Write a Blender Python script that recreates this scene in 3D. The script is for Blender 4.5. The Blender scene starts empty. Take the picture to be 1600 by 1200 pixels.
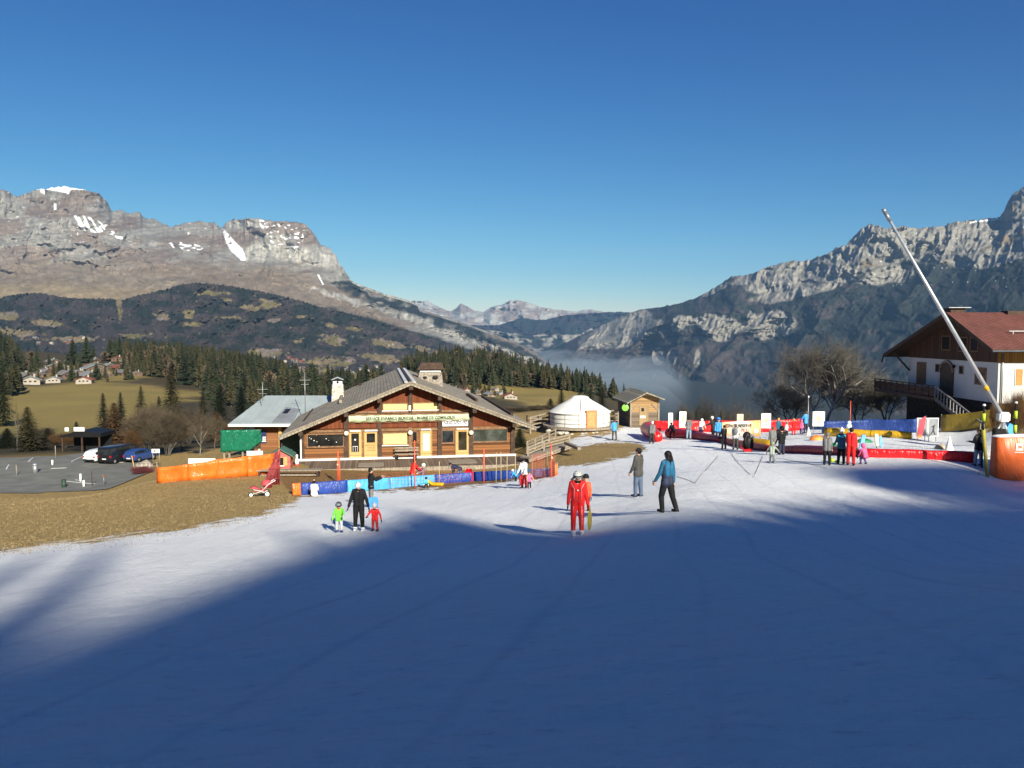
import bpy, bmesh, math, random
import numpy as np
from mathutils import Vector, Matrix, Quaternion

scene = bpy.context.scene
# ------------------------------------------------------------------ camera
F = 1250.0                      # focal length in pixels of a 1600 px wide frame
HZ = 520.0                      # row of the horizon
PITCH = math.atan((600 - HZ) / F)
cam_d = bpy.data.cameras.new('camera')
cam_d.sensor_width = 36; cam_d.lens = 36 * F / 1600
cam_d.clip_start = 0.1; cam_d.clip_end = 200000
cam = bpy.data.objects.new('camera', cam_d); scene.collection.objects.link(cam)
cam.location = (0, 0, 0); cam.rotation_euler = (math.pi / 2 - PITCH, 0, 0)
scene.camera = cam
# ------------------------------------------------------------------ light
SUN_AZ = math.radians(180 - 23)     # clockwise from +Y
SUN_EL = math.radians(25)
S = Vector((math.sin(SUN_AZ) * math.cos(SUN_EL), math.cos(SUN_AZ) * math.cos(SUN_EL), math.sin(SUN_EL)))
sd = bpy.data.lights.new('sun', 'SUN'); sd.energy = 5.0; sd.angle = math.radians(0.5); sd.color = (1.0, 0.95, 0.80)
sun = bpy.data.objects.new('sun', sd); scene.collection.objects.link(sun)
sun.rotation_euler = S.to_track_quat('Z', 'Y').to_euler(); sun.location = (0, -50, 80)
world = bpy.data.worlds.new('World'); scene.world = world; world.use_nodes = True
wt = world.node_tree; wt.nodes.clear()
sky = wt.nodes.new('ShaderNodeTexSky'); sky.sky_type = 'NISHITA'; sky.sun_disc = False
sky.sun_elevation = SUN_EL; sky.sun_rotation = SUN_AZ
sky.altitude = 1100; sky.air_density = 1.0; sky.dust_density = 0.3; sky.ozone_density = 2.5
bg = wt.nodes.new('ShaderNodeBackground'); bg.inputs[1].default_value = 0.1
wo = wt.nodes.new('ShaderNodeOutputWorld')
# colour response of the phone's sensor to the clear winter sky: each channel gets its own contrast
EXPO = 0.90
sep = wt.nodes.new('ShaderNodeSeparateColor'); com = wt.nodes.new('ShaderNodeCombineColor')
wt.links.new(sky.outputs[0], sep.inputs[0])
for i_, (g_, k_) in enumerate(((2.2, 10.5), (1.58, 4.6), (1.02, 2.3))):
    a_ = wt.nodes.new('ShaderNodeMath'); a_.operation = 'MULTIPLY'; a_.inputs[1].default_value = 0.0392
    c_ = wt.nodes.new('ShaderNodeMath'); c_.operation = 'MINIMUM'; c_.inputs[1].default_value = 0.40
    p_ = wt.nodes.new('ShaderNodeMath'); p_.operation = 'POWER'; p_.inputs[1].default_value = g_
    q_ = wt.nodes.new('ShaderNodeMath'); q_.operation = 'MULTIPLY'; q_.inputs[1].default_value = k_ / (0.1 * 2 ** EXPO)
    wt.links.new(sep.outputs[i_], a_.inputs[0]); wt.links.new(a_.outputs[0], c_.inputs[0]); wt.links.new(c_.outputs[0], p_.inputs[0])
    wt.links.new(p_.outputs[0], q_.inputs[0]); wt.links.new(q_.outputs[0], com.inputs[i_])
wt.links.new(com.outputs[0], bg.inputs[0]); wt.links.new(bg.outputs[0], wo.inputs[0])
scene.view_settings.view_transform = 'Standard'; scene.view_settings.look = 'None'
scene.view_settings.gamma = 1.0; scene.view_settings.exposure = EXPO
scene.render.engine = 'CYCLES'
cy = scene.cycles
cy.use_denoising = True; cy.max_bounces = 6; cy.diffuse_bounces = 3; cy.glossy_bounces = 3
cy.transparent_max_bounces = 8; cy.volume_bounces = 0; cy.transmission_bounces = 4
cy.sample_clamp_indirect = 5

# ------------------------------------------------------------------ helpers
rng = random.Random(7)
_tab = np.random.RandomState(11).rand(512, 512)
def vn(x, y, seed=0):
    x = np.asarray(x, float) + seed * 37.31; y = np.asarray(y, float) + seed * 91.77
    xi = np.floor(x).astype(int); yi = np.floor(y).astype(int)
    fx = x - xi; fy = y - yi
    fx = fx * fx * fx * (fx * (fx * 6 - 15) + 10); fy = fy * fy * fy * (fy * (fy * 6 - 15) + 10)
    a = _tab[xi & 511, yi & 511]; b = _tab[(xi + 1) & 511, yi & 511]
    c = _tab[xi & 511, (yi + 1) & 511]; d = _tab[(xi + 1) & 511, (yi + 1) & 511]
    return (a * (1 - fx) + b * fx) * (1 - fy) + (c * (1 - fx) + d * fx) * fy * 1.0
def fbm(x, y, o=5, seed=0, g=0.5, l=2.03):
    s = 0; a = 1; t = 0
    for i in range(o):
        s = s + a * (vn(x * l ** i, y * l ** i, seed + i * 7) * 2 - 1); t += a; a *= g
    return s / t
def ridged(x, y, o=5, seed=0, g=0.5):
    s = 0; a = 1; t = 0
    for i in range(o):
        n = 1 - np.abs(vn(x * 2.03 ** i, y * 2.03 ** i, seed + i * 5) * 2 - 1)
        s = s + a * n * n; t += a; a *= g
    return s / t
def sstep(a, b, x):
    t = np.clip((x - a) / (b - a), 0, 1); return t * t * (3 - 2 * t)
cp, sp = math.cos(PITCH), math.sin(PITCH)
def pt(px, py, D):
    """pixel -> world point at forward distance D (measurement of the photograph)"""
    u = (np.asarray(px, float) - 800) / F; v = (600 - np.asarray(py, float)) / F
    dy = cp + sp * v; dz = -sp + cp * v
    k = D / dy
    return u * k, dy * k, dz * k
def proj(x, y, z):
    f = y * cp - z * sp; f = np.where(np.abs(f) < 1e-3, 1e-3, f)
    return 800 + F * x / f, 600 - F * (y * sp + z * cp) / f

C = scene.collection
def mesh_from(name, verts, faces, smooth=False):
    me = bpy.data.meshes.new(name)
    me.from_pydata([tuple(v) for v in verts], [], faces); me.update()
    if smooth: me.polygons.foreach_set('use_smooth', [True] * len(me.polygons))
    return me
def grid_mesh(name, X, Y, Z, wrap=False, smooth=True):
    n, m = X.shape                       # rows, columns
    me = bpy.data.meshes.new(name)
    co = np.stack([X, Y, Z], -1).reshape(-1, 3).astype(np.float32)
    me.vertices.add(len(co)); me.vertices.foreach_set('co', co.ravel())
    i = np.arange(n - 1)[:, None]; j = np.arange(m if wrap else m - 1)[None, :]
    j2 = (j + 1) % m
    q = np.stack([i * m + j, i * m + j2, (i + 1) * m + j2, (i + 1) * m + j], -1).reshape(-1, 4).astype(np.int32)
    me.loops.add(q.size); me.loops.foreach_set('vertex_index', q.ravel())
    me.polygons.add(len(q)); me.polygons.foreach_set('loop_start', np.arange(0, q.size, 4, dtype=np.int32))
    me.polygons.foreach_set('loop_total', np.full(len(q), 4, dtype=np.int32))
    me.update(calc_edges=True); me.validate()
    if smooth: me.polygons.foreach_set('use_smooth', np.ones(len(me.polygons), bool))
    return me
def set_col(me, rgb, name='Col'):
    a = me.color_attributes.new(name, 'FLOAT_COLOR', 'POINT')
    c = np.ones((len(me.vertices), 4), np.float32); c[:, :3] = rgb.reshape(-1, 3)
    a.data.foreach_set('color', c.ravel())
def set_float(me, v, name):
    a = me.attributes.new(name, 'FLOAT', 'POINT'); a.data.foreach_set('value', v.ravel().astype(np.float32))
def link(name, me, mat=None, parent=None):
    o = bpy.data.objects.new(name, me); C.objects.link(o)
    if mat is not None:
        for m_ in (mat if isinstance(mat, (list, tuple)) else [mat]): me.materials.append(m_)
    if parent is not None: o.parent = parent
    return o
def tag(o, label=None, cat=None, group=None, kind=None):
    if label: o['label'] = label
    if cat: o['category'] = cat
    if group: o['group'] = group
    if kind: o['kind'] = kind
    return o
def empty(name, loc=(0, 0, 0), rz=0, label=None, cat=None, group=None):
    o = bpy.data.objects.new(name, None); C.objects.link(o); o.empty_display_size = 0.3
    o.location = loc; o.rotation_euler = (0, 0, rz); tag(o, label, cat, group)
    return o

# ------------------------------------------------------------------ materials
class NT:
    def __init__(s, mat): s.t = mat.node_tree
    def n(s, kind, **kw):
        nd = s.t.nodes.new(kind)
        for k, v in kw.items():
            if k.startswith('i_'):
                key = k[2:]; key = int(key) if key.isdigit() else key.replace('_', ' ')
                nd.inputs[key].default_value = v
            else: setattr(nd, k, v)
        return nd
    def l(s, a, b): s.t.links.new(a, b)
    def ramp(s, fac, stops):
        r = s.n('ShaderNodeValToRGB'); els = r.color_ramp.elements
        while len(els) > 1: els.remove(els[-1])
        els[0].position = stops[0][0]; els[0].color = (*stops[0][1], 1) if len(stops[0][1]) == 3 else stops[0][1]
        for p_, c_ in stops[1:]:
            e = els.new(p_); e.color = (*c_, 1)
        s.l(fac, r.inputs[0]); return r.outputs[0]
    def mix(s, fac, a, b, mode='MIX'):
        m = s.n('ShaderNodeMix', data_type='RGBA', blend_type=mode)
        for v, k in ((fac, 0), (a, 6), (b, 7)):
            if hasattr(v, 'is_linked') or isinstance(v, bpy.types.NodeSocket): s.l(v, m.inputs[k])
            else: m.inputs[k].default_value = v if k == 0 else (*v[:3], 1)
        return m.outputs[2]
    def math(s, op, a, b=0.0, c=None):
        m = s.n('ShaderNodeMath', operation=op)
        for v, k in ((a, 0), (b, 1), (c, 2)):
            if v is None: continue
            if isinstance(v, bpy.types.NodeSocket): s.l(v, m.inputs[k])
            else: m.inputs[k].default_value = v
        return m.outputs[0]
    def noise(s, scale, detail=4, rough=0.55, vec=None, obj=False, sc=None):
        t = s.n('ShaderNodeTexNoise'); t.inputs['Scale'].default_value = scale
        t.inputs['Detail'].default_value = detail; t.inputs['Roughness'].default_value = rough
        if vec is None:
            tc = s.n('ShaderNodeTexCoord'); vec = tc.outputs['Object']
        if sc is not None:
            mp = s.n('ShaderNodeMapping'); mp.inputs['Scale'].default_value = sc; s.l(vec, mp.inputs[0]); vec = mp.outputs[0]
        s.l(vec, t.inputs['Vector']); return t.outputs[0]
def new_mat(name):
    m = bpy.data.materials.new(name); m.use_nodes = True
    return m, NT(m), m.node_tree.nodes['Principled BSDF']
_mats = {}
def pm(name, col, rough=0.7, var=0.12, scale=6.0, bump=0.0, metal=0.0, bscale=None, sc=None, spec=None):
    """procedural painted / cloth / plastic material: colour with a little noise variation"""
    key = name
    if key in _mats: return _mats[key]
    m, t, b = new_mat(name)
    n = t.noise(scale, 5, 0.6, sc=sc)
    lo = tuple(max(0, c * (1 - var * 2.2)) for c in col); hi = tuple(min(1, c * (1 + var * 2.2)) for c in col)
    t.l(t.ramp(n, [(0.3, lo), (0.7, hi)]), b.inputs['Base Color'])
    b.inputs['Roughness'].default_value = rough; b.inputs['Metallic'].default_value = metal
    if spec is None and max(col) < 0.04: spec = 0.15
    if spec is not None: b.inputs['Specular IOR Level'].default_value = spec
    if bump:
        bn = t.n('ShaderNodeBump'); bn.inputs['Strength'].default_value = bump; bn.inputs['Distance'].default_value = 0.02
        n2 = t.noise(bscale or scale * 3, 4, 0.6, sc=sc); t.l(n2, bn.inputs['Height']); t.l(bn.outputs[0], b.inputs['Normal'])
    _mats[key] = m
    return m
# ================================================================== near and middle ground
def cross(x): return 0.08 * x
ctrl = []
def cpz(x, y, z): ctrl.append((math.atan2(x, y), math.hypot(x, y), z))
def cpp(px, py, D):
    x, y, z = pt(px, py, D); cpz(float(x), float(y), float(z))
for a in (-60, -35, 0, 35, 60):
    for r in (1.5, 4, 9):
        x, y = r * math.sin(math.radians(a)), r * math.cos(math.radians(a))
        cpz(x, y, -1.6 - 0.178 * y + cross(x))
for a in (-62, 62):
    for r in (20, 40):
        x, y = r * math.sin(math.radians(a)), r * math.cos(math.radians(a))
        cpz(x, y, -2.2 - 0.12 * y + 0.07 * x)
for p in [(902,836,21.2),(1045,800,21.8),(558,829,26.5),(998,776,29.6),(300,905,17),(300,838,28),(60,850,30),(1400,860,17),(1600,870,17),(1250,790,25),
          (1570,752,36),(1528,728,38),(1330,727,37.5),(1430,726,37.5),(1221,710,47),(1149,702,54),(1076,686,64),(1120,694,58),(960,687,70),(1025,694,62),(1206,722,42),(1100,745,34),(1200,760,30),
          (1500,688,57),(1400,684,58),(1300,686,58),(1200,682,66),(1100,678,74),(1230,674,76),
          (580,791,36),(465,773,45),(640,760,50.5),(716,754,52),(865,742,49),(822,762,43.5),(760,752,52),
          (470,722,61),(640,719,63),(803,714,65.5),(900,706,60),(905,668,80),(1000,669,82),(1060,664,86),(860,690,74),(740,660,95),
          (412,777,40),(430,752,52),(245,757,51),(330,752,51),(240,790,42),(100,795,45),(-100,800,45),
          (0,768,72),(180,766,70),(235,742,78),(160,721,92),(0,722,92),(-150,740,84),(235,718,93),(0,707,106),(235,708,104),
          (380,712,70),(330,722,78),
          (100,690,150),(250,686,160),(0,690,150),(150,675,220),(0,672,230),(300,662,230),(50,640,330),(250,636,340),(320,618,450),
          (0,604,520),(150,602,530),(280,612,520),(30,585,680),(150,584,680),(250,580,700),(0,553,850),(120,560,860),(230,566,860),(300,574,820),(400,592,760),(470,610,740),(520,622,780),
          (-200,560,850),(-300,600,520),(-300,680,180),
          (560,660,300),(480,640,450),(650,640,420),(700,612,620),(790,616,660),(870,604,760),(850,632,520),(900,640,520),(640,574,1000),(700,566,1050),(760,576,1050),(820,590,1000),(870,602,960),(920,617,900),(965,632,860),(1010,652,820),
          (820,664,250),(900,672,200),(760,668,200),(1050,690,140),(1000,680,160)]:
    cpp(*p)
for px_, D_, z_ in [(1150,140,-28),(1300,130,-22),(1450,120,-16),(1550,80,-7),(1640,64,-4.8),(1600,58,-6),(1450,78,-8.2),(1330,84,-9.6),(1600,130,-14),(1750,100,-6),
                    (1150,400,-110),(1350,400,-100),(1600,400,-80),(1900,400,-60),(1100,1000,-280),(1400,1000,-260),(1800,1000,-220),
                    (-400,1600,-150),(0,1600,-150),(300,1500,-170),(600,1600,-230),(850,1600,-260),(1100,2000,-450),(1600,2000,-420),(-300,3200,-500),(300,3200,-500),(800,3200,-500),(1300,3200,-500),(1900,3200,-500),(2300,1000,-180),(2300,3200,-500),(2300,300,-30)]:
    x_, y_ = (px_ - 800) / F * D_, D_
    cpz(x_, y_, z_)
ctrl = np.array(ctrl)
def _uw(a, r): return np.stack([a * 2.2, np.log(r)], -1)
def _q(z, r): return -z / (r + 8)
P_ = _uw(ctrl[:, 0], ctrl[:, 1]); Q_ = _q(ctrl[:, 2], ctrl[:, 1])
def _k(d2): return 0.5 * d2 * np.log(d2 + 1e-12)
def _solve():
    n = len(P_); A = np.zeros((n + 3, n + 3))
    d2 = ((P_[:, None] - P_[None]) ** 2).sum(-1); A[:n, :n] = _k(d2) + np.eye(n) * 2e-4
    A[:n, n] = 1; A[:n, n + 1:] = P_; A[n:, :n] = A[:n, n:].T
    return np.linalg.solve(A, np.concatenate([Q_, [0, 0, 0]]))
W_ = _solve()
def T_front(x, y):
    r = np.maximum(np.hypot(x, y), 1.0); a = np.clip(np.arctan2(x, y), -1.15, 1.15)
    p = _uw(a, np.minimum(r, 3200)); sh = r.shape; p = p.reshape(-1, 2); out = np.empty(len(p))
    for i in range(0, len(p), 40000):
        q = p[i:i + 40000]; d2 = ((q[:, None] - P_[None]) ** 2).sum(-1)
        out[i:i + 40000] = _k(d2) @ W_[:-3] + W_[-3] + q @ W_[-2:]
    z = -out.reshape(sh) * (np.minimum(r, 3200) + 8)
    return z
def T_back(x, y):
    z = -1.6 - 0.178 * np.minimum(y, 0) + cross(np.clip(x, -40, 40)) - 0.12 * np.clip(y, 0, 60)
    h = np.maximum(-y - 25, 0)
    z = z + 0.27 * np.minimum(h, 150) - 0.1 * np.maximum(h - 190, 0)
    return np.maximum(z, -480)
def terrain(x, y):
    x = np.atleast_1d(np.asarray(x, float)); y = np.atleast_1d(np.asarray(y, float))
    r = np.hypot(x, y)
    a = np.abs(np.degrees(np.arctan2(x, y)))
    w = 1 - sstep(52, 78, a)
    w = np.maximum(w, 0) * sstep(1.0, 3.0, r)
    z = w * T_front(x, y) + (1 - w) * T_back(x, y)
    far = sstep(2200, 3600, r); z = z * (1 - far) - 500 * far
    n = fbm(x / 9, y / 9, 4, 3) * 0.10 * sstep(8, 30, r) + (fbm(x / 1.6, y / 1.6, 3, 9) * 0.03 + fbm(x / 0.45, y / 0.35, 3, 29) * 0.014) * (1 - sstep(60, 100, r))
    n = n + fbm(x / 60, y / 60, 4, 5) * 2.2 * sstep(140, 400, r) + fbm(x / 300, y / 300, 4, 6) * 10 * sstep(500, 1200, r)
    return z + n
def gz(x, y): return float(terrain(x, y)[0])
def hit(px, py, dmax=2500):
    """ground point seen at a pixel of the photograph"""
    D = np.exp(np.linspace(math.log(3), math.log(dmax), 900))
    x, y, z = pt(px, py, D); g = terrain(x, y); s = z - g
    k = np.where(s <= 0)[0]
    if len(k) == 0: i = int(np.argmin(s)); return Vector((x[i], y[i], g[i]))
    i = k[0]
    if i == 0: return Vector((x[0], y[0], g[0]))
    lo, hi = D[i - 1], D[i]
    for _ in range(14):
        m = 0.5 * (lo + hi); X, Y, Z = pt(px, py, m)
        if Z - gz(X, Y) <= 0: hi = m
        else: lo = m
    X, Y, Z = pt(px, py, hi)
    return Vector((float(X), float(Y), gz(X, Y)))
def at_d(px, D):
    """ground point under pixel column px at forward distance D"""
    x = (px - 800) / F * D * 1.0
    z = gz(x, D); f = D * cp - z * sp; x = (px - 800) / F * f
    return Vector((x, D, gz(x, D)))

def poly_in(px, py, poly):
    inside = np.zeros(px.shape, bool); dist = np.full(px.shape, 1e9)
    n = len(poly)
    for i in range(n):
        x0, y0 = poly[i]; x1, y1 = poly[(i + 1) % n]
        if y0 != y1:
            c = ((y0 > py) != (y1 > py)) & (px < (x1 - x0) * (py - y0) / (y1 - y0) + x0); inside ^= c
        dx, dy = x1 - x0, y1 - y0; L = dx * dx + dy * dy + 1e-9
        t = np.clip(((px - x0) * dx + (py - y0) * dy) / L, 0, 1)
        dist = np.minimum(dist, np.hypot(px - x0 - t * dx, (py - y0 - t * dy)))
    return np.where(inside, dist, -dist)

# ground mesh: polar sheet centred on the viewer, reaching the horizon
az = np.radians(np.concatenate([np.arange(-41, 41, 0.11), np.arange(41, 319, 3.0)]))
rr = np.concatenate([[0.05, 0.5], np.exp(np.arange(math.log(1.0), math.log(150), 0.0135)), np.exp(np.arange(math.log(150), math.log(3200), 0.02)), [4500, 7000, 12000, 20000, 31000]])
R_, A_ = np.meshgrid(rr, az, indexing='ij')
GX, GY = R_ * np.sin(A_), R_ * np.cos(A_)
GZ = terrain(GX, GY)
ppx, ppy = proj(GX, GY, GZ)
front = GY > 1.0
SNOW = [(-900, 900), (0, 860), (120, 846), (200, 836), (330, 819), (420, 800), (462, 783), (470, 774), (560, 770), (640, 766), (760, 757), (866, 745), (872, 730), (935, 724), (975, 715), (1012, 703), (1000, 694), (960, 690), (900, 698), (884, 690), (905, 683), (945, 680), (975, 668), (1000, 663), (1040, 656), (1060, 658), (1200, 650), (1290, 650), (1440, 668), (1580, 676), (1640, 690), (2600, 700), (2600, 3000), (-900, 3000)]
sd_ = poly_in(ppx, ppy, SNOW) * np.clip(GY, 10, 60) / 30.0
snow = np.where(front & (R_ < 92), np.clip(sd_ / 24, -1, 1), -1)
snow = np.where((~front) | (R_ < 12), 1.0, snow)
snow = np.where((GY < -60), 0.0 , snow)
# meadow / wood floor / scrub colours (real ground cover, not shade)
straw = np.array([0.50, 0.34, 0.145]); olive = np.array([0.29, 0.215, 0.09]); scrub = np.array([0.085, 0.066, 0.04]); floor_ = np.array([0.045, 0.042, 0.026]); mud = np.array([0.24, 0.13, 0.06])
nn = (fbm(GX / 22, GY / 22, 5, 21) * 0.5 + 0.5)[..., None]
col = straw * (1 - nn) + olive * nn
nf = (fbm(GX / 90, GY / 60, 4, 33) * 0.5 + 0.5)[..., None]
farcol = np.array([0.33, 0.235, 0.085]) * nf + np.array([0.21, 0.18, 0.06]) * (1 - nf)
w_ = sstep(110, 180, R_)[..., None]; col = col * (1 - w_) + farcol * w_
far_w = sstep(1000, 1500, R_)[..., None]
MEADOWS = [[(-300, 596), (0, 600), (120, 598), (235, 602), (325, 612), (320, 622), (240, 640), (190, 668), (140, 690), (60, 690), (-60, 668), (-300, 672)],
           [(735, 600), (790, 598), (840, 604), (870, 601), (892, 610), (905, 622), (890, 634), (850, 640), (800, 624), (735, 612)],
           [(0, 575), (90, 600), (200, 598), (240, 590), (200, 570), (100, 570)]]
mm = np.full(R_.shape, -1e9)
for k_, mpoly in enumerate(MEADOWS): mm = np.maximum(mm, poly_in(ppx, ppy, mpoly) - (0 if k_ < 2 else 6))
mm = sstep(-6, 6, mm + fbm(GX / 30, GY / 30, 3, 12) * 12) * (R_ < 950)
mid = sstep(104, 125, R_) * (1 - mm)
ns = (fbm(GX / 40, GY / 40, 5, 44) * 0.5 + 0.5)[..., None]
sc_ = scrub * ns + floor_ * (1 - ns)
col = col * (1 - mid[..., None]) + sc_ * mid[..., None]
col = col * (1 - far_w) + np.array([0.03, 0.034, 0.03]) * far_w
muddy = (poly_in(ppx, ppy, [(425, 735), (560, 735), (820, 740), (866, 742), (866, 752), (760, 760), (560, 774), (460, 778)]) > 0)
muddy = (muddy & (R_ < 70) & front).astype(float)[..., None] * 0.8
col = col * (1 - muddy) + mud * muddy
me = grid_mesh('ground', GX, GY, GZ, wrap=True)
set_col(me, col); set_float(me, snow, 'snow')
m, t, b = new_mat('alpine ground')
at = t.n('ShaderNodeAttribute', attribute_name='snow'); ac = t.n('ShaderNodeAttribute', attribute_name='Col')
n1 = t.noise(0.8, 6, 0.62); n2 = t.noise(3.5, 5, 0.6); n3 = t.noise(0.12, 3, 0.5)
edge = t.math('ADD', at.outputs['Fac'], t.math('MULTIPLY', t.math('SUBTRACT', n1, 0.5), 1.7))
edge = t.math('ADD', edge, t.math('MULTIPLY', t.math('SUBTRACT', n2, 0.5), 0.7))
mask = t.n('ShaderNodeMapRange', i_1=-0.10, i_2=0.12); t.l(edge, mask.inputs[0])
grs = t.mix(0.75, ac.outputs['Color'], t.ramp(t.noise(7, 5, 0.7), [(0.3, (0.45, 0.45, 0.42)), (0.7, (1.45, 1.4, 1.3))]), 'MULTIPLY')
grs = t.mix(0.5, grs, t.ramp(n2, [(0.3, (0.55, 0.58, 0.55)), (0.7, (1.4, 1.35, 1.25))]), 'MULTIPLY')
snc = t.ramp(n3, [(0.3, (0.87, 0.87, 0.865)), (0.7, (0.95, 0.945, 0.94))])
spk = t.ramp(t.noise(5, 6, 0.8, sc=(0.6, 1.5, 1)), [(0.30, (0.62, 0.65, 0.68)), (0.42, (0.98, 0.98, 0.98)), (0.7, (1.06, 1.06, 1.05))])  # dark dashes stand in for self-shadow of the lumps, put into the colour
snc = t.mix(0.8, snc, spk, 'MULTIPLY')
trk = t.n('ShaderNodeTexWave', wave_type='BANDS', bands_direction='X'); trk.inputs['Scale'].default_value = 0.22; trk.inputs['Distortion'].default_value = 14; trk.inputs['Detail'].default_value = 4; trk.inputs['Detail Scale'].default_value = 0.25
tc = t.n('ShaderNodeTexCoord'); mp = t.n('ShaderNodeMapping'); mp.inputs['Rotation'].default_value = (0, 0, 0.35); mp.inputs['Scale'].default_value = (1, 0.35, 1); t.l(tc.outputs['Object'], mp.inputs[0]); t.l(mp.outputs[0], trk.inputs[0])
tp = t.math('POWER', trk.outputs['Fac'], 60.0)
snc = t.mix(t.math('MULTIPLY', tp, t.math('MULTIPLY', t.math('POWER', t.noise(0.25, 3, .6), 2.0), 0.7)), snc, (0.50, 0.55, 0.62))
t.l(t.mix(mask.outputs[0], grs, snc), b.inputs['Base Color'])
b.inputs['Roughness'].default_value = 0.85; b.inputs['Specular IOR Level'].default_value = 0.15
# snow relief: packed lumps and drag marks running down the piste
hs = t.math('ADD', t.math('MULTIPLY', t.noise(1.6, 9, 0.78, sc=(0.6, 1.3, 1)), 2.2), t.math('MULTIPLY', t.noise(5, 6, 0.8, sc=(0.7, 1.4, 1)), 0.9))
hs = t.math('ADD', hs, t.math('MULTIPLY', tp, -0.06))
hg = t.math('MULTIPLY', t.noise(11, 5, 0.75), 1.0)
hm = t.n('ShaderNodeMix', data_type='FLOAT'); t.l(mask.outputs[0], hm.inputs[0]); t.l(hg, hm.inputs[2]); t.l(hs, hm.inputs[3])
bn = t.n('ShaderNodeBump', i_Strength=0.7, i_Distance=0.13); t.l(hm.outputs[0], bn.inputs['Height']); t.l(bn.outputs[0], b.inputs['Normal'])
tag(link('ground', me, m), kind='structure')
del R_, A_, GX, GY, GZ

# ================================================================== mountains
def col_interp(px, cols):
    """cols: list of (px, [(py, D), ...]) -> arrays (nk, npx) of py and D"""
    xs = np.array([c[0] for c in cols], float); K = len(cols[0][1])
    PY = np.stack([np.interp(px, xs, [c[1][k][0] for c in cols]) for k in range(K)])
    DD = np.stack([np.interp(px, xs, [c[1][k][1] for c in cols]) for k in range(K)])
    return PY, DD
LASTG = []
def massif(name, cols, skyline, px0, px1, step, rows, disp, albedo, jag, seed=0, back=(0.25, 0.35)):
    px = np.arange(px0, px1, step)
    PY, DD = col_interp(px, cols)
    PY[-1] = np.interp(px, [s_[0] for s_ in skyline], [s_[1] for s_ in skyline])
    for k in range(len(PY) - 2, -1, -1): PY[k] = np.maximum(PY[k], PY[k + 1] + 1.0)
    PY[-1] += jag(px)
    YY = []; ZZ = []
    for k in range(len(PY) - 1):
        n = rows[k]; tt = np.linspace(0, 1, n, endpoint=(k == len(PY) - 2))[:, None]
        YY.append(PY[k] * (1 - tt) + PY[k + 1] * tt); ZZ.append(DD[k] * (1 - tt) + DD[k + 1] * tt)
    YY = np.concatenate(YY); ZZ = np.concatenate(ZZ); PX = np.broadcast_to(px, YY.shape)
    dd = disp(PX, YY)
    ZZ = ZZ * (1 + dd)
    rgb = albedo(PX, YY, dd)
    X, Y, Z = pt(PX, YY, ZZ); LASTG[:] = [px0, step, YY, ZZ]
    # far side of the mountain falls away behind its crest
    bx, by, bz, bc = [X], [Y], [Z], [rgb]
    cx, cyy, cz = X[-1], Y[-1], Z[-1]; top = cz
    for i, f_ in enumerate((0.015, 0.05, 0.14, 0.3)):
        k_ = 1 + f_ * (1 + 0.2 * fbm(px / 30, px * 0 + i, 3, seed))
        bx.append((cx * k_)[None]); by.append((cyy * k_)[None])
        bz.append((-520 + (top + 520) * (1 - (f_ / 0.3) ** 0.8))[None]); bc.append(rgb[-1:])
    X, Y, Z, rgb = np.concatenate(bx), np.concatenate(by), np.concatenate(bz), np.concatenate(bc)
    me = grid_mesh(name, X, Y, Z); set_col(me, rgb)
    return me
def lin(xs, *pairs):
    return np.interp(xs, [p_[0] for p_ in pairs], [p_[1] for p_ in pairs])
def blob(px, py, cx, cyy, rx, ry, sl=0.0):
    yy = py - cyy - sl * (px - cx)
    return np.clip(1.3 - np.hypot((px - cx) / rx, yy / ry), 0, 1)
def mixc(a, b, w): return a * (1 - w[..., None]) + b * w[..., None]
def rock_mat(name, sc_):
    m, t, b = new_mat(name)
    ac = t.n('ShaderNodeAttribute', attribute_name='Col')
    n = t.noise(sc_, 8, 0.7); n2 = t.noise(sc_ * 0.35, 6, 0.65, sc=(1, 1, 3.5))
    c_ = t.mix(0.4, ac.outputs['Color'], t.ramp(n, [(0.3, (0.6, 0.6, 0.6)), (0.7, (1.4, 1.4, 1.4))]), 'MULTIPLY')
    c_ = t.mix(0.5, c_, t.ramp(n2, [(0.3, (0.7, 0.7, 0.72)), (0.7, (1.3, 1.28, 1.25))]), 'MULTIPLY')
    t.l(c_, b.inputs['Base Color']); b.inputs['Roughness'].default_value = 0.95; b.inputs['Specular IOR Level'].default_value = 0.05
    bn = t.n('ShaderNodeBump', i_Strength=0.4, i_Distance=30.0); t.l(n, bn.inputs['Height']); t.l(bn.outputs[0], b.inputs['Normal'])
    return m
rockm = rock_mat('mountain rock', 0.012)
GREY = np.array([0.225, 0.21, 0.185]); PALE = np.array([0.40, 0.38, 0.335]); BROWN = np.array([0.175, 0.135, 0.095]); PURP = np.array([0.175, 0.14, 0.115]); TAN = np.array([0.235, 0.18, 0.105])
FOR = np.array([0.022, 0.026, 0.022]); BARE = np.array([0.050, 0.042, 0.040]); WHITE = np.array([0.86, 0.87, 0.88]); OLIVE = np.array([0.17, 0.145, 0.06])

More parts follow.
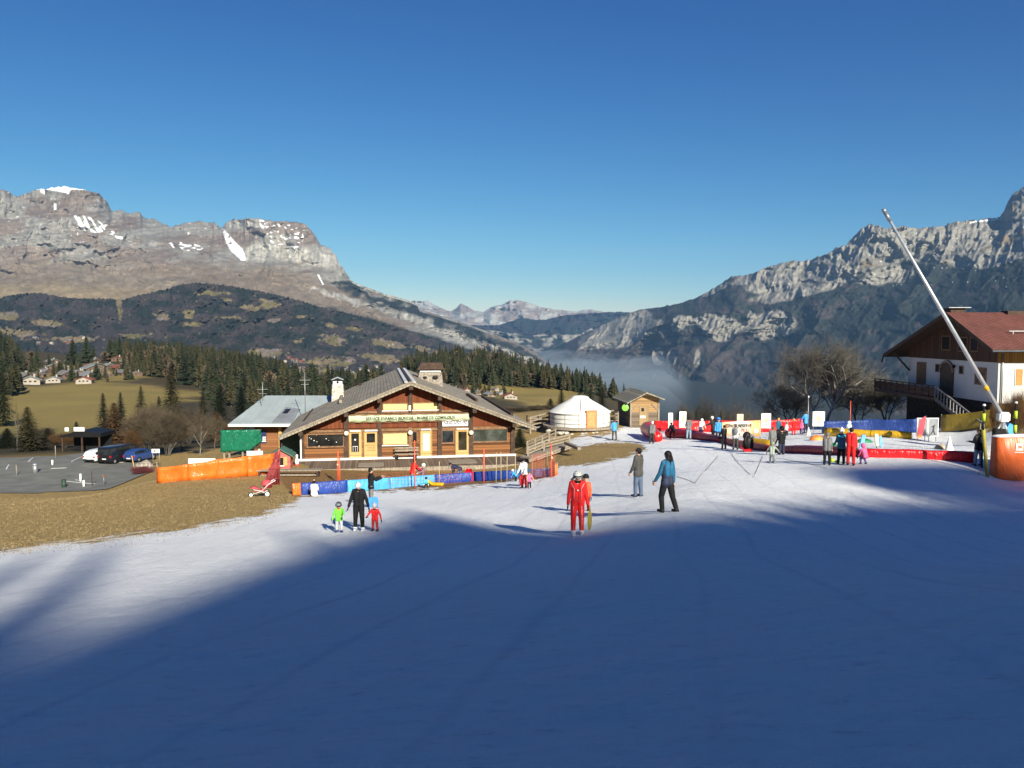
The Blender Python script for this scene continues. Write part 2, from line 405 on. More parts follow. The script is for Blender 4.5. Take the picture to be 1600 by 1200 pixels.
# ---- A: the big left massif
SKA = [(-500, 290), (-300, 285), (-60, 318), (0, 297), (14, 298), (20, 305), (30, 306), (50, 299), (62, 295), (78, 294), (100, 291), (128, 295), (140, 299), (155, 302), (166, 313), (172, 326), (176, 330), (190, 328), (205, 333), (218, 331), (224, 340), (240, 342), (262, 352), (268, 354), (290, 348), (315, 346), (335, 348), (346, 356), (351, 350), (362, 343), (400, 341), (430, 346), (462, 347), (478, 352), (490, 364), (500, 380), (515, 388), (524, 398), (530, 412), (540, 424), (548, 438), (560, 444), (600, 459), (640, 470), (652, 475), (656, 484), (690, 494), (720, 503), (740, 510), (780, 525), (810, 537), (840, 553), (862, 574), (885, 604), (900, 625)]
colsA = [(-500, [(760, 4200), (500, 5400), (430, 6800), (360, 7600), (300, 8200)]),
         (0, [(740, 4400), (490, 5600), (420, 7000), (360, 7500), (300, 8200)]),
         (150, [(740, 4400), (490, 5600), (415, 7000), (350, 7500), (300, 8000)]),
         (230, [(740, 4400), (490, 5700), (415, 7000), (375, 7600), (342, 9000)]),
         (345, [(740, 4400), (490, 5700), (420, 7000), (395, 7700), (352, 8900)]),
         (400, [(740, 4400), (500, 5700), (425, 7200), (400, 7700), (342, 8300)]),
         (500, [(740, 4400), (510, 5700), (440, 7300), (418, 7700), (380, 8200)]),
         (550, [(740, 4400), (525, 5800), (470, 7400), (455, 7800), (438, 8100)]),
         (650, [(740, 4500), (545, 6000), (508, 7600), (492, 7900), (476, 8600)]),
         (760, [(730, 4700), (575, 6400), (545, 7900), (530, 8100), (518, 8900)]),
         (840, [(720, 5000), (610, 6900), (572, 8200), (562, 8300), (553, 9000)]),
         (900, [(710, 5400), (660, 7400), (640, 8400), (632, 8500), (625, 9100)])]
def warp(px, py, s=1.0):
    return px + 16 * s * fbm(px / 45, py / 35, 4, 101), py + 12 * s * fbm(px / 50, py / 40, 4, 102)
def dispA(px, py):
    led = vn((py + 0.1 * px) / 6 + 1.5 * fbm(px / 40, py / 40, 3, 5), px / 220, 19); px, py = warp(px, py)
    g = ridged(px / 70, py / 60, 6, 2) - 0.5
    fl = fbm(px / 9 + py / 60, py / 55, 4, 4)
    sl = fbm(px / 45 - py / 30, py / 40, 5, 8)
    lower = sstep(-30, 60, py - np.interp(px, [0, 500, 900], [420, 430, 600]))
    return -0.042 * g * (1 - 0.4 * lower) + 0.006 * fl * (1 - lower) + 0.020 * sl + 0.002 * fbm(px / 4, py / 4, 3, 15) + 0.006 * led * (1 - lower) + sstep(500, 580, px) * (0.030 * (ridged(px / 22 + py / 30, py / 26, 4, 403) - 0.5) + 0.012 * fbm(px / 7, py / 7, 3, 404))
def albA(px, py, dd):
    n = fbm(px / 26, py / 14, 5, 31) * 0.5 + 0.5; n2 = fbm(px / 60, py / 22, 5, 35) * 0.5 + 0.5
    c = mixc(np.broadcast_to(GREY, px.shape + (3,)), PURP, sstep(0.45, 0.62, n2))
    strat = vn((py + 0.12 * px) / 2.2 + fbm(px / 40, py / 40, 3, 5) * 2.5, px / 90, 3)
    c = c * (0.82 + 0.36 * strat)[..., None]
    # brown grassy apron below the cliffs
    ap = sstep(-8, 14, py - lin(px, (-500, 400), (0, 412), (90, 405), (180, 408), (300, 412), (400, 408), (480, 422), (560, 460), (900, 700)) + 22 * (n - 0.5))
    c = mixc(c, BROWN * (0.85 + 0.3 * n)[..., None], ap * 0.85)
    tan = sstep(0, 14, py - lin(px, (-500, 440), (0, 440), (120, 438), (240, 440), (330, 470), (900, 900)) + 20 * (n2 - 0.5))
    c = mixc(c, TAN * (0.8 + 0.4 * n)[..., None], tan * 0.8)
    # long pale limestone bands
    brk = fbm(px / 13, py / 9, 4, 401)
    def band(line, wid, a=1.0):
        yc = lin(px, *line); ww = lin(px, *wid)
        return np.clip(1.25 - np.abs(py - yc + 14 * (n - 0.5) + 9 * brk) / ww, 0, 1) * a
    fl = vn(px / 2.6 + py / 30, py / 18, 6)
    pale = np.maximum(band([(380, 398), (400, 395), (440, 388), (480, 398), (530, 412), (550, 420)], [(370, 0.01), (395, 14), (480, 16), (530, 14), (550, 3), (552, .01)]),
                      band([(490, 452), (520, 462), (600, 482), (660, 502), (700, 520), (760, 535), (800, 548), (838, 562)], [(480, .01), (500, 4), (600, 6), (680, 7), (760, 7), (825, 5), (840, .01)]))
    pale = pale * (0.45 + 0.75 * sstep(0.35, 0.6, vn(px / 9 + py / 30, py / 25, 23))) * (0.8 + 0.4 * vn(px / 30, py / 9, 24))
    pale = np.maximum(pale, band([(548, 447), (600, 463), (640, 477), (656, 486)], [(545, .01), (560, 5), (620, 8), (650, 9), (657, .01)]))
    pale = np.maximum(pale, 0.7 * band([(340, 346), (370, 350), (420, 350)], [(345, .01), (355, 9), (400, 10), (425, .01)]))
    c = mixc(c, PALE * (0.62 + 0.5 * fl)[..., None], np.clip(pale * 1.3, 0, 1) * (0.55 + 0.45 * n2))
    # dark wooded strips on the long spur
    fo = np.clip(1.3 - np.abs(py - lin(px, (500, 437), (540, 446), (600, 470), (660, 488), (700, 505), (740, 520), (800, 538), (860, 572)) + 14 * (n - 0.5) + 10 * brk) / lin(px, (515, .01), (530, 10), (600, 12), (660, 11), (760, 10), (800, 7), (850, 4)), 0, 1)
    low = sstep(0, 8, py - lin(px, (-500, 470), (0, 470), (460, 470), (520, 478), (600, 502), (680, 525), (760, 546), (840, 572), (900, 640)) + 14 * (n - 0.5))
    low = low * (px > -600)
    c = mixc(c, FOR * 1.2, np.clip(np.maximum(fo, low), 0, 1) * (py > np.interp(px, [p_[0] for p_ in SKA], [p_[1] for p_ in SKA]) + 3) )
    # snow fields and couloirs
    s = np.zeros(px.shape)
    def streaks(cx, cyy, rx, ry, sl, th=0.55, fx=5, fy=4):
        nz = vn((px - cx) / fx - (py - cyy) / 6 * np.sign(sl + 1e-6), (py - cyy) / fy - px / 40, 77)
        return (blob(px, py, cx, cyy, rx, ry, sl) > 0.25) & (nz > th)
    s = s + streaks(137, 350, 26, 11, 0.25, 0.50, 3.2, 14) + streaks(175, 362, 16, 6, 0.6, 0.55) + streaks(290, 385, 26, 6, 0.12, 0.6, 4, 2) + streaks(440, 365, 35, 22, 0.35, 0.78, 4, 2.2)
    s = s + ((np.abs(px - lin(py, (358, 348), (380, 362), (405, 380))) < lin(py, (357, 1.0), (370, 5), (390, 10), (405, 5))) & (py > 357) & (py < 407) & (vn(px / 3, py / 5, 9) > 0.25))
    s = s + ((py < lin(px, (55, 292), (75, 296), (90, 299), (105, 302), (112, 296), (135, 297), (140, 290))) & (px > 56) & (px < 140) & (px > 74) | ((px > 57) & (px < 75) & (py < 296.3)))
    s = s + ((np.abs(px - 106 + (py - 300) * -0.1) < 2.2) & (py < 303) & (py > 290))
    s = s + ((vn(px / 3.2, py / 1.4, 13) > 0.955) & (py < 390) & (py > 310)) * 0.6 + ((np.abs(px - 86) < 1.6) & (np.abs(py - 323) < 5)) + ((np.abs(px - 501 - (py - 437) * .5) < 1.3) & (np.abs(py - 437) < 8))
    c = c * (0.86 + 0.28 * (fbm(px / 2.6, py / 2.0, 3, 301) * 0.5 + 0.5))[..., None] * (0.85 + 0.3 * vn(px / 7, py / 3, 303))[..., None]
    c = mixc(c, WHITE, np.clip(s, 0, 1))
    return c
def jagA(px): return np.where(px < 560, fbm(px / 5, px * 0, 3, 3) * 2.6, fbm(px / 4, px * 0, 2, 3) * 1.0)
me = massif('mountain', colsA, SKA, -420, 900, 1.25, (16, 60, 70, 60, 70), dispA, albA, jagA, 1)
tag(link('mountain', me, rockm), kind='structure')

# ---- B: wooded shoulder in front of it, with clearings
SKB = [(-500, 455), (0, 466), (30, 460), (62, 459), (90, 464), (130, 468), (170, 468), (192, 470), (212, 463), (240, 458), (262, 452), (280, 446), (300, 443), (330, 444), (360, 448), (400, 455), (450, 466), (500, 480), (560, 494), (620, 512), (680, 530), (740, 550), (790, 565), (830, 586), (860, 612), (880, 640)]
colsB = [(-500, [(760, 2200), (585, 2800), (530, 3800), (460, 4900)]), (0, [(760, 2200), (585, 2800), (525, 3900), (470, 4900)]),
         (300, [(750, 2500), (600, 3000), (520, 4000), (445, 4900)]), (500, [(740, 2800), (630, 3300), (550, 4300), (480, 5300)]),
         (700, [(740, 3000), (650, 3800), (590, 5000), (535, 6200)]), (850, [(740, 3600), (680, 4600), (640, 5800), (605, 6900)]), (900, [(740, 3600), (700, 4600), (680, 5800), (665, 6900)])]
CLR = [(327, 458, 34, 4, .03), (352, 467, 14, 3, .1), (388, 480, 16, 5, .2), (254, 496, 13, 8, .1), (294, 491, 10, 8, 0), (355, 496, 20, 3, 0), (15, 495, 28, 8, .05), (70, 505, 25, 6, .1), (420, 474, 20, 8, .15), (516, 508, 13, 4, .2), (552, 514, 17, 4, .1), (466, 532, 12, 4, 0), (520, 531, 22, 10, .2), (605, 537, 30, 8, .1), (420, 551, 36, 7, .05), (520, 566, 48, 9, .03), (600, 560, 40, 8, .1), (660, 545, 25, 6, .2), (186, 480, 5, 20, 2), (30, 520, 45, 8, .1), (110, 530, 50, 6, 0), (205, 525, 22, 5, 0), (560, 590, 60, 8, .1), (480, 580, 50, 7, 0), (690, 570, 30, 5, .2), (430, 500, 14, 4, 0), (470, 495, 12, 3, 0), (300, 506, 14, 4, 0)]
def dispB(px, py):
    g = ridged(px / 80 + py / 90, py / 70, 5, 12) - 0.5
    return -0.05 * g + 0.02 * fbm(px / 14, py / 12, 4, 14) + 0.006 * fbm(px / 2.4, py / 3, 2, 15)
def albB(px, py, dd):
    n = fbm(px / 22, py / 10, 5, 41) * 0.5 + 0.5; n3 = fbm(px / 4, py / 3, 4, 43) * 0.5 + 0.5
    c = mixc(np.broadcast_to(FOR, px.shape + (3,)) * (0.7 + 0.8 * n3)[..., None], BARE * (0.8 + 0.5 * n3)[..., None], sstep(0.42, 0.6, n + 0.12 * sstep(500, 600, py)))
    k = np.zeros(px.shape)
    for q in CLR: k = np.maximum(k, blob(px, py, *q))
    k = sstep(0.35, 0.6, k * 0.9 + 0.7 * (n3 - 0.5) + 1.1 * (fbm(px / 12, py / 5, 5, 49)) * 0.5)
    mc = mixc(np.broadcast_to(TAN * 0.9, px.shape + (3,)), OLIVE, sstep(0.4, 0.6, n)); mc = mixc(mc, PURP * 1.2, sstep(0.6, 0.7, fbm(px / 30, py / 12, 3, 47) * 0.5 + 0.5))
    c = mixc(c, mc * (0.8 + 0.4 * n3)[..., None], k * 0.85)
    return c
def jagB(px): return -np.abs(fbm(px / 2.2, px * 0, 2, 8)) * 4.0
me = massif('mountain', colsB, SKB, -420, 895, 1.25, (14, 90, 110), dispB, albB, jagB, 2)
GB = list(LASTG)
woodm = rock_mat('wooded slope', 0.02)
tag(link('hill', me, woodm), kind='structure')

# ---- C: right massif
SKC = [(840, 560), (860, 548), (885, 535), (905, 525), (930, 514), (960, 500), (985, 489), (1000, 484), (1030, 480), (1060, 474), (1085, 467), (1100, 459), (1130, 441), (1143, 432), (1165, 430), (1185, 424), (1195, 418), (1215, 413), (1240, 406), (1252, 408), (1272, 404), (1290, 398), (1305, 388), (1322, 383), (1334, 368), (1345, 358), (1358, 350), (1372, 352), (1385, 357), (1400, 354), (1430, 356), (1470, 354), (1492, 346), (1510, 346), (1545, 341), (1562, 338), (1568, 330), (1575, 316), (1582, 303), (1592, 296), (1598, 294), (1640, 270), (1720, 235), (1850, 190), (2000, 170)]
colsC = [(840, [(700, 7000), (620, 9500), (585, 10500), (565, 11000), (560, 12000)]),
         (900, [(700, 6800), (610, 9300), (565, 10200), (545, 10500), (525, 11800)]),
         (1000, [(720, 6000), (620, 8600), (555, 9700), (520, 9900), (484, 11000)]),
         (1060, [(730, 5200), (630, 7800), (540, 9000), (495, 9200), (470, 10600)]),
         (1200, [(740, 4400), (640, 6600), (530, 8400), (480, 8800), (415, 9800)]),
         (1300, [(740, 4000), (640, 5600), (520, 7600), (450, 8600), (392, 9200)]),
         (1400, [(740, 3600), (640, 5000), (500, 7200), (420, 8400), (354, 8700)]),
         (1500, [(740, 3400), (630, 4800), (480, 6800), (410, 8000), (346, 8700)]),
         (1600, [(740, 3200), (620, 4600), (450, 6400), (385, 7600), (296, 8500)]),
         (2000, [(740, 3000), (600, 4300), (420, 5800), (320, 7200), (170, 8200)])]
CLIFF = [(975, 515, 62, 30, -.25), (935, 532, 40, 16, -.2), (1100, 500, 42, 10, -.05), (1130, 512, 40, 18, 0), (1205, 508, 42, 24, -.08), (1060, 505, 14, 14, -.3), (1215, 442, 55, 20, -.15), (1262, 418, 40, 18, -.12), (1230, 458, 60, 14, -.2), (1345, 378, 50, 34, 0), (1400, 378, 70, 30, 0), (1440, 372, 60, 26, -.1), (1390, 430, 50, 16, -.15), (1320, 400, 30, 40, -.3), (1310, 425, 40, 20, 0), (1520, 372, 60, 26, -.3), (1180, 432, 40, 10, -.3), (1450, 368, 80, 22, -.06), (1390, 372, 60, 26, 0), (1290, 412, 40, 14, -.3), (1260, 455, 60, 9, -.2), (1380, 436, 45, 10, -.12), (1120, 452, 22, 5, -.5), (1175, 500, 8, 16, 0), (1560, 400, 50, 18, -.3), (1030, 556, 12, 16, .2), (1050, 560, 8, 14, 0), (1090, 560, 6, 18, -.6), (1130, 525, 20, 10, 0)]
def dispC(px, py):
    led = vn((py + 0.2 * px) / 7 + 1.5 * fbm(px / 40, py / 40, 3, 55), px / 160, 59); k = cliffw(px, py); px, py = warp(px, py, 0.6)
    g = ridged(px / 85 + py / 80, py / 90, 5, 52, 0.42) - 0.5
    fl = ridged(px / 20 + py / 50, py / 90, 4, 54) - 0.5
    return -0.045 * g + 0.006 * led - (0.002 + 0.014 * k) * fl + 0.012 * fbm(px / 22, py / 18, 5, 58) + 0.002 * fbm(px / 4, py / 4, 3, 59)
def cliffw(px, py):
    k = np.zeros(px.shape)
    for q in CLIFF: k = np.maximum(k, blob(px, py, *q))
    n = fbm(px / 16, py / 9, 5, 61) * 0.5 + 0.5
    return sstep(0.30, 0.55, k + 0.5 * (n - 0.5))
def albC(px, py, dd):
    n = fbm(px / 20, py / 12, 5, 62) * 0.5 + 0.5; n3 = fbm(px / 3.5, py / 3, 4, 63) * 0.5 + 0.5
    c = mixc(np.broadcast_to(FOR, px.shape + (3,)) * (0.75 + 0.7 * n3)[..., None], BARE * (0.8 + 0.5 * n3)[..., None], sstep(0.46, 0.62, n - 0.15 * sstep(1150, 1400, px) + 0.12 * (py > 540)))
    k = cliffw(px, py)
    fl = vn(px / 2.4 + py / 40, py / 22, 64); strat = vn((py + 0.2 * px) / 2.6, px / 60, 66)
    c = mixc(c, PALE * np.array([0.95, 0.93, 0.9]) * (0.40 + 0.18 * fl + 0.16 * strat)[..., None], k)
    up = (1 - sstep(-6, 6, py - lin(px, (840, 0), (1140, 430), (1200, 440), (1300, 440), (1420, 405), (1500, 415), (1600, 400), (2000, 350)) + 16 * (n - 0.5)))
    hi = mixc(np.broadcast_to(GREY * 0.9, px.shape + (3,)), TAN * 0.85, sstep(0.5, 0.62, n))
    c = mixc(c, hi * (0.75 + 0.5 * n3)[..., None], up * (1 - k) * 0.9)
    c = c * (0.84 + 0.32 * (fbm(px / 2.6, py / 2.2, 3, 311) * 0.5 + 0.5))[..., None]
    s = (np.abs(py - lin(px, (1480, 350), (1510, 347), (1562, 341)) - 1) < 1.4) & (px > 1515) & (px < 1565)
    s = s | ((vn(px / 4, py / 2, 71) > 0.97) & (px > 1180) & (py < 450))
    return mixc(c, WHITE, s * 0.7)
def jagC(px): return fbm(px / 5, px * 0, 3, 5) * lin(px, (850, 1), (1100, 1.5), (1300, 2.6), (2000, 4))
me = massif('mountain', colsC, SKC, 842, 1960, 1.25, (14, 60, 90, 60, 70), dispC, albC, jagC, 3)
tag(link('mountain', me, rockm), kind='structure')

# ---- D, E, F: far ranges beyond the valley
def far_range(sk, D0, D1, base, rgb1, rgb2, seed, kind='mountain', px0=560, px1=1080):
    bottom = lambda px: px * 0 + base
    cols = [(px0, [(base + 60, D0 * 0.9), (base, D0), (500, D1)]), (px1, [(base + 60, D0 * 0.9), (base, D0), (500, D1)])]
    def disp(px, py): return -0.05 * (ridged(px / 40, py / 22, 6, seed) - 0.5) + 0.01 * fbm(px / 8, py / 6, 4, seed + 1)
    def alb(px, py, dd):
        n = fbm(px / 16, py / 7, 5, seed + 3) * 0.5 + 0.5
        return mixc(np.broadcast_to(rgb1, px.shape + (3,)), rgb2, sstep(0.42, 0.6, n))
    me = massif(kind, cols, sk, px0, px1, 1.5, (8, 70), disp, alb, lambda px: fbm(px / 6, px * 0, 3, seed) * 1.6, seed)
    tag(link(kind, me, rockm), kind='structure')
far_range([(560, 500), (620, 478), (645, 470), (660, 471), (668, 470), (678, 475), (690, 482), (705, 486), (712, 482), (720, 474), (728, 478), (742, 486), (755, 487), (765, 481), (772, 478), (784, 476), (796, 470), (808, 469), (820, 471), (832, 475), (846, 480), (862, 483), (880, 485), (900, 487), (912, 484), (926, 483), (942, 487), (980, 490), (1080, 500)], 17500, 22500, 540, PALE * 0.9, PURP * 1.4, 81)
far_range([(560, 520), (640, 500), (680, 505), (720, 508), (780, 508), (815, 496), (830, 499), (850, 500), (880, 493), (915, 490), (950, 487), (985, 488), (1020, 492), (1080, 500)], 14000, 16500, 560, FOR, BARE * 0.6, 85, 'hill')
far_range([(560, 540), (640, 520), (700, 520), (740, 512), (790, 520), (830, 524), (860, 520), (900, 521), (940, 508), (990, 505), (1080, 510)], 11800, 13800, 590, FOR, GREY, 89, 'hill')

# ---- lake of fog lying in the valley
def valley_fog():
    n, mth = 40, 60
    u = np.linspace(0, 1, mth); v = np.linspace(0, 1, n)
    V, U = np.meshgrid(v, u, indexing='ij')
    Y = 3800 + 8500 * V; X = (-0.02 * Y) + (0.25 * Y) * U
    n_ = fbm(X / 900, Y / 900, 5, 91)
    e = np.minimum.reduce([U, 1 - U, V, 1 - V]); e = sstep(0, 0.18, e)
    top = -500 + (150 + 110 * n_) * e + lin(Y, (3800, -60), (6000, -10), (12300, 110)) * e
    bot = np.full(X.shape, -506.0)
    m1 = grid_mesh('a', X, Y, top); co1 = np.stack([X, Y, top], -1).reshape(-1, 3); co2 = np.stack([X, Y, bot], -1).reshape(-1, 3)
    N = n * mth; faces = []
    for i in range(n - 1):
        for j in range(mth - 1):
            a = i * mth + j
            faces.append((a, a + 1, a + mth + 1, a + mth)); faces.append((N + a, N + a + mth, N + a + mth + 1, N + a + 1))
    rim = [j for j in range(mth)] + [i * mth + mth - 1 for i in range(1, n)] + [(n - 1) * mth + j for j in range(mth - 2, -1, -1)] + [i * mth for i in range(n - 2, 0, -1)]
    for a, b_ in zip(rim, rim[1:] + rim[:1]): faces.append((b_, a, N + a, N + b_))
    me = mesh_from('valley_fog', np.concatenate([co1, co2]), faces, True); bpy.data.meshes.remove(m1)
    m = bpy.data.materials.new('fog'); m.use_nodes = True; nt = m.node_tree; nt.nodes.clear()
    o = nt.nodes.new('ShaderNodeOutputMaterial'); v_ = nt.nodes.new('ShaderNodeVolumePrincipled')
    v_.inputs['Density'].default_value = 0.00028; v_.inputs['Color'].default_value = (0.62, 0.74, 0.86, 1); v_.inputs['Anisotropy'].default_value = 0.0
    nt.links.new(v_.outputs[0], o.inputs['Volume'])
    tag(link('valley_fog', me, m), 'low bank of fog filling the valley between the mountains', 'fog', kind='stuff')
valley_fog()
# ---- haze: even air round the whole scene
def haze_box():
    x0, x1, y0, y1, z0, z1 = -31500, 31500, -31500, 31500, -530, 2700
    v = [(x, y, z) for z in (z0, z1) for y in (y0, y1) for x in (x0, x1)]
    f = [(0, 2, 3, 1), (4, 5, 7, 6), (0, 1, 5, 4), (2, 6, 7, 3), (0, 4, 6, 2), (1, 3, 7, 5)]
    me = mesh_from('haze', v, f)
    m = bpy.data.materials.new('air'); m.use_nodes = True; nt = m.node_tree; nt.nodes.clear()
    o = nt.nodes.new('ShaderNodeOutputMaterial'); v_ = nt.nodes.new('ShaderNodeVolumePrincipled')
    v_.inputs['Density'].default_value = 2.0e-5; v_.inputs['Color'].default_value = (0.30, 0.58, 1.0, 1); v_.inputs['Anisotropy'].default_value = 0.0
    nt.links.new(v_.outputs[0], o.inputs['Volume'])
    tag(link('haze', me, m), 'thin blue haze in the air over the whole valley', 'haze', kind='stuff')
haze_box()
# ================================================================== trees
def foliage_mat(name, lo, hi, rough=0.8):
    m, t, b = new_mat(name)
    oi = t.n('ShaderNodeObjectInfo')
    tc = t.n('ShaderNodeNewGeometry')
    n = t.noise(0.9, 4, 0.6, vec=tc.outputs['Position'])
    n2 = t.noise(0.09, 3, 0.6, vec=tc.outputs['Position'])
    f = t.math('ADD', t.math('MULTIPLY', n, 0.55), t.math('ADD', t.math('MULTIPLY', oi.outputs['Random'], 0.3), t.math('MULTIPLY', n2, 0.35)))
    t.l(t.ramp(f, [(0.38, lo), (0.78, hi)]), b.inputs['Base Color'])
    b.inputs['Roughness'].default_value = rough; b.inputs['Specular IOR Level'].default_value = 0.2
    return m
M_needle = foliage_mat('dark needles', (0.008, 0.013, 0.008), (0.028, 0.034, 0.016))
M_needle2 = foliage_mat('olive needles', (0.014, 0.018, 0.009), (0.055, 0.048, 0.022))
M_larch = foliage_mat('rust larch twigs', (0.07, 0.04, 0.02), (0.20, 0.105, 0.045))
M_twig = foliage_mat('grey brown twigs', (0.035, 0.028, 0.02), (0.13, 0.10, 0.065))
M_twig2 = foliage_mat('dark grey twigs', (0.022, 0.020, 0.017), (0.085, 0.075, 0.06))
M_twig3 = foliage_mat('grey twigs', (0.06, 0.053, 0.045), (0.20, 0.18, 0.15))
M_bark = pm('bark', (0.10, 0.085, 0.07), 0.9, 0.25, 4, 0.4)
M_bark2 = pm('pale bark', (0.26, 0.24, 0.21), 0.9, 0.2, 4, 0.3)

def tube(pts, rad, n=6, caps=True):
    """verts, faces of a tapering tube through pts"""
    V = []; Fc = []; prev = None
    pts = [Vector(p_) for p_ in pts]
    for i, p_ in enumerate(pts):
        d = (pts[min(i + 1, len(pts) - 1)] - pts[max(i - 1, 0)])
        if d.length < 1e-9: d = Vector((0, 0, 1))
        d.normalize()
        if prev is None:
            a = d.orthogonal().normalized()
        else:
            a = prev - d * prev.dot(d)
            a = a.normalized() if a.length > 1e-6 else d.orthogonal().normalized()
        prev = a; b_ = d.cross(a); r = rad[i] if isinstance(rad, (list, tuple)) else rad
        for k in range(n):
            th = 2 * math.pi * k / n; V.append(p_ + (a * math.cos(th) + b_ * math.sin(th)) * r)
    for i in range(len(pts) - 1):
        for k in range(n):
            k2 = (k + 1) % n; Fc.append((i * n + k, i * n + k2, (i + 1) * n + k2, (i + 1) * n + k))
    if caps:
        Fc.append(tuple(range(n - 1, -1, -1))); Fc.append(tuple((len(pts) - 1) * n + k for k in range(n)))
    return V, Fc
class MB:
    """collects shapes and links them as ONE mesh object"""
    def __init__(s): s.v = []; s.f = []; s.m = []; s.sm = []
    def add(s, V, Fc, mat=0, smooth=False):
        o = len(s.v); s.v.extend([tuple(v) for v in V]); s.f.extend([tuple(i + o for i in f) for f in Fc])
        s.m.extend([mat] * len(Fc)); s.sm.extend([smooth] * len(Fc)); return s
    def tube(s, pts, rad, n=6, mat=0, smooth=True, caps=True): return s.add(*tube(pts, rad, n, caps), mat, smooth)
    def box(s, x0, x1, y0, y1, z0, z1, mat=0, M=None, bev=0.0):
        if bev > 0:
            bm = bmesh.new(); bmesh.ops.create_cube(bm, size=1)
            for v in bm.verts: v.co = ((x0 + x1) / 2 + v.co.x * (x1 - x0), (y0 + y1) / 2 + v.co.y * (y1 - y0), (z0 + z1) / 2 + v.co.z * (z1 - z0))
            bmesh.ops.bevel(bm, geom=bm.edges[:], offset=bev, segments=2, affect='EDGES')
            bm.verts.index_update(); V = [v.co.copy() for v in bm.verts]; Fc = [tuple(v.index for v in f.verts) for f in bm.faces]; bm.free()
        else:
            V = [Vector((x, y, z)) for z in (z0, z1) for y in (y0, y1) for x in (x0, x1)]
            Fc = [(0, 2, 3, 1), (4, 5, 7, 6), (0, 1, 5, 4), (2, 6, 7, 3), (0, 4, 6, 2), (1, 3, 7, 5)]
        if M is not None: V = [M @ v for v in V]
        return s.add(V, Fc, mat)
    def beam(s, a, b_, w, h, mat=0, up=(0, 0, 1)):
        a = Vector(a); b_ = Vector(b_); d = (b_ - a); L = d.length; d.normalize(); u = Vector(up)
        x = d.cross(u); x = x.normalized() if x.length > 1e-5 else Vector((1, 0, 0)); z = x.cross(d)
        V = [p_ + x * sx * w / 2 + z * sz * h / 2 for p_ in (a, b_) for sz in (-1, 1) for sx in (-1, 1)]
        return s.add(V, [(0, 1, 3, 2), (4, 6, 7, 5), (0, 4, 5, 1), (2, 3, 7, 6), (0, 2, 6, 4), (1, 5, 7, 3)], mat)
    def prism(s, poly, y0, y1, mat=0, M=None, mside=None):
        """polygon in x,z extruded along y"""
        n = len(poly); V = [Vector((x, y0, z)) for x, z in poly] + [Vector((x, y1, z)) for x, z in poly]
        if M is not None: V = [M @ v for v in V]
        s.add(V, [tuple(range(n)), tuple(range(2 * n - 1, n - 1, -1))], mat)
        return s.add(V, [(i, i + n, (i + 1) % n + n, (i + 1) % n) for i in range(n)], mat if mside is None else mside)
    def ell(s, c, r, mat=0, nu=12, nv=8, M=None, v0=0.0, v1=1.0):
        V = []; Fc = []
        for i in range(nv + 1):
            th = math.pi * (v0 + (v1 - v0) * i / nv)
            for j in range(nu):
                ph = 2 * math.pi * j / nu
                q = Vector((r[0] * math.sin(th) * math.cos(ph), r[1] * math.sin(th) * math.sin(ph), r[2] * math.cos(th)))
                if M is not None: q = M @ q
                V.append(Vector(c) + q)
        for i in range(nv):
            for j in range(nu):
                j2 = (j + 1) % nu; Fc.append((i * nu + j, (i + 1) * nu + j, (i + 1) * nu + j2, i * nu + j2))
        return s.add(V, Fc, mat, True)
    def lathe(s, prof, c=(0, 0, 0), n=32, mat=0, smooth=True, sx=1.0, sy=1.0):
        V = []; Fc = []
        for r, z in prof:
            for j in range(n):
                ph = 2 * math.pi * j / n; V.append(Vector(c) + Vector((sx * r * math.cos(ph), sy * r * math.sin(ph), z)))
        for i in range(len(prof) - 1):
            for j in range(n):
                j2 = (j + 1) % n; Fc.append((i * n + j, i * n + j2, (i + 1) * n + j2, (i + 1) * n + j))
        return s.add(V, Fc, mat, smooth)
    def xf(s, M):
        s.v = [tuple(M @ Vector(v)) for v in s.v]; return s
    def mesh(s, name):
        me = bpy.data.meshes.new(name); me.from_pydata(s.v, [], s.f); me.update()
        me.polygons.foreach_set('material_index', s.m); me.polygons.foreach_set('use_smooth', s.sm); return me
    def build(s, name, mats, parent=None): return link(name, s.mesh(name), mats, parent)

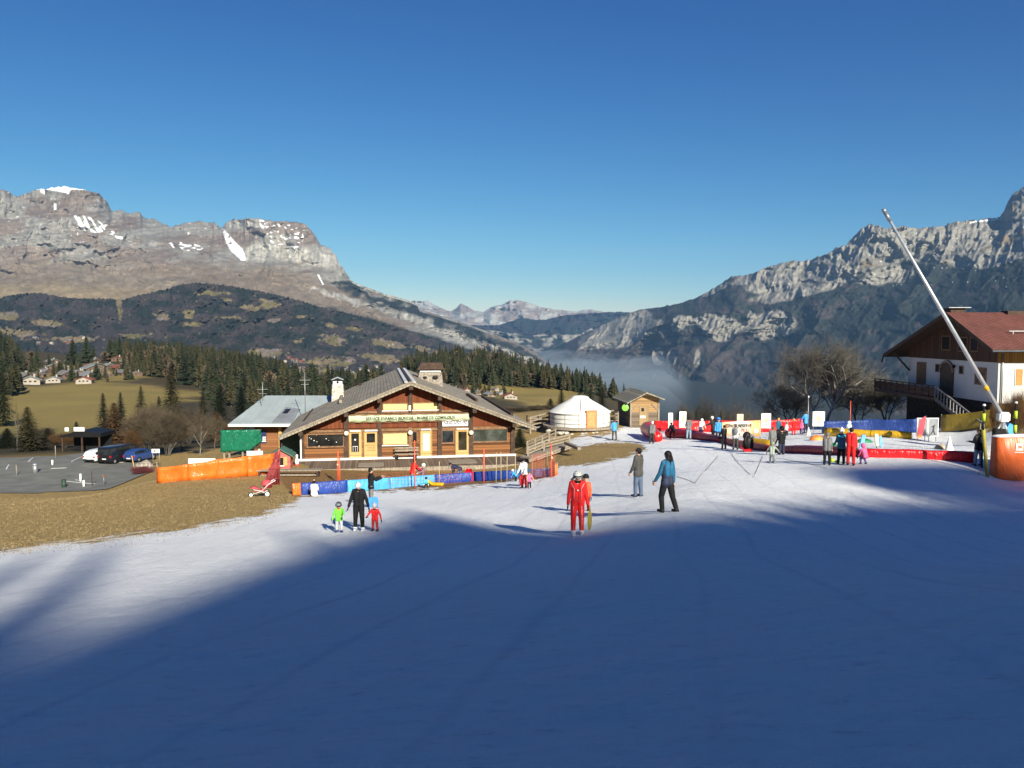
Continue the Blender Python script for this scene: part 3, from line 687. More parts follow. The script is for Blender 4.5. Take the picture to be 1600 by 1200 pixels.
def conifer_mb(seed, nb, twigs=1, width=0.2, droop=0.25, base=0.08, irregular=0.25, rnd=False):
    """unit-height conifer; slot 0 needles, slot 1 bark"""
    r = random.Random(seed); V = []; Fc = []; ga = 2.39996
    for i in range(nb):
        t = base + (1 - base) * (i / nb) ** 0.85
        L = width * ((1 - t) ** 0.82 + 0.03 if not rnd else max(math.sin(math.pi * min(t * 1.02, 1)), 0.05) ** 0.6) * (1 + irregular * r.uniform(-1, 0.7)) * (1.0 if t > base + 0.05 else 0.8)
        ph = i * ga + r.uniform(-0.4, 0.4); ca, sa = math.cos(ph), math.sin(ph)
        dz = -droop * L * r.uniform(0.4, 1.4) + 0.004
        z0 = t + r.uniform(-0.008, 0.008); up = 0.35 * L * r.random()
        if twigs == 1:
            w = max(0.22 * L, 0.010) + 0.006; hk = 0.30 * L + 0.008
            o = len(V)
            V += [(0.02 * ca * L, 0.02 * sa * L, z0 + 0.3 * hk), (ca * L * 0.55 - sa * w, sa * L * 0.55 + ca * w, z0 + dz * 0.4 - hk), (ca * L, sa * L, z0 + dz),
                  (ca * L * 0.55 + sa * w, sa * L * 0.55 - ca * w, z0 + dz * 0.4 - hk), (ca * L * 0.5, sa * L * 0.5, z0 + dz * 0.3 + up * 0.2 + 0.004)]
            Fc += [(o, o + 1, o + 4), (o + 1, o + 2, o + 4), (o + 4, o + 2, o + 3), (o, o + 4, o + 3)]
        else:
            for k in range(twigs):
                f = (k + 0.7) / twigs; sg = 1 if k % 2 else -1
                bx, by, bz = ca * L * f, sa * L * f, z0 + dz * f * f + up * f * (1 - f)
                tl = (0.32 * L * (1.15 - f) + 0.012) * r.uniform(0.7, 1.3); a2 = ph + sg * r.uniform(0.5, 1.1) * (1.2 - f)
                tx, ty = math.cos(a2) * tl, math.sin(a2) * tl; w = 0.28 * tl; hz = -r.uniform(0.15, 0.65) * tl
                o = len(V)
                V += [(bx - tx * .3, by - ty * .3, bz), (bx + tx * .4 - ty / tl * w, by + ty * .4 + tx / tl * w, bz + hz * .7), (bx + tx, by + ty, bz + hz),
                      (bx + tx * .4 + ty / tl * w, by + ty * .4 - tx / tl * w, bz + hz * .7)]
                Fc += [(o, o + 1, o + 2), (o, o + 2, o + 3)]
    cr = MB(); cr.add(V, Fc, 0)
    tr = MB(); tr.tube([(0, 0, -0.03), (0, 0, 0.4), (0, 0, 0.97)], [0.014, 0.009, 0.002], 6)
    return cr, tr
def bare_mb(seed, levels=4, spread=0.75, kids=(7, 6, 6, 5), h=1.0, multi=1, thick=0.018, upb=0.25):
    r = random.Random(seed); limbs = MB(); tw = MB()
    def grow(p0, d, L, rad, lv):
        n = 3 if lv < levels else 2
        pts = [p0]; dd = d.copy()
        for i in range(n):
            dd = (dd + Vector((r.uniform(-1, 1), r.uniform(-1, 1), r.uniform(-0.5, 1))) * 0.20 + Vector((0, 0, upb * 0.25))).normalized()
            pts.append(pts[-1] + dd * (L / n))
        rads = [rad * (1 - 0.5 * i / n) for i in range(n + 1)]
        if lv <= 1: limbs.tube(pts, rads, 6, 0)
        elif lv == 2: tw.tube(pts, rads, 4, 0, caps=False)
        else: tw.tube(pts, rads, 3, 0, caps=False)
        if lv >= levels: return
        nk = kids[lv]
        for k in range(nk):
            f = 0.28 + 0.72 * (k + r.random()) / nk if lv else 0.35 + 0.65 * (k + r.random()) / nk
            f = min(f, 0.999) * n; i = int(f); fr = f - i
            q = pts[i] * (1 - fr) + pts[i + 1] * fr
            ax = dd.orthogonal().normalized(); ax.rotate(Quaternion(dd, r.uniform(0, 6.283)))
            nd = (dd * (1 - spread * 0.6) + ax * spread).normalized(); nd.z += upb * 0.5; nd.normalize()
            grow(q, nd, L * r.uniform(0.48, 0.72), max(rad * 0.45, 0.0015), lv + 1)

    for k in range(multi):
        a = r.uniform(0, 6.28); ln = 0.0 if multi == 1 else r.uniform(0.15, 0.45)
        grow(Vector((math.cos(a) * 0.02 * (multi > 1), math.sin(a) * 0.02 * (multi > 1), -0.02)), Vector((math.cos(a) * ln, math.sin(a) * ln, 1)).normalized(), 0.52 * h, thick, 0)
    return tw, limbs

FAR = []                         # shared meshes of small conifers
for s_ in range(7):
    cr, tr = conifer_mb(100 + s_, 150, 1, width=(0.15, 0.19, 0.22, 0.17, 0.25, 0.26, 0.2)[s_], droop=0.35 if s_ < 5 else -0.6, base=(0.05, 0.1, 0.04, 0.2, 0.06, .15, .2)[s_], irregular=0.5, rnd=s_ > 4)
    o_ = len(cr.v); cr.add(tr.v, tr.f, 1)
    me = cr.mesh('conifer'); me.materials.append((M_needle, M_needle2, M_needle, M_needle2, M_needle, M_twig, M_twig)[s_]); me.materials.append(M_bark); FAR.append((me, cr))
NEAR = []
for s_ in range(3):
    cr, tr = conifer_mb(200 + s_, 420, 5, width=(0.20, 0.26, 0.17)[s_], droop=0.4, base=0.05, irregular=0.35)
    NEAR.append((cr.mesh('crown'), tr.mesh('trunk')))
for a_, b_ in NEAR: a_.materials.append(M_needle); b_.materials.append(M_bark)
def near_conifer(loc, h, w, kind=0, label='', needle=None, group=None, name='conifer', rz=None):
    e = empty(name, loc, rng.uniform(0, 6.28) if rz is None else rz, label, 'tree', group)
    cm, tm = NEAR[kind]
    if needle is not None:
        key = cm.name + needle.name
        if key not in _mats:
            c2 = cm.copy(); c2.materials.clear(); c2.materials.append(needle); _mats[key] = c2
        cm = _mats[key]
    w0 = (0.20, 0.26, 0.17)[kind]; sx = 1.45 * w / (2 * w0)
    for nm, mm_ in (('crown', cm), ('trunk', tm)):
        o = bpy.data.objects.new(nm, mm_); C.objects.link(o); o.parent = e; o.scale = (sx, sx, h)
    return e
BAREM = {}
def bare_tree(loc, h, label, seed=1, mat=None, bark=None, name='bare_tree', w=None, group=None, key=None, **kw):
    key = (seed, tuple(sorted(kw.items())))
    if key not in BAREM:
        tw, lb = bare_mb(seed, **kw); BAREM[key] = (tw, lb)
    tw, lb = BAREM[key]
    e = empty(name, loc, rng.uniform(0, 6.28), label, 'tree' if name == 'bare_tree' else 'bush', group)
    xs = [v[0] for v in tw.v]; zs = max(v[2] for v in tw.v); w0 = max(xs) - min(xs)
    sx = h / zs if w is None else w / w0
    for nm, mbx, mt in (('crown', tw, mat or M_twig), ('trunk', lb, bark or M_bark)):
        kk = ('bm', key, nm, mt.name)
        if kk not in _mats:
            mm_ = mbx.mesh(nm); mm_.materials.append(mt); _mats[kk] = mm_
        o = bpy.data.objects.new(nm, _mats[kk]); C.objects.link(o); o.parent = e; o.scale = (sx, sx, h / zs)
    return e

# ---- forests on the ridges of the middle distance
r_ = random.Random(5); cand = []
def forest(poly, n, D0, D1, h0, h1, tagname):
    xs = [p_[0] for p_ in poly]; k = 0; px = []; D = []
    N = n * 14
    px = np.array([r_.uniform(min(xs), max(xs)) for _ in range(N)]); D = np.array([math.exp(r_.uniform(math.log(D0), math.log(D1))) for _ in range(N)])
    x = (px - 800) / F * D; z = terrain(x, D); qx, qy = proj(x, D, z)
    ok = poly_in(qx, qy, poly) > 0
    idx = np.where(ok)[0][:n]
    for i in idx: cand.append((float(x[i]), float(D[i]), float(z[i]), r_.uniform(h0, h1), tagname))
forest([(-60, 545), (20, 548), (60, 575), (100, 572), (170, 560), (225, 556), (300, 566), (380, 584), (480, 604), (600, 612), (600, 632), (480, 640), (380, 640), (310, 606), (240, 590), (150, 566), (60, 580), (20, 600), (-60, 590)], 760, 500, 950, 10, 27, 'left')
forest([(170, 540), (240, 545), (330, 556), (420, 580), (500, 600), (420, 600), (300, 580), (200, 560)], 320, 700, 900, 16, 25, 'left')
forest([(625, 580), (650, 568), (700, 563), (760, 566), (800, 578), (850, 590), (900, 603), (960, 625), (1020, 650), (1020, 662), (960, 640), (900, 622), (860, 608), (800, 604), (740, 602), (660, 600)], 1100, 700, 1150, 9, 23, 'centre')
forest([(320, 600), (470, 612), (620, 625), (620, 650), (470, 660), (380, 660), (330, 640)], 200, 330, 700, 10, 17, 'left')
forest([(-80, 500), (12, 520), (28, 560), (30, 620), (-80, 620)], 26, 330, 560, 14, 22, 'left')
forest([(0, 556), (220, 562), (235, 598), (0, 600)], 46, 520, 770, 6, 15, 'left')
forest([(690, 596), (800, 600), (800, 622), (700, 618)], 14, 480, 700, 6, 11, 'centre')
cand.sort(key=lambda c: -c[3] / c[1])
GL = {'left': ('evergreen tree standing in the wood on the ridge behind the village and meadow', 'trees of the wood behind the village'),
      'centre': ('evergreen tree standing in the wood covering the hill behind the chalet roof', 'trees of the wood on the central hill')}
for i, (x, y, z, h, tg) in enumerate(cand[:275]):
    k = r_.randrange(5) if r_.random() > (0.16 if tg == 'left' else 0.08) else r_.choice((5, 6))
    if k > 4: h *= 0.7
    o = bpy.data.objects.new('conifer' if k < 5 else 'bare_tree', FAR[k][0]); C.objects.link(o)
    o.location = (x, y, z - 0.3); o.rotation_euler = (0, 0, r_.uniform(0, 6.28)); w = h * r_.uniform(0.95, 1.6); o.scale = (w, w, h)
    tag(o, GL[tg][0] if k < 5 else 'brown leafless tree growing among the evergreens of the ridge wood', 'tree', GL[tg][1] if k < 5 else 'leafless trees in the ridge wood')
mb = MB()
V_, F_, M_ = [], [], []; off = 0
for (x, y, z, h, tg) in cand[275:]:
    k = r_.randrange(5) if r_.random() > 0.15 else r_.choice((5, 6)); h *= 1 if k < 5 else .7; src = FAR[k][1]; a = r_.uniform(0, 6.28); ca, sa = math.cos(a), math.sin(a); w = h * r_.uniform(0.95, 1.6)
    v = np.array(src.v); v = np.stack([x + (v[:, 0] * ca - v[:, 1] * sa) * w, y + (v[:, 0] * sa + v[:, 1] * ca) * w, z - 0.3 + v[:, 2] * h], -1)
    V_.append(v); F_ += [tuple(j + off for j in f) for f in src.f]; M_ += [3 if (mi_ == 0 and k > 4) else 2 if (mi_ == 0 and k % 2) else mi_ for mi_ in src.m]; off += len(v)
me = bpy.data.meshes.new('forest'); me.from_pydata(np.concatenate(V_).tolist(), [], F_); me.update(); me.polygons.foreach_set('material_index', M_)
tag(link('forest', me, [M_needle, M_bark, M_needle2, M_twig]), 'far evergreen wood filling the ridges behind the individual trees', 'forest', kind='stuff')

# ---- single trees: px, py of foot, py of top, width in px, D, kind, label
def px_tree(px, D, top, wpx, kind, label, needle=None, group=None, name='conifer'):
    g = at_d(px, D); tx, ty, tz = pt(px, top, D); h = max(float(tz) - g.z, 1.5)
    return near_conifer(g - Vector((0, 0, 0.1)), h, wpx / F * D, kind, label, needle, group, name)
for a in [(45, 108, 634, 46, 0, 'bushy spruce left of the car park, tallest beside its entrance', M_needle2),
          (12, 118, 668, 40, 1, 'low dark spruce at the left edge beside the car park', None),
          (75, 120, 668, 30, 2, 'small dark spruce just right of the bushy spruce by the car park', M_needle2),
          (163, 150, 613, 26, 2, 'narrow dark spruce standing left of the rust coloured larch', None),
          (120, 170, 658, 18, 2, 'small thin spruce at the foot of the meadow', None),
          (190, 200, 612, 24, 0, 'small dark spruce behind the top of the rust coloured larch', None),
          (222, 190, 602, 30, 0, 'slender green spruce between the larch and the tall spruce', M_needle2),
          (270, 140, 574, 48, 1, 'tall broad spruce above the parked cars, highest of its group', M_needle2),
          (250, 150, 618, 30, 0, 'small spruce touching the left side of the tall spruce', M_needle2),
          (345, 190, 600, 34, 1, 'dark spruce above the green tarpaulin, left of a pair', None),
          (378, 200, 604, 32, 0, 'dark spruce above the green tarpaulin, right of a pair', None),
          (318, 230, 612, 26, 0, 'distant small spruce left of the pair above the tarpaulin', None),
          (6, 240, 575, 34, 1, 'dark spruce at the left edge of the meadow', None),
          (812, 72, 668, 30, 1, 'nearly black fir just right of the chalet wall', None),
          (860, 170, 622, 30, 0, 'dark spruce left behind the white yurt', None),
          (877, 180, 608, 26, 2, 'slim spruce rising left behind the yurt roof', None),
          (840, 150, 632, 22, 2, 'small spruce between the scrub and the yurt', None),
          (922, 200, 606, 36, 1, 'broad dark spruce directly behind the yurt roof', None),
          (940, 190, 604, 30, 0, 'spruce behind the right shoulder of the yurt', None),
          (905, 210, 612, 30, 0, 'spruce behind the crown of the yurt', None),
          (985, 230, 610, 22, 2, 'thin spruce poking up left behind the wooden shed', None),
          (1088, 130, 636, 22, 0, 'small evergreen behind the two white signs', M_needle2),
          (1060, 125, 640, 18, 0, 'small evergreen right of the shed wall', M_needle2),
          (1125, 140, 640, 18, 0, 'little spruce poking above the red barrier', None)]:
    px_tree(*a)
for i, a in enumerate([(180, 120, 628, 52, 0, 'rust coloured larch tree behind the parked cars', M_larch), (340, 125, 642, 36, 0, 'rust coloured larch left of the green tarpaulin', M_larch),
          (205, 128, 650, 40, 1, 'low rusty larch on the right of the biggest larch', M_larch)]):
    px_tree(*a, name='larch')
def px_bare(px, D, top, wpx, label, **kw):
    g = at_d(px, D); tz = float(pt(px, top, D)[2])
    return bare_tree(g - Vector((0, 0, 0.15)), max(tz - g.z, 1.0), label, w=wpx / F * D, **kw)
K4 = dict(kids=(9, 8, 7, 5), thick=0.016); KB = dict(kids=(8, 8, 7, 5), multi=7, thick=0.009, spread=0.7)
px_bare(232, 101, 622, 96, 'large grey brown leafless bush behind the blue car', seed=3, name='bare_bush', **KB)
px_bare(262, 97, 628, 96, 'spreading leafless bush right of the parked cars', seed=4, name='bare_bush', **KB)
px_bare(285, 104, 622, 60, 'tangled leafless tree above the right end of the car park', seed=6, **K4)
px_bare(312, 92, 625, 48, 'leafless tree with pale stems left of the green tarpaulin', seed=7, bark=M_bark2, **K4)
px_bare(335, 100, 640, 40, 'brown leafless tree behind the pale stemmed one', seed=8, **K4)
px_bare(210, 100, 662, 40, 'low brown bush directly behind the black van', seed=9, name='bare_bush', mat=M_larch, **KB)
px_bare(27, 112, 625, 20, 'thin pale birch beside the bushy spruce', seed=10, bark=M_bark2, kids=(7, 5, 4, 3))
px_bare(100, 118, 672, 60, 'low brown scrub along the far side of the car park', seed=11, name='bare_bush', mat=M_larch, **KB)
px_bare(65, 112, 690, 50, 'small brown shrub behind the car park fence', seed=12, name='bare_bush', **KB)
px_bare(70, 128, 662, 60, 'brown leafless thicket at the lower left edge of the meadow', seed=14, name='bare_bush', **KB)
px_bare(140, 132, 672, 60, 'brown leafless thicket below the meadow behind the white boards', seed=15, name='bare_bush', mat=M_larch, **KB)
px_bare(295, 125, 632, 70, 'tall grey brown thicket right below the tall spruce', seed=16, name='bare_bush', **KB)
px_bare(245, 122, 625, 60, 'tall brown thicket right of the larch group', seed=17, name='bare_bush', **KB)
px_bare(365, 105, 655, 46, 'leafless bush behind the green tarpaulin', seed=13, name='bare_bush', mat=M_larch, **KB)
px_bare(1284, 84, 512, 185, 'large round leafless tree behind the blue barrier', seed=21, mat=M_twig3, bark=M_bark2, spread=0.8, kids=(9, 8, 6, 5), multi=3, thick=0.014)
px_bare(1238, 92, 565, 120, 'leafless tree left of the large round one', seed=22, mat=M_twig3, spread=0.8, kids=(8, 8, 6, 5), multi=2, thick=0.013)
px_bare(1340, 90, 560, 110, 'leafless tree right of the large round one', seed=23, mat=M_twig3, spread=0.8, kids=(8, 8, 6, 5), multi=3, thick=0.013)
px_bare(1385, 86, 575, 95, 'dark leafless tree in front of the right house', seed=24, mat=M_twig2, spread=0.8, kids=(8, 7, 6, 5), multi=4, thick=0.013)
for k, (px, D, top, w) in enumerate([(1130, 150, 612, 90), (1170, 145, 618, 80), (1095, 155, 610, 70), (1065, 140, 622, 50), (1205, 150, 622, 60)]):
    px_bare(px, D, top, w, ['grey leafless tree rising behind the red barrier, beside the orange banner', 'grey leafless tree behind the right part of the red barrier', 'grey leafless tree behind the two white signs', 'grey leafless tree just right of the wooden shed', 'small grey leafless tree at the right end of the misty row'][k], seed=30 + k, mat=M_twig, kids=(7, 7, 6, 5), multi=2, thick=0.012)
for k, (px, D, top, w) in enumerate([(765, 150, 632, 40), (790, 120, 640, 46), (815, 110, 645, 40), (835, 118, 650, 40), (745, 170, 628, 40), (800, 190, 632, 60), (850, 130, 652, 34)]):
    px_bare(px, D, top, w, ['grey scrub bush above the chalet roof edge', 'bushy grey scrub right of the chalet roof', 'dense scrub bush left of the yurt fence', 'scrub bush behind the crates beside the yurt', 'small scrub bush in the valley left of the red house', 'wide scrub patch below the small houses', 'low scrub bush touching the yurt fence'][k], seed=40 + k, mat=M_twig, name='bare_bush', **KB)
px_bare(1585, 48, 596, 46, 'bare reddish bush in front of the white house wall', seed=51, name='bare_bush', mat=M_larch, **KB)
px_bare(1555, 52, 615, 30, 'small bare bush beside the house corner', seed=52, name='bare_bush', mat=M_larch, **KB)
px_bare(225, 80, 735, 50, 'low reddish shrub left of the orange fence', seed=53, name='bare_bush', mat=pm('red twigs', (0.16, 0.035, 0.04), 0.8, 0.3, 3), **KB)

# ---- the wood on the slope above the viewpoint: it throws the big shadow over the piste
CAST = []
def caster(px, py, L, w=None):
    """a tree whose top shades the ground seen at (px, py)"""
    g = hit(px, py); q = g + Vector((S.x, S.y, 0)).normalized() * L; ztop = g.z + L * math.tan(SUN_EL) + 0.9
    zb = gz(q.x, q.y); h = ztop - zb
    if h > 4: CAST.append((q.x, q.y, zb - 0.2, h, (w or max(h * 0.42, 7))))
EX = [-200, -60, 40, 110, 180, 240, 300, 350, 400, 455, 500, 545, 590, 640, 690, 740, 800, 860, 915, 965, 1020, 1075, 1130, 1180, 1240, 1310, 1380, 1450, 1530, 1610, 1700]
EY = [1170, 1095, 1052, 1028, 998, 975, 950, 928, 906, 884, 868, 852, 826, 801, 826, 843, 851, 850, 842, 832, 822, 815, 808, 800, 793, 788, 784, 780, 777, 775, 772]
for px, py in zip(EX, EY): caster(px, py, 165 + (px % 7) * 1.5, 10)
for px in range(-180, 1720, 26):
    py = float(np.interp(px, EX, EY)); caster(px, py + 9, 158, 11); caster(px + 9, py + 24, 150, 11)
    if px % 4 == 0: caster(px, py + 55, 140, 11); caster(px + 13, py + 110, 128, 12); caster(px, py + 220, 110, 12)
BAND_CAST = []  # crowns on bare trunks, added out of view to cast the right-hand shadow band
for px in range(1335, 1490, 22):
    caster(px, 736 - 4 * math.sin(math.pi * (px - 1335) / 300) if px < 1640 else 740, 172, 7); BAND_CAST.append(len(CAST) - 1)
for px, py, w in [(455, 832, 4.5), (170, 852, 4), (60, 868, 4.5), (-60, 880, 6)]: caster(px, py, 172, w)
cr, tr = conifer_mb(400, 520, 1, width=0.24, droop=0.35, base=0.03, irregular=0.3)
cv = np.array(cr.v); V_ = []; F_ = []; off = 0
for i_, (x, y, z, h, w) in enumerate(CAST):
    a = r_.uniform(0, 6.28); ca, sa = math.cos(a), math.sin(a); k = w / 0.48
    V_.append(np.stack([x + (cv[:, 0] * ca - cv[:, 1] * sa) * k, y + (cv[:, 0] * sa + cv[:, 1] * ca) * k, z + cv[:, 2] * h if i_ not in BAND_CAST else z + h - 2.4 + cv[:, 2] * 2.4], -1))
    F_ += [tuple(j + off for j in f) for f in cr.f]; off += len(cv)
    if i_ in BAND_CAST: tv, tf = tube([(x, y, z), (x, y, z + h)], [0.2, 0.08], 6); V_.append(np.array([tuple(v) for v in tv])); F_ += [tuple(j + off for j in f) for f in tf]; off += len(tv)
me = bpy.data.meshes.new('forest'); me.from_pydata(np.concatenate(V_).tolist(), [], F_); me.update()
tag(link('forest', me, [M_needle]), 'spruce wood covering the slope behind the viewpoint, with crowns added to cast a shadow band', 'forest', kind='stuff')
# ---- tufts of dry grass along the ragged snow edge
tx = np.random.RandomState(3); n = 40000; tpx = np.concatenate([tx.uniform(-30, 470, n), tx.uniform(868, 1015, n // 6)]); tD = np.exp(tx.uniform(math.log(26), math.log(66), len(tpx)))
X_ = (tpx - 800) / F * tD; Z_ = terrain(X_, tD); qx, qy = proj(X_, tD, Z_)
dS = poly_in(qx, qy, SNOW) * tD / 30; ok = (dS < 5 + tx.normal(0, 5, len(dS))) & (poly_in(qx, qy, [(425, 700), (890, 700), (890, 772), (425, 772)]) < 0) & (poly_in(qx, qy, [(-60, 700), (244, 700), (238, 741), (217, 751), (177, 767), (60, 773), (-60, 772)]) < 0) & ((qx < 470) | (qy > 690) & (qy < 732))
V_ = []; F_ = []; rt_ = random.Random(4)
for x, y, z in list(zip(X_[ok], tD[ok], Z_[ok]))[:14000]:
    for _ in range(2):
        a = rt_.uniform(0, 6.28); w = rt_.uniform(.008, .02); h = rt_.uniform(.02, .08); lx, ly = rt_.uniform(-.09, .09), rt_.uniform(-.09, .09); o = len(V_)
        V_ += [(x - w * math.cos(a), y - w * math.sin(a), z - .02), (x + w * math.cos(a), y + w * math.sin(a), z - .02), (x + lx, y + ly, z + h)]; F_.append((o, o + 1, o + 2))
tag(link('grass', mesh_from('grass', V_, F_), foliage_mat('straw tufts', (0.12, 0.085, 0.042), (0.37, 0.275, 0.14))), 'dry straw coloured grass tufts along the ragged edge of the snow', 'grass', kind='stuff')
# ================================================================== building materials
def plank_mat(name, c1, c2, size=0.18, vertical=False, gap=0.25, rough=0.8, axis='Z'):
    """sawn boards: each board its own tone, thin dark joints, grain"""
    m, t, b = new_mat(name)
    tc = t.n('ShaderNodeTexCoord'); sx = t.n('ShaderNodeSeparateXYZ'); t.l(tc.outputs['Object'], sx.inputs[0])
    co = {'X': sx.outputs[0], 'Y': sx.outputs[1], 'Z': sx.outputs[2]}[axis]
    s_ = t.math('DIVIDE', co, size); fl = t.math('FLOOR', s_); fr = t.math('FRACT', s_)
    wn = t.n('ShaderNodeTexWhiteNoise', noise_dimensions='1D'); t.l(fl, wn.inputs['W'])
    g = t.noise(5, 6, 0.7, sc={'Z': (0.5, 0.5, 9), 'X': (9, 0.5, 0.5), 'Y': (0.5, 9, 0.5)}[axis])
    f = t.math('ADD', t.math('MULTIPLY', wn.outputs['Value'], 0.55), t.math('MULTIPLY', g, 0.6))
    c_ = t.ramp(f, [(0.2, c1), (0.85, c2)])
    j = t.math('MINIMUM', fr, t.math('SUBTRACT', 1.0, fr)); jm = t.n('ShaderNodeMapRange', i_1=0.0, i_2=0.08); t.l(j, jm.inputs[0])
    jj = t.math('ADD', t.math('MULTIPLY', jm.outputs[0], gap), 1 - gap)
    c_ = t.mix(1.0, c_, jj, 'MULTIPLY') if False else t.mix(jm.outputs[0], tuple(x * (1 - gap * 2) for x in c1), c_)
    t.l(c_, b.inputs['Base Color']); b.inputs['Roughness'].default_value = rough; b.inputs['Specular IOR Level'].default_value = 0.25
    bn = t.n('ShaderNodeBump', i_Strength=0.7, i_Distance=0.02); t.l(jm.outputs[0], bn.inputs['Height']); t.l(bn.outputs[0], b.inputs['Normal'])
    return m
def shingle_mat(name, c1, c2, rx=0.5, ry=0.28):
    """weathered roof: rows of shingles across the slope (object x = across slope, y = along eave)"""
    m, t, b = new_mat(name)
    tc = t.n('ShaderNodeTexCoord'); sx = t.n('ShaderNodeSeparateXYZ'); t.l(tc.outputs['Object'], sx.inputs[0])
    cb = t.n('ShaderNodeCombineXYZ'); t.l(sx.outputs[1], cb.inputs[0]); t.l(sx.outputs[0], cb.inputs[1])
    br = t.n('ShaderNodeTexBrick'); br.inputs['Scale'].default_value = 1.0; br.inputs['Brick Width'].default_value = rx; br.inputs['Row Height'].default_value = ry
    br.inputs['Mortar Size'].default_value = 0.02; br.inputs['Color1'].default_value = (*c1, 1); br.inputs['Color2'].default_value = (*c2, 1); br.inputs['Mortar'].default_value = (*[x * 0.35 for x in c1], 1)
    t.l(cb.outputs[0], br.inputs['Vector'])
    n = t.noise(0.7, 5, 0.65); c_ = t.mix(0.6, br.outputs['Color'], t.ramp(n, [(0.3, (0.72, 0.72, 0.7)), (0.7, (1.3, 1.26, 1.2))]), 'MULTIPLY')
    t.l(c_, b.inputs['Base Color']); b.inputs['Roughness'].default_value = 0.85
    bn = t.n('ShaderNodeBump', i_Strength=0.5, i_Distance=0.03); t.l(br.outputs['Fac'], bn.inputs['Height']); bn.invert = True; t.l(bn.outputs[0], b.inputs['Normal'])
    return m
def glass_mat(name, c=(0.012, 0.014, 0.016), rough=0.06):
    m, t, b = new_mat(name); n = t.noise(1.1, 3, 0.6)
    t.l(t.ramp(n, [(0.4, c), (0.75, tuple(x * 3 + 0.01 for x in c))]), b.inputs['Base Color']); b.inputs['Roughness'].default_value = rough
    b.inputs['Specular IOR Level'].default_value = 0.6; return m
def tarp_mat(name, col, rough=0.32, sc=1.6):
    """shiny creased plastic sheet"""
    m, t, b = new_mat(name); n = t.noise(sc * 1.5, 4, 0.6)
    t.l(t.ramp(n, [(0.3, tuple(c * 0.78 for c in col)), (0.7, tuple(min(1, c * 1.15) for c in col))]), b.inputs['Base Color'])
    b.inputs['Roughness'].default_value = rough
    w = t.n('ShaderNodeTexNoise'); w.inputs['Scale'].default_value = sc; w.inputs['Detail'].default_value = 3; w.inputs['Distortion'].default_value = 2.5
    tc = t.n('ShaderNodeTexCoord'); mp = t.n('ShaderNodeMapping'); mp.inputs['Rotation'].default_value = (0.3, 0.5, 0.6); mp.inputs['Scale'].default_value = (2.2, 2.2, 0.8)
    t.l(tc.outputs['Object'], mp.inputs[0]); t.l(mp.outputs[0], w.inputs[0])
    bn = t.n('ShaderNodeBump', i_Strength=0.6, i_Distance=0.10); t.l(w.outputs[0], bn.inputs['Height']); t.l(bn.outputs[0], b.inputs['Normal'])
    return m
M_log = plank_mat('brown log wall', (0.075, 0.028, 0.011), (0.27, 0.115, 0.042), 0.20, gap=0.4)
M_gable = plank_mat('red brown gable boards', (0.11, 0.028, 0.011), (0.20, 0.058, 0.022), 0.16, axis='X')
M_dwood = pm('dark beam wood', (0.055, 0.028, 0.016), 0.8, 0.25, 4, 0.3)
M_mwood = pm('mid brown trim', (0.20, 0.105, 0.05), 0.75, 0.2, 5, 0.3)
M_lwood = pm('pale door wood', (0.50, 0.31, 0.11), 0.65, 0.12, 6, 0.15, sc=(8, 8, 0.6))
M_yel = pm('yellow shutter', (0.62, 0.50, 0.20), 0.7, 0.05, 3, 0.05)
M_shingle = shingle_mat('weathered shingles', (0.24, 0.205, 0.155), (0.36, 0.315, 0.24))
M_deck = plank_mat('deck boards', (0.11, 0.075, 0.055), (0.23, 0.165, 0.12), 0.22, axis='X', gap=0.35)
M_glass = glass_mat('dark window glass')
M_white = pm('white paint', (0.78, 0.77, 0.74), 0.6, 0.04, 3)
M_cream = pm('cream lamp globe', (0.80, 0.74, 0.58), 0.35, 0.03, 3)
M_stone = pm('rubble stone', (0.26, 0.22, 0.18), 0.9, 0.35, 5, 0.8)
M_pstone = pm('pale stone', (0.48, 0.44, 0.37), 0.9, 0.3, 4, 0.8)
M_black = pm('black plastic', (0.012, 0.012, 0.013), 0.5, 0.1, 3)
M_grey = pm('grey metal', (0.32, 0.33, 0.34), 0.45, 0.08, 3, metal=0.6)
M_steel = pm('galvanised pipe', (0.50, 0.51, 0.52), 0.38, 0.08, 6, metal=0.5)
M_banner = pm('pale green banner cloth', (0.50, 0.56, 0.36), 0.8, 0.05, 2)
M_ink = pm('printed dark letters', (0.03, 0.035, 0.03), 0.7, 0.05, 2)
M_oldwood = pm('weathered grey wood', (0.26, 0.215, 0.165), 0.85, 0.25, 4, 0.4, sc=(4, 4, 1))
def text_mesh(body, size, mat, parent, loc, rot=(math.pi / 2, 0, 0), width=None, name='lettering', bold=0.0, extr=0.004):
    cu = bpy.data.curves.new(name, 'FONT'); cu.body = body; cu.size = size; cu.extrude = extr; cu.offset = bold; cu.align_x = 'CENTER'; cu.align_y = 'CENTER'; cu.resolution_u = 3
    tmp = bpy.data.objects.new('tmp', cu); C.objects.link(tmp); dg = bpy.context.evaluated_depsgraph_get()
    me = bpy.data.meshes.new_from_object(tmp.evaluated_get(dg)); bpy.data.objects.remove(tmp); bpy.data.curves.remove(cu)
    o = link(name, me, mat, parent); o.location = loc; o.rotation_euler = rot
    if width:
        xs = [v.co.x for v in me.vertices]; k = width / (max(xs) - min(xs)); o.scale = (k, 1, 1)
    return o
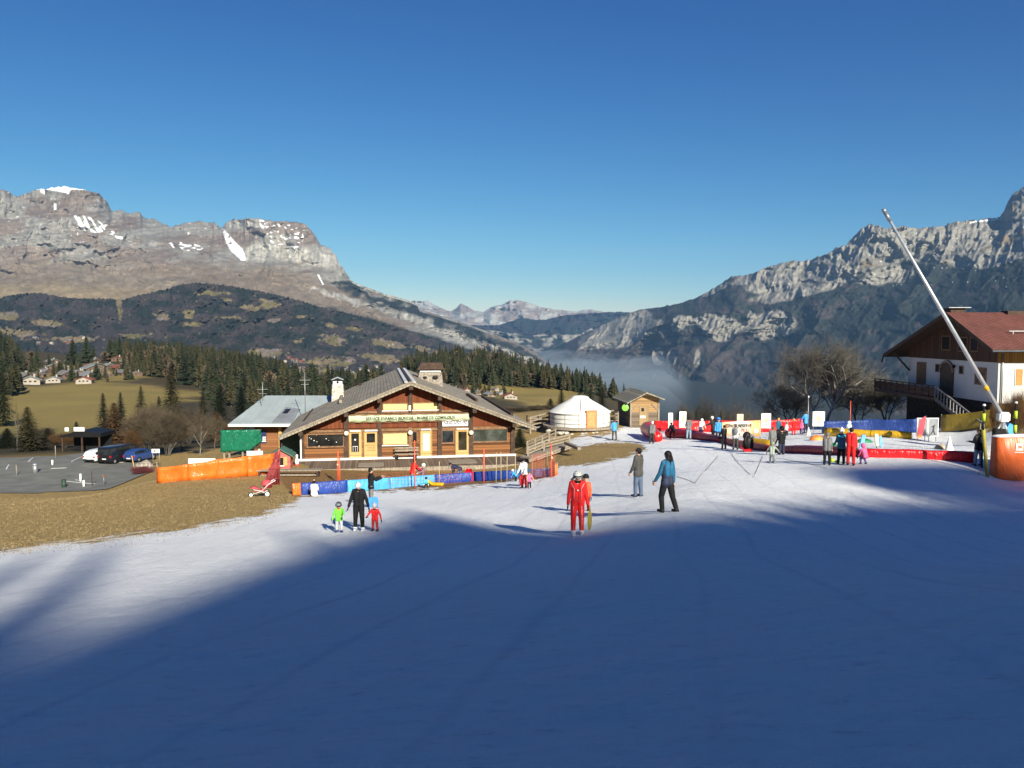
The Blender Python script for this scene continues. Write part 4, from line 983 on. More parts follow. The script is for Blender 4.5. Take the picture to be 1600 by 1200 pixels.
class Frame:
    """a building's own axes: origin o, x along the facade, y to the back"""
    def __init__(s, o, ang): s.o = Vector(o); s.a = ang; s.X = Vector((math.cos(ang), math.sin(ang), 0)); s.Y = Vector((-math.sin(ang), math.cos(ang), 0))
    def loc(s, px, py, yb=0.0):
        d = Vector([float(v) for v in pt(px, py, 1.0)]); k = (s.o + s.Y * yb).dot(s.Y) / d.dot(s.Y); p = d * k - s.o
        return p.dot(s.X), p.z
    def dist(s, px, py, xb=0.0):
        d = Vector([float(v) for v in pt(px, py, 1.0)]); k = (s.o + s.X * xb).dot(s.X) / d.dot(s.X); p = d * k - s.o
        return p.dot(s.Y), p.z
def rect(fr, px0, py0, px1, py1, yb=0.0):
    xa, za = fr.loc(px0, (py0 + py1) / 2, yb); xb, _ = fr.loc(px1, (py0 + py1) / 2, yb); xm = (px0 + px1) / 2
    _, z0 = fr.loc(xm, py1, yb); _, z1 = fr.loc(xm, py0, yb); return xa, xb, z0, z1
def frame_box(mb, x0, x1, z0, z1, w, y0, y1, mat=0):
    mb.box(x0 - w, x0, y0, y1, z0 - w, z1 + w, mat); mb.box(x1, x1 + w, y0, y1, z0 - w, z1 + w, mat)
    mb.box(x0, x1, y0, y1, z1, z1 + w, mat); mb.box(x0, x1, y0, y1, z0 - w, z0, mat)
def window(root, x0, x1, z0, z1, glass=None, fw=0.09, y=-0.002, mull=0, fmat=None, sill=True, name='window'):
    mb = MB(); frame_box(mb, x0, x1, z0, z1, fw, y - 0.07, y, 0)
    for k in range(mull): xm = x0 + (x1 - x0) * (k + 1) / (mull + 1); mb.box(xm - 0.03, xm + 0.03, y - 0.06, y, z0, z1, 0)
    w = mb.build(name, fmat or M_mwood, root)
    g = MB(); g.box(x0, x1, y - 0.03, y - 0.01, z0, z1); g.build('pane', glass or M_glass, w)
    if sill: g = MB(); g.box(x0 - fw - 0.03, x1 + fw + 0.03, y - 0.14, y - 0.071, z0 - fw - 0.03, z0 - fw + 0.03); g.build('sill', M_white if sill == 2 else (fmat or M_mwood), w)
    return w

# ================================================================== the chalet
fz = float(pt(470, 718, 61.5)[2]); ox, oy, _ = pt(470, 718, 61.5)
CH = Frame((float(ox), float(oy), fz), math.radians(9.5))
def chalet():
    fr = CH; root = empty('chalet', fr.o, fr.a, 'long wooden chalet with a low shingled roof and a pale green banner', 'chalet')
    W = fr.loc(803, 712)[0]; OH = -1.3
    xr, zr = fr.loc(642, 597, OH); xl, zl = fr.loc(435, 683, OH); xR, zR = fr.loc(838, 668, OH)
    # depth: where the back of the ridge is seen
    best = min(((abs(float(proj(*(fr.o + fr.X * xr + fr.Y * L + Vector((0, 0, zr))))[1]) - 574), L) for L in [8 + k * 0.5 for k in range(60)]))
    Lr = best[1]; Lr = min(Lr, 30)
    sl = (zr - zl) / (xr - xl); sr = (zr - zR) / (xR - xr); th = 0.26
    roofz = lambda x: zr - (xr - x) * sl if x < xr else zr - (x - xr) * sr
    wz = lambda x: roofz(x) - th - 0.02
    # walls: gable facade, two sides, back
    mb = MB(); zt = 2.35
    mb.prism([(0, 0), (W, 0), (W, min(zt, wz(W))), (0, min(zt, wz(0)))], 0.0, 0.25, 0)
    mb.box(0, 0.25, 0.25, Lr - 1.4, -0.6, wz(0) - 0.02, 0); mb.box(W - 0.25, W, 0.25, Lr - 1.4, -0.6, wz(W) - 0.02, 0)
    mb.prism([(0.25, -0.6), (W - 0.25, -0.6), (W - 0.25, wz(W - 0.25)), (xr, wz(xr)), (0.25, wz(0.25))], Lr - 1.65, Lr - 1.4, 0)
    mb.build('wall', M_log, root)
    mb = MB(); mb.prism([(0.0, zt + 0.001), (W, zt + 0.001), (W, wz(W)) if wz(W) > zt + .01 else (W - .3, zt + 0.01), (xr, wz(xr)), (0.02, wz(0.02) if wz(0.02) > zt + .01 else zt + .02)], 0.03, 0.22, 0)
    mb.build('gable', M_gable, root)
    # roof: two slopes of shingles on boards
    mb = MB()
    nseg = 24
    for sgn, xe, ze in ((-1, xl, zl), (1, xR, zR)):
        poly = [(xr, zr), (xe, ze), (xe, ze - th), (xr, zr - th)]
        if sgn > 0: poly = poly[::-1]
        mb.prism(poly, OH, Lr, 0)
    rf = mb.build('roof', M_shingle, root)
    mb = MB()
    for sgn, xe, ze in ((-1, xl, zl), (1, xR, zR)):      # stacked verge boards on the front edge
        for k, (dy, dz, tt) in enumerate(((0, 0.0, 0.10), (0.06, -0.10, 0.09), (0.12, -0.19, 0.10))):
            a = Vector((xr, OH - 0.06 + dy, zr + 0.02 + dz)); b_ = Vector((xe, OH - 0.06 + dy, ze + 0.02 + dz))
            mb.beam(a, b_, 0.05, tt)
        n = 7
    mb.build('verge_board', M_oldwood, rf)
    for px, py in ((541, 646), (593, 622), (642, 604), (687, 620), (741, 640), (803, 664), (470, 672)):
        x, z = fr.loc(px, py, -0.8); z = roofz(x) - th - 0.19
        mb = MB(); mb.box(x - 0.16, x + 0.16, OH + 0.12, 0.3, z - 0.17, z + 0.17, 0, bev=0.02); mb.build('purlin', M_dwood, root)
    for px, b0 in ((541, 0), (593, 0), (687, 0), (736, 0), (801, 0), (472, 0)):
        x = fr.loc(px, 690)[0]; m2 = MB(); m2.box(x - 0.17, x + 0.17, -0.14, 0.0, b0, roofz(x) - th - 0.05); m2.build('post', M_dwood, root)
    x = fr.loc(641, 640)[0]; m2 = MB(); m2.box(x - 0.14, x + 0.14, -0.13, 0.0, 2.9, roofz(x) - th - 0.05); m2.build('post', M_dwood, root)
    x = fr.loc(641, 690)[0]; m2 = MB(); m2.box(x - 0.13, x + 0.13, -0.13, 0.0, 0, 2.35); m2.build('post', M_mwood, root)
    mb = MB()                                            # horizontal rails
    for py in (671, 643):
        za = fr.loc(640, py)[1]; x0 = fr.loc(475, 671)[0] if py == 671 else fr.loc(545, 645)[0]; x1 = fr.loc(799, 671)[0] if py == 671 else fr.loc(733, 645)[0]
        mb.box(x0, x1, -0.10, -0.003, za - 0.09, za + 0.09)
    mb.box(0, W, -0.12, -0.003, -0.25, 0.04)
    mb.build('rail', M_mwood, root)
    mb = MB(); mb.box(-0.3, W + 0.1, -0.42, -0.13, -0.08, 0.07); mb.build('threshold', M_white, root)
    # openings
    bl = glass_mat('near black glass', (0.008, 0.008, 0.008))
    w = window(root, *rect(fr, 481, 679, 536, 697), glass=bl);
    st = MB(); rr_ = random.Random(3)
    x0, x1, z0, z1 = rect(fr, 481, 679, 536, 697)
    for k in range(9):
        x, z = rr_.uniform(x0 + .1, x1 - .1), z0 + (z1 - z0) * rr_.random() ** 1.5; s_ = rr_.uniform(0.015, 0.04); st.box(x - s_, x + s_, -0.042, -0.036, z - s_, z + s_)
    st.build('sticker', M_white, w)
    window(root, *rect(fr, 599, 677, 636, 694), glass=M_yel, sill=2)
    window(root, *rect(fr, 599, 631, 636, 640), glass=M_yel, sill=2, fw=0.08); window(root, *rect(fr, 646, 630, 683, 639), glass=M_yel, sill=2, fw=0.08)
    window(root, *rect(fr, 645, 675, 651, 690), glass=bl, fw=0.05)
    window(root, *rect(fr, 691, 673, 708, 691), glass=M_glass)
    window(root, *rect(fr, 740, 671, 792, 689), glass=glass_mat('reflecting glass', (0.03, 0.035, 0.03)))
    def door(px0, px1, gl0, gl1, gy0, gy1, gmat, kind=''):
        x0, x1, _, z1 = rect(fr, px0, 673, px1, 716); z1 = 2.2
        m2 = MB(); g0, g1, gz0, gz1 = rect(fr, gl0, gy0, gl1, gy1); gz1 = min(gz1, z1 - 0.12)
        m2.box(x0, g0, -0.1, -0.003, 0.0, z1); m2.box(g1, x1, -0.1, -0.003, 0.0, z1); m2.box(g0, g1, -0.1, -0.003, gz1, z1); m2.box(g0, g1, -0.1, -0.003, 0.0, gz0)
        d = m2.build('door', M_lwood, root)
        g = MB(); g.box(g0, g1, -0.06, -0.04, gz0, gz1); g.build('pane', gmat, d)
        m3 = MB(); m3.box(x0 + 0.1, x1 - 0.1, -0.30, -0.101, z1 - 0.07, z1 + 0.02); m3.build('door_hood', M_white, d)
        m4 = MB(); m4.tube([(g0 - 0.09, -0.16, 1.02), (g0 - 0.09, -0.101, 1.02)], 0.02); m4.tube([(g0 - 0.09, -0.16, 1.02), (g0 + 0.04, -0.16, 1.02)], 0.015); m4.build('handle', M_grey, d)
        m5 = MB()
        for xx in (x0 + .02, x1 - .06): m5.box(xx, xx + 0.04, -0.115, -0.101, 0, z1)
        m5.box(x0, x1, -0.115, -0.101, gz0 * 0.45, gz0 * 0.45 + 0.03); m5.build('moulding', M_mwood, d)
        return d, (g0, g1, gz0, gz1)
    d1, g = door(545, 566, 549, 561, 677, 706, bl)
    m2 = MB(); gx = (g[0] + g[1]) / 2
    m2.ell((gx, -0.07, g[3] - 0.5), (0.07, 0.005, 0.07)); m2.box(gx - 0.2, gx + 0.2, -0.066, -0.061, g[2] + 0.42, g[2] + 0.45)
    for k in (-0.18, 0.0, 0.16): m2.box(gx + k, gx + k + 0.02, -0.066, -0.061, g[2] + 0.02, g[2] + 0.42)
    m2.build('sticker', M_white, d1)
    d2, g = door(568, 592, 573, 586, 677, 706, bl)
    m2 = MB(); n = 6
    for k in range(n): z = g[2] + (g[3] - g[2]) * 0.52 * k / n; m2.box(g[0], g[1], -0.075, -0.061, z, z + (g[3] - g[2]) * 0.52 / n - 0.025)
    m2.build('slat', M_lwood, d2)
    curtain = pm('white curtain', (0.70, 0.76, 0.72), 0.7, 0.05, 2)
    d3, g = door(656, 675, 661, 671, 677, 704, curtain)
    d4, g = door(711, 733, 716, 729, 674, 703, glass_mat('brown glass', (0.02, 0.016, 0.01)))
    for px in (541, 641, 736):
        x, z = fr.loc(px, 676 if px != 541 else 677, -0.25); m2 = MB(); m2.ell((x, -0.32, z), (0.19, 0.19, 0.19), 0, 16, 10); lp = m2.build('lamp', M_cream, root)
        m3 = MB(); m3.tube([(x, -0.10, z - 0.02), (x, -0.2, z - 0.02)], 0.035); m3.build('bracket', M_black, lp)
    x, z = fr.loc(640, 637); m2 = MB(); m2.box(x - 0.09, x + 0.09, -0.28, -0.135, z - 0.22, z + 0.2, bev=0.03); m2.build('floodlight', M_cream, root)
    # chimney with a roof cap, right side
    def chim(yb, px0, px1, pyt, pyb, mat, capw, cap, nm):
        x0, x1, z0, z1 = rect(fr, px0, pyt, px1, pyb, yb); d = (x1 - x0) * 0.8
        m2 = MB(); zb = roofz((x0 + x1) / 2) - 0.8
        taper = 0.10 * (x1 - x0); pts_ = [(x0 - taper, zb), (x1 + taper, zb), (x1, z1), (x0, z1)]
        m2.prism(pts_, yb, yb + d, 0); c_ = m2.build(nm, mat, rf)
        return c_, x0, x1, z1, d
    c_, x0, x1, z1, d = chim(13, 655, 690, 581, 600, M_stone, 0, 0, 'chimney')
    m2 = MB(); m2.box(x0 + 0.1, x1 - 0.1, 12.9, 13 + d, z1 - 0.005, z1 + 0.13); m2.build('chimney_shelf', M_white, c_)
    zc = fr.loc(672, 577, 13)[1]; m2 = MB(); m2.prism([(x0 - 0.2, zc), (x1 + 0.2, zc), (x1 + 0.05, zc + 0.62), (x0 + 0.15, zc + 0.62)], 12.6, 13 + d + 0.1)
    for xx in (x0 + 0.15, x1 - 0.25): m2.box(xx, xx + 0.1, 13.0, 13.1, z1 + 0.13, zc)
    m2.build('chimney_cap', M_dwood, c_)
    m2 = MB(); xx, zz = fr.loc(680, 590, 12.9)
    m2.ell((xx, 12.98, zz), (0.28, 0.05, 0.22)); xx2 = fr.loc(664, 589, 12.9)[0]; m2.ell((xx2, 12.98, zz), (0.2, 0.05, 0.14)); m2.build('flue_opening', M_black, c_)
    c_, x0, x1, z1, d = chim(15, 519, 536, 601, 616, M_pstone, 0, 0, 'chimney')
    z2 = fr.loc(527, 596, 15)[1]; m2 = MB(); m2.box(x0 + 0.08, x1 - 0.08, 15.1, 15 + d - .1, z1, z2); m2.build('chimney_neck', M_white, c_)
    zc = fr.loc(527, 594, 15)[1]; m2 = MB(); xm = (x0 + x1) / 2
    m2.prism([(x0 - 0.05, zc), (xm, zc + 0.22), (x1 + 0.05, zc), (x1 + 0.05, zc + 0.08), (xm, zc + 0.31), (x0 - 0.05, zc + 0.08)], 14.9, 15 + d); m2.build('chimney_cap', M_grey, c_)
    m2 = MB(); m2.ell((xm, 15.09, (z1 + z2) / 2 + 0.05), (0.12, 0.04, 0.12)); m2.build('flue_opening', M_black, c_)
    # things lying on the roof: snow logs, ridge flashing, roof vents
    def onroof(px, py):
        """point of the roof seen at a pixel"""
        d_ = Vector([float(v) for v in pt(px, py, 1.0)]); bestp = None
        for k in np.linspace(50, 110, 1200):
            p = d_ * k - fr.o; x, y, z = p.dot(fr.X), p.dot(fr.Y), p.z
            if z <= roofz(x) and OH <= y <= Lr + 1 and xl - .2 <= x <= xR + .2: return Vector((x, y, roofz(x)))
        return None
    def log_(a, b_, w, mat=M_dwood, nm='snow_log'):
        p, q = onroof(*a), onroof(*b_)
        if p is None or q is None: return
        m2 = MB(); m2.beam(p + Vector((0, 0, w * 0.5 + 0.02)), q + Vector((0, 0, w * 0.5 + 0.02)), w, w); m2.build(nm, mat, rf)
    log_((471, 656), (486, 629), 0.28); log_((532, 630), (536, 612), 0.26, M_oldwood); log_((474, 659), (489, 640), 0.10)
    log_((730, 618), (745, 628), 0.22); log_((753, 621), (800, 650), 0.22); log_((562, 603), (564, 602), 0.25)
    mb = MB()
    for dx in (-0.32, 0.32): mb.beam((xr + dx, OH + 1.2, zr - abs(dx) * sl + 0.05), (xr + dx, Lr - 0.1, zr - abs(dx) * sl + 0.05), 0.26, 0.05)
    mb.build('ridge_flashing', pm('bright zinc', (0.62, 0.62, 0.60), 0.5, 0.05, 2), rf)
    mb = MB(); mb.beam((xr, OH + 0.9, zr + 0.02), (xr, Lr - 0.3, zr + 0.02), 0.2, 0.06); mb.build('ridge_cap', M_dwood, rf)
    # antenna masts
    for px, yb, pt_, pb_ in ((476, 12, 582, 628), (410, 16, 597, 622)):
        x, z1 = fr.loc(px, pt_, yb); m2 = MB(); zb = roofz(x) if x > xl else fr.loc(px, pb_ + 4, yb)[1]; m2.tube([(x, yb, zb), (x, yb, z1)], 0.035)
        for k, w in ((0.1, .5), (0.5, .35)): m2.beam((x - w, yb, z1 - k - 0.6), (x + w, yb, z1 - k - 0.6), 0.03, 0.03)
        m2.build('antenna', M_grey, rf)
    # left porch under the eave: dark recess with green boards, corner post
    mb = MB(); x0 = fr.loc(437, 700, 2.5)[0]; mb.box(x0, -0.05, 2.4, 2.6, -0.3, wz(x0 + 0.4) ); mb.build('porch_wall', pm('green boards', (0.035, 0.075, 0.055), 0.7, 0.1, 4), root)
    for px in (470, 440):
        x = fr.loc(px, 690, -0.2)[0]; m2 = MB(); m2.box(x - 0.05, x + 0.05, -0.28, -0.18, -0.1, roofz(x) - th); m2.build('porch_post', M_white if px == 470 else M_dwood, root)
    # banner and sign hanging on the facade
    x0, x1, z0, z1 = rect(fr, 545, 649, 733, 658.5); z0 = fr.loc(640, 657.5)[1]; z1 = fr.loc(640, 647.5)[1]
    mb = MB(); n = 48; V = []; Fc = []
    for k in range(n + 1):
        x = x0 + (x1 - x0) * k / n; wv = 0.035 * math.sin(k * 1.3)
        for z in (z0 + wv * 0.8, z1 + 0.02 * math.sin(k * 0.7)):
            for y in (-0.20 + wv, -0.19 + wv): V.append((x, y, z))
    for k in range(n):
        a = 4 * k; b_ = a + 4
        Fc += [(a, b_, b_ + 2, a + 2), (a + 1, a + 3, b_ + 3, b_ + 1), (a, a + 1, b_ + 1, b_), (a + 2, b_ + 2, b_ + 3, a + 3)]
    mb.add(V, Fc, 0, True); bn = mb.build('banner', M_banner, None)
    bn.location = fr.o; bn.rotation_euler = (0, 0, fr.a); tag(bn, 'long pale green banner with a line of dark text hanging across the chalet front', 'banner')
    text_mesh('SERVICE ENFANCE JEUNESSE - MAIRIE DE COMBLOUX', 0.34, M_ink, bn, ((x0 + x1) / 2 + 0.1, -0.245, (z0 + z1) / 2 - 0.02), width=(x1 - x0) * 0.74, bold=0.004)
    mb = MB()
    mb.beam((x0, -0.19, z1 + 0.05), (x1, -0.19, z1 + 0.05), 0.12, 0.09); mb.beam((x0, -0.205, z0 - 0.05), (x1, -0.205, z0 - 0.05), 0.03, 0.03)
    mb.build('banner_rail', M_mwood, bn)
    x0, x1, z0, z1 = rect(fr, 691, 656, 731, 665.5)
    mb = MB(); mb.box(x0, x1, -0.16, -0.11, z0, z1 + 0.14, bev=0.01); sg = mb.build('sign', M_white, None); sg.location = fr.o; sg.rotation_euler = (0, 0, fr.a)
    tag(sg, 'white sign reading Garderie in dark blue letters, half covered by the banner', 'sign')
    text_mesh('Garderie', 0.62, pm('navy letters', (0.02, 0.03, 0.08), 0.6, 0.05, 2), sg, ((x0 + x1) / 2, -0.168, (z0 + z1) / 2 + 0.12), width=(x1 - x0) * 0.90, bold=0.008)
    return root
chalet()
def deck():
    fr = CH; W = fr.loc(803, 712)[0]
    root = empty('deck', fr.o, fr.a, 'wide grey brown plank terrace in front of the chalet', 'terrace')
    x0 = fr.loc(440, 722, -1)[0]; yf = -4.6
    mb = MB(); mb.box(x0, W + 1.5, yf, -0.44, -0.14, -0.06); mb.build('floor', M_deck, root)
    mb = MB(); mb.box(x0, W + 1.5, yf - 0.05, yf - 0.003, -0.55, -0.05); mb.build('skirt', M_oldwood, root)
    mb = MB(); mb.box(fr.loc(560, 730, -3)[0], fr.loc(600, 730, -3)[0], -3.9, -2.2, -0.056, -0.03); mb.box(fr.loc(700, 724, -2)[0], fr.loc(745, 730, -3)[0], -3.6, -1.8, -0.056, -0.03)
    mb.build('board_patch', M_oldwood, root)
deck()
def bench(px0, px1, yb, z, h, label, back=True, fr=CH, length=None):
    x0, x1 = fr.loc(px0, 712, yb)[0], fr.loc(px1, 712, yb)[0]; c_ = fr.o + fr.X * ((x0 + x1) / 2) + fr.Y * yb + Vector((0, 0, z))
    root = empty('bench', c_, fr.a, label, 'bench'); w = (x1 - x0) / 2
    mb = MB()
    for k in range(3): mb.box(-w, w, -0.25 + k * 0.16, -0.12 + k * 0.16, h - 0.05, h)
    mb.build('seat', M_oldwood, root)
    if back:
        mb = MB()
        for k in range(2): mb.box(-w, w, 0.26, 0.30, h + 0.15 + k * 0.2, h + 0.28 + k * 0.2)
        mb.build('backrest', M_oldwood, root)
    for sx in (-1, 1):
        mb = MB(); mb.box(sx * (w - 0.2) - 0.05, sx * (w - 0.2) + 0.05, -0.24, 0.255, 0, h - 0.053)
        if back: mb.box(sx * (w - 0.2) - 0.05, sx * (w - 0.2) + 0.05, 0.304, 0.36, 0, h + 0.5)
        mb.build('leg', M_black, root)
bench(617, 654, -0.85, -0.06, 0.45, 'dark slatted bench against the chalet wall beside the white door')
g = hit(452, 744); FRB = Frame((g.x, g.y, g.z), 0.05)
def pallet_bench():
    root = empty('plank_bench', g, 0.03, 'long low grey plank bench on the grass below the playhouse', 'bench')
    mb = MB();
    for k in range(3): mb.box(-2.2, 2.2, -0.35 + k * 0.26, -0.12 + k * 0.26, 0.40, 0.46)
    mb.build('seat', M_oldwood, root)
    mb = MB(); mb.box(-2.0, 2.0, -0.3, -0.22, 0.08, 0.16); mb.box(-2.0, 2.0, 0.25, 0.33, 0.08, 0.16); mb.build('stretcher', M_oldwood, root)
    for x in (-2.0, 1.9): m2 = MB(); m2.box(x, x + 0.12, -0.34, 0.36, -0.05, 0.397); m2.build('leg', M_dwood, root)
pallet_bench()
def playhouse():
    g = CH.o + CH.X * CH.loc(441, 730, -3.6)[0] + CH.Y * -3.6; z = gz(g.x, g.y); z = max(z, CH.o.z - 0.3)
    root = empty('playhouse', (g.x, g.y, z), 0.12, 'small red toy house with a green roof at the left end of the terrace', 'playhouse')
    w, d, h = 0.68, 0.65, 1.0
    red = plank_mat('red toy boards', (0.38, 0.10, 0.09), (0.50, 0.16, 0.13), 0.12)
    mb = MB(); mb.prism([(-w, 0), (w, 0), (w, h), (0, h + 0.42), (-w, h)], -d, d); mb.build('wall', red, root)
    grn = pm('green toy roof', (0.06, 0.14, 0.11), 0.6, 0.1, 4)
    mb = MB(); mb.prism([(0, h + 0.52), (-w - 0.22, h - 0.02), (-w - 0.22, h - 0.10), (0, h + 0.43)], -d - 0.2, d + 0.2); mb.prism([(0, h + 0.43), (w + 0.22, h - 0.10), (w + 0.22, h - 0.02), (0, h + 0.52)], -d - 0.2, d + 0.2); mb.build('roof', grn, root)
    window(root, -0.2, 0.2, 0.30, 0.85, glass=M_black, fw=0.04, y=-d - 0.003, fmat=M_lwood, sill=2)
    for s_ in (-1, 1): mb = MB(); mb.box(s_ * 0.36 - 0.11, s_ * 0.36 + 0.11, -d - 0.05, -d - 0.003, 0.27, 0.9); mb.build('shutter', M_lwood, root)
playhouse()
def figure():
    g = CH.o + CH.X * CH.loc(464, 727, -2.6)[0] + CH.Y * -2.6; z = CH.o.z - 0.06
    root = empty('garden_figure', (g.x, g.y, z), 0, 'small white skittle shaped figure with a red foot beside the playhouse', 'figure')
    mb = MB(); mb.lathe([(0.0, 0.12), (0.14, 0.12), (0.16, 0.3), (0.12, 0.5), (0.07, 0.62), (0.10, 0.72), (0.08, 0.83), (0, 0.86)], n=16); mb.build('body', M_white, root)
    mb = MB(); mb.lathe([(0, 0), (0.19, 0), (0.18, 0.12), (0, 0.12)], n=16); mb.build('foot', pm('figure red', (0.45, 0.03, 0.03), 0.5, 0.05, 2), root)
figure()

# ---- building with the grey metal roof on the left
def metal_roof_building():
    ze = -8.45; De = 74.0; Dr = 80.0; zr = float(pt(415, 618, Dr)[2])
    xe = float(pt(357, 662, De)[0]); xr = float(pt(415, 618, Dr)[0]); x1 = -15.0
    root = empty('annex', (xe, De, ze), 0, 'brown wooden building with a pale blue grey metal roof left of the chalet', 'building')
    rm = pm('standing seam metal', (0.37, 0.42, 0.42), 0.45, 0.06, 0.6, metal=0.2)
    H = zr - ze; L = x1 - xe
    V = [(0, 0, 0), (L, 0, 0), (L, Dr - De, H), (xr - xe, Dr - De, H), (0.6, 13, -0.3), (L, 13, -0.3)]; V2 = [(x, y, z - 0.14) for x, y, z in V]
    mb = MB(); mb.add(V + V2, [(0, 1, 2, 3), (3, 2, 5, 4), (0, 3, 4), (6, 9, 8, 7), (9, 10, 11, 8), (6, 10, 9), (0, 6, 7, 1), (1, 7, 8, 2), (2, 8, 11, 5), (4, 5, 11, 10), (0, 4, 10, 6)])
    n = 22
    for k in range(n):
        x = L * (k + 0.5) / n; y0 = 0.02; hx = max(0.0, ((xr - xe) - x) / (xr - xe)); yt = (Dr - De) * (1 - hx) - 0.05
        if yt > 0.3: mb.beam((x, y0, 0.02), (x, yt, H * yt / (Dr - De) + 0.02), 0.04, 0.05)
    rf = mb.build('roof', rm, root)
    mb = MB(); mb.box(0.0, L, -0.14, -0.02, -0.24, -0.02); mb.build('gutter', M_white, rf)
    mb = MB()
    for (a, b_) in (((402, 662), (425, 643)), ): pass
    f = lambda px, py: (lambda d: (d[0] - xe, d[1] - De, d[2] - ze))([float(v) for v in _roofhit(px, py)])
    def _roofhit(px, py):
        k = Vector([float(v) for v in pt(px, py, 1.0)]); s_ = H / (Dr - De); D = (ze - De * s_) / (k.z - s_)
        return k * D
    q = [Vector(f(*p_)) + Vector((0, -0.02, 0.05)) for p_ in ((424, 661), (456, 661), (470, 640), (447, 636))]
    mb = MB(); mb.add(q + [v - Vector((0, 0, 0.03)) for v in q], [(0, 1, 2, 3), (7, 6, 5, 4), (0, 4, 5, 1), (1, 5, 6, 2), (2, 6, 7, 3), (3, 7, 4, 0)]); mb.build('roof_patch', pm('darker metal', (0.20, 0.21, 0.23), 0.5, 0.1, 1), rf)
    q = [Vector(f(*p_)) + Vector((0, -0.03, 0.09)) for p_ in ((441, 647), (449, 647), (455, 640), (447, 640))]
    mb = MB(); mb.add(q + [v - Vector((0, 0, 0.03)) for v in q], [(0, 1, 2, 3), (7, 6, 5, 4), (0, 4, 5, 1), (1, 5, 6, 2), (2, 6, 7, 3), (3, 7, 4, 0)]); mb.build('skylight', M_glass, rf)
    mb = MB(); mb.box(1.9, L, 1.4, 11, -3.6, -0.16 + 0.2); mb.build('wall', plank_mat('annex boards', (0.16, 0.065, 0.028), (0.30, 0.13, 0.055), 0.22), root)
    mb = MB(); mb.box(4.3, 4.6, 1.1, 1.4, -3.4, -0.2); mb.build('corner_post', M_lwood, root)
    # dark blue sign
    def L_(px, py, y=1.36): d = Vector([float(v) for v in pt(px, py, De + y)]); return d.x - xe, d.z - ze
    xa, za = L_(406, 692); xb, zb = L_(416, 672)
    mb = MB(); mb.box(xa - 1.6, xb, 1.28, 1.37, za, zb); sg = mb.build('sign', pm('dark blue panel', (0.012, 0.025, 0.10), 0.5, 0.05, 2), None); sg.location = (xe, De, ze)
    tag(sg, 'dark blue panel with the white letters LE showing behind the green tarpaulin', 'sign')
    text_mesh('LE', 0.62, M_white, sg, ((xa + xb) / 2 - 0.02, 1.27, za + 0.33), bold=0.03)
metal_roof_building()

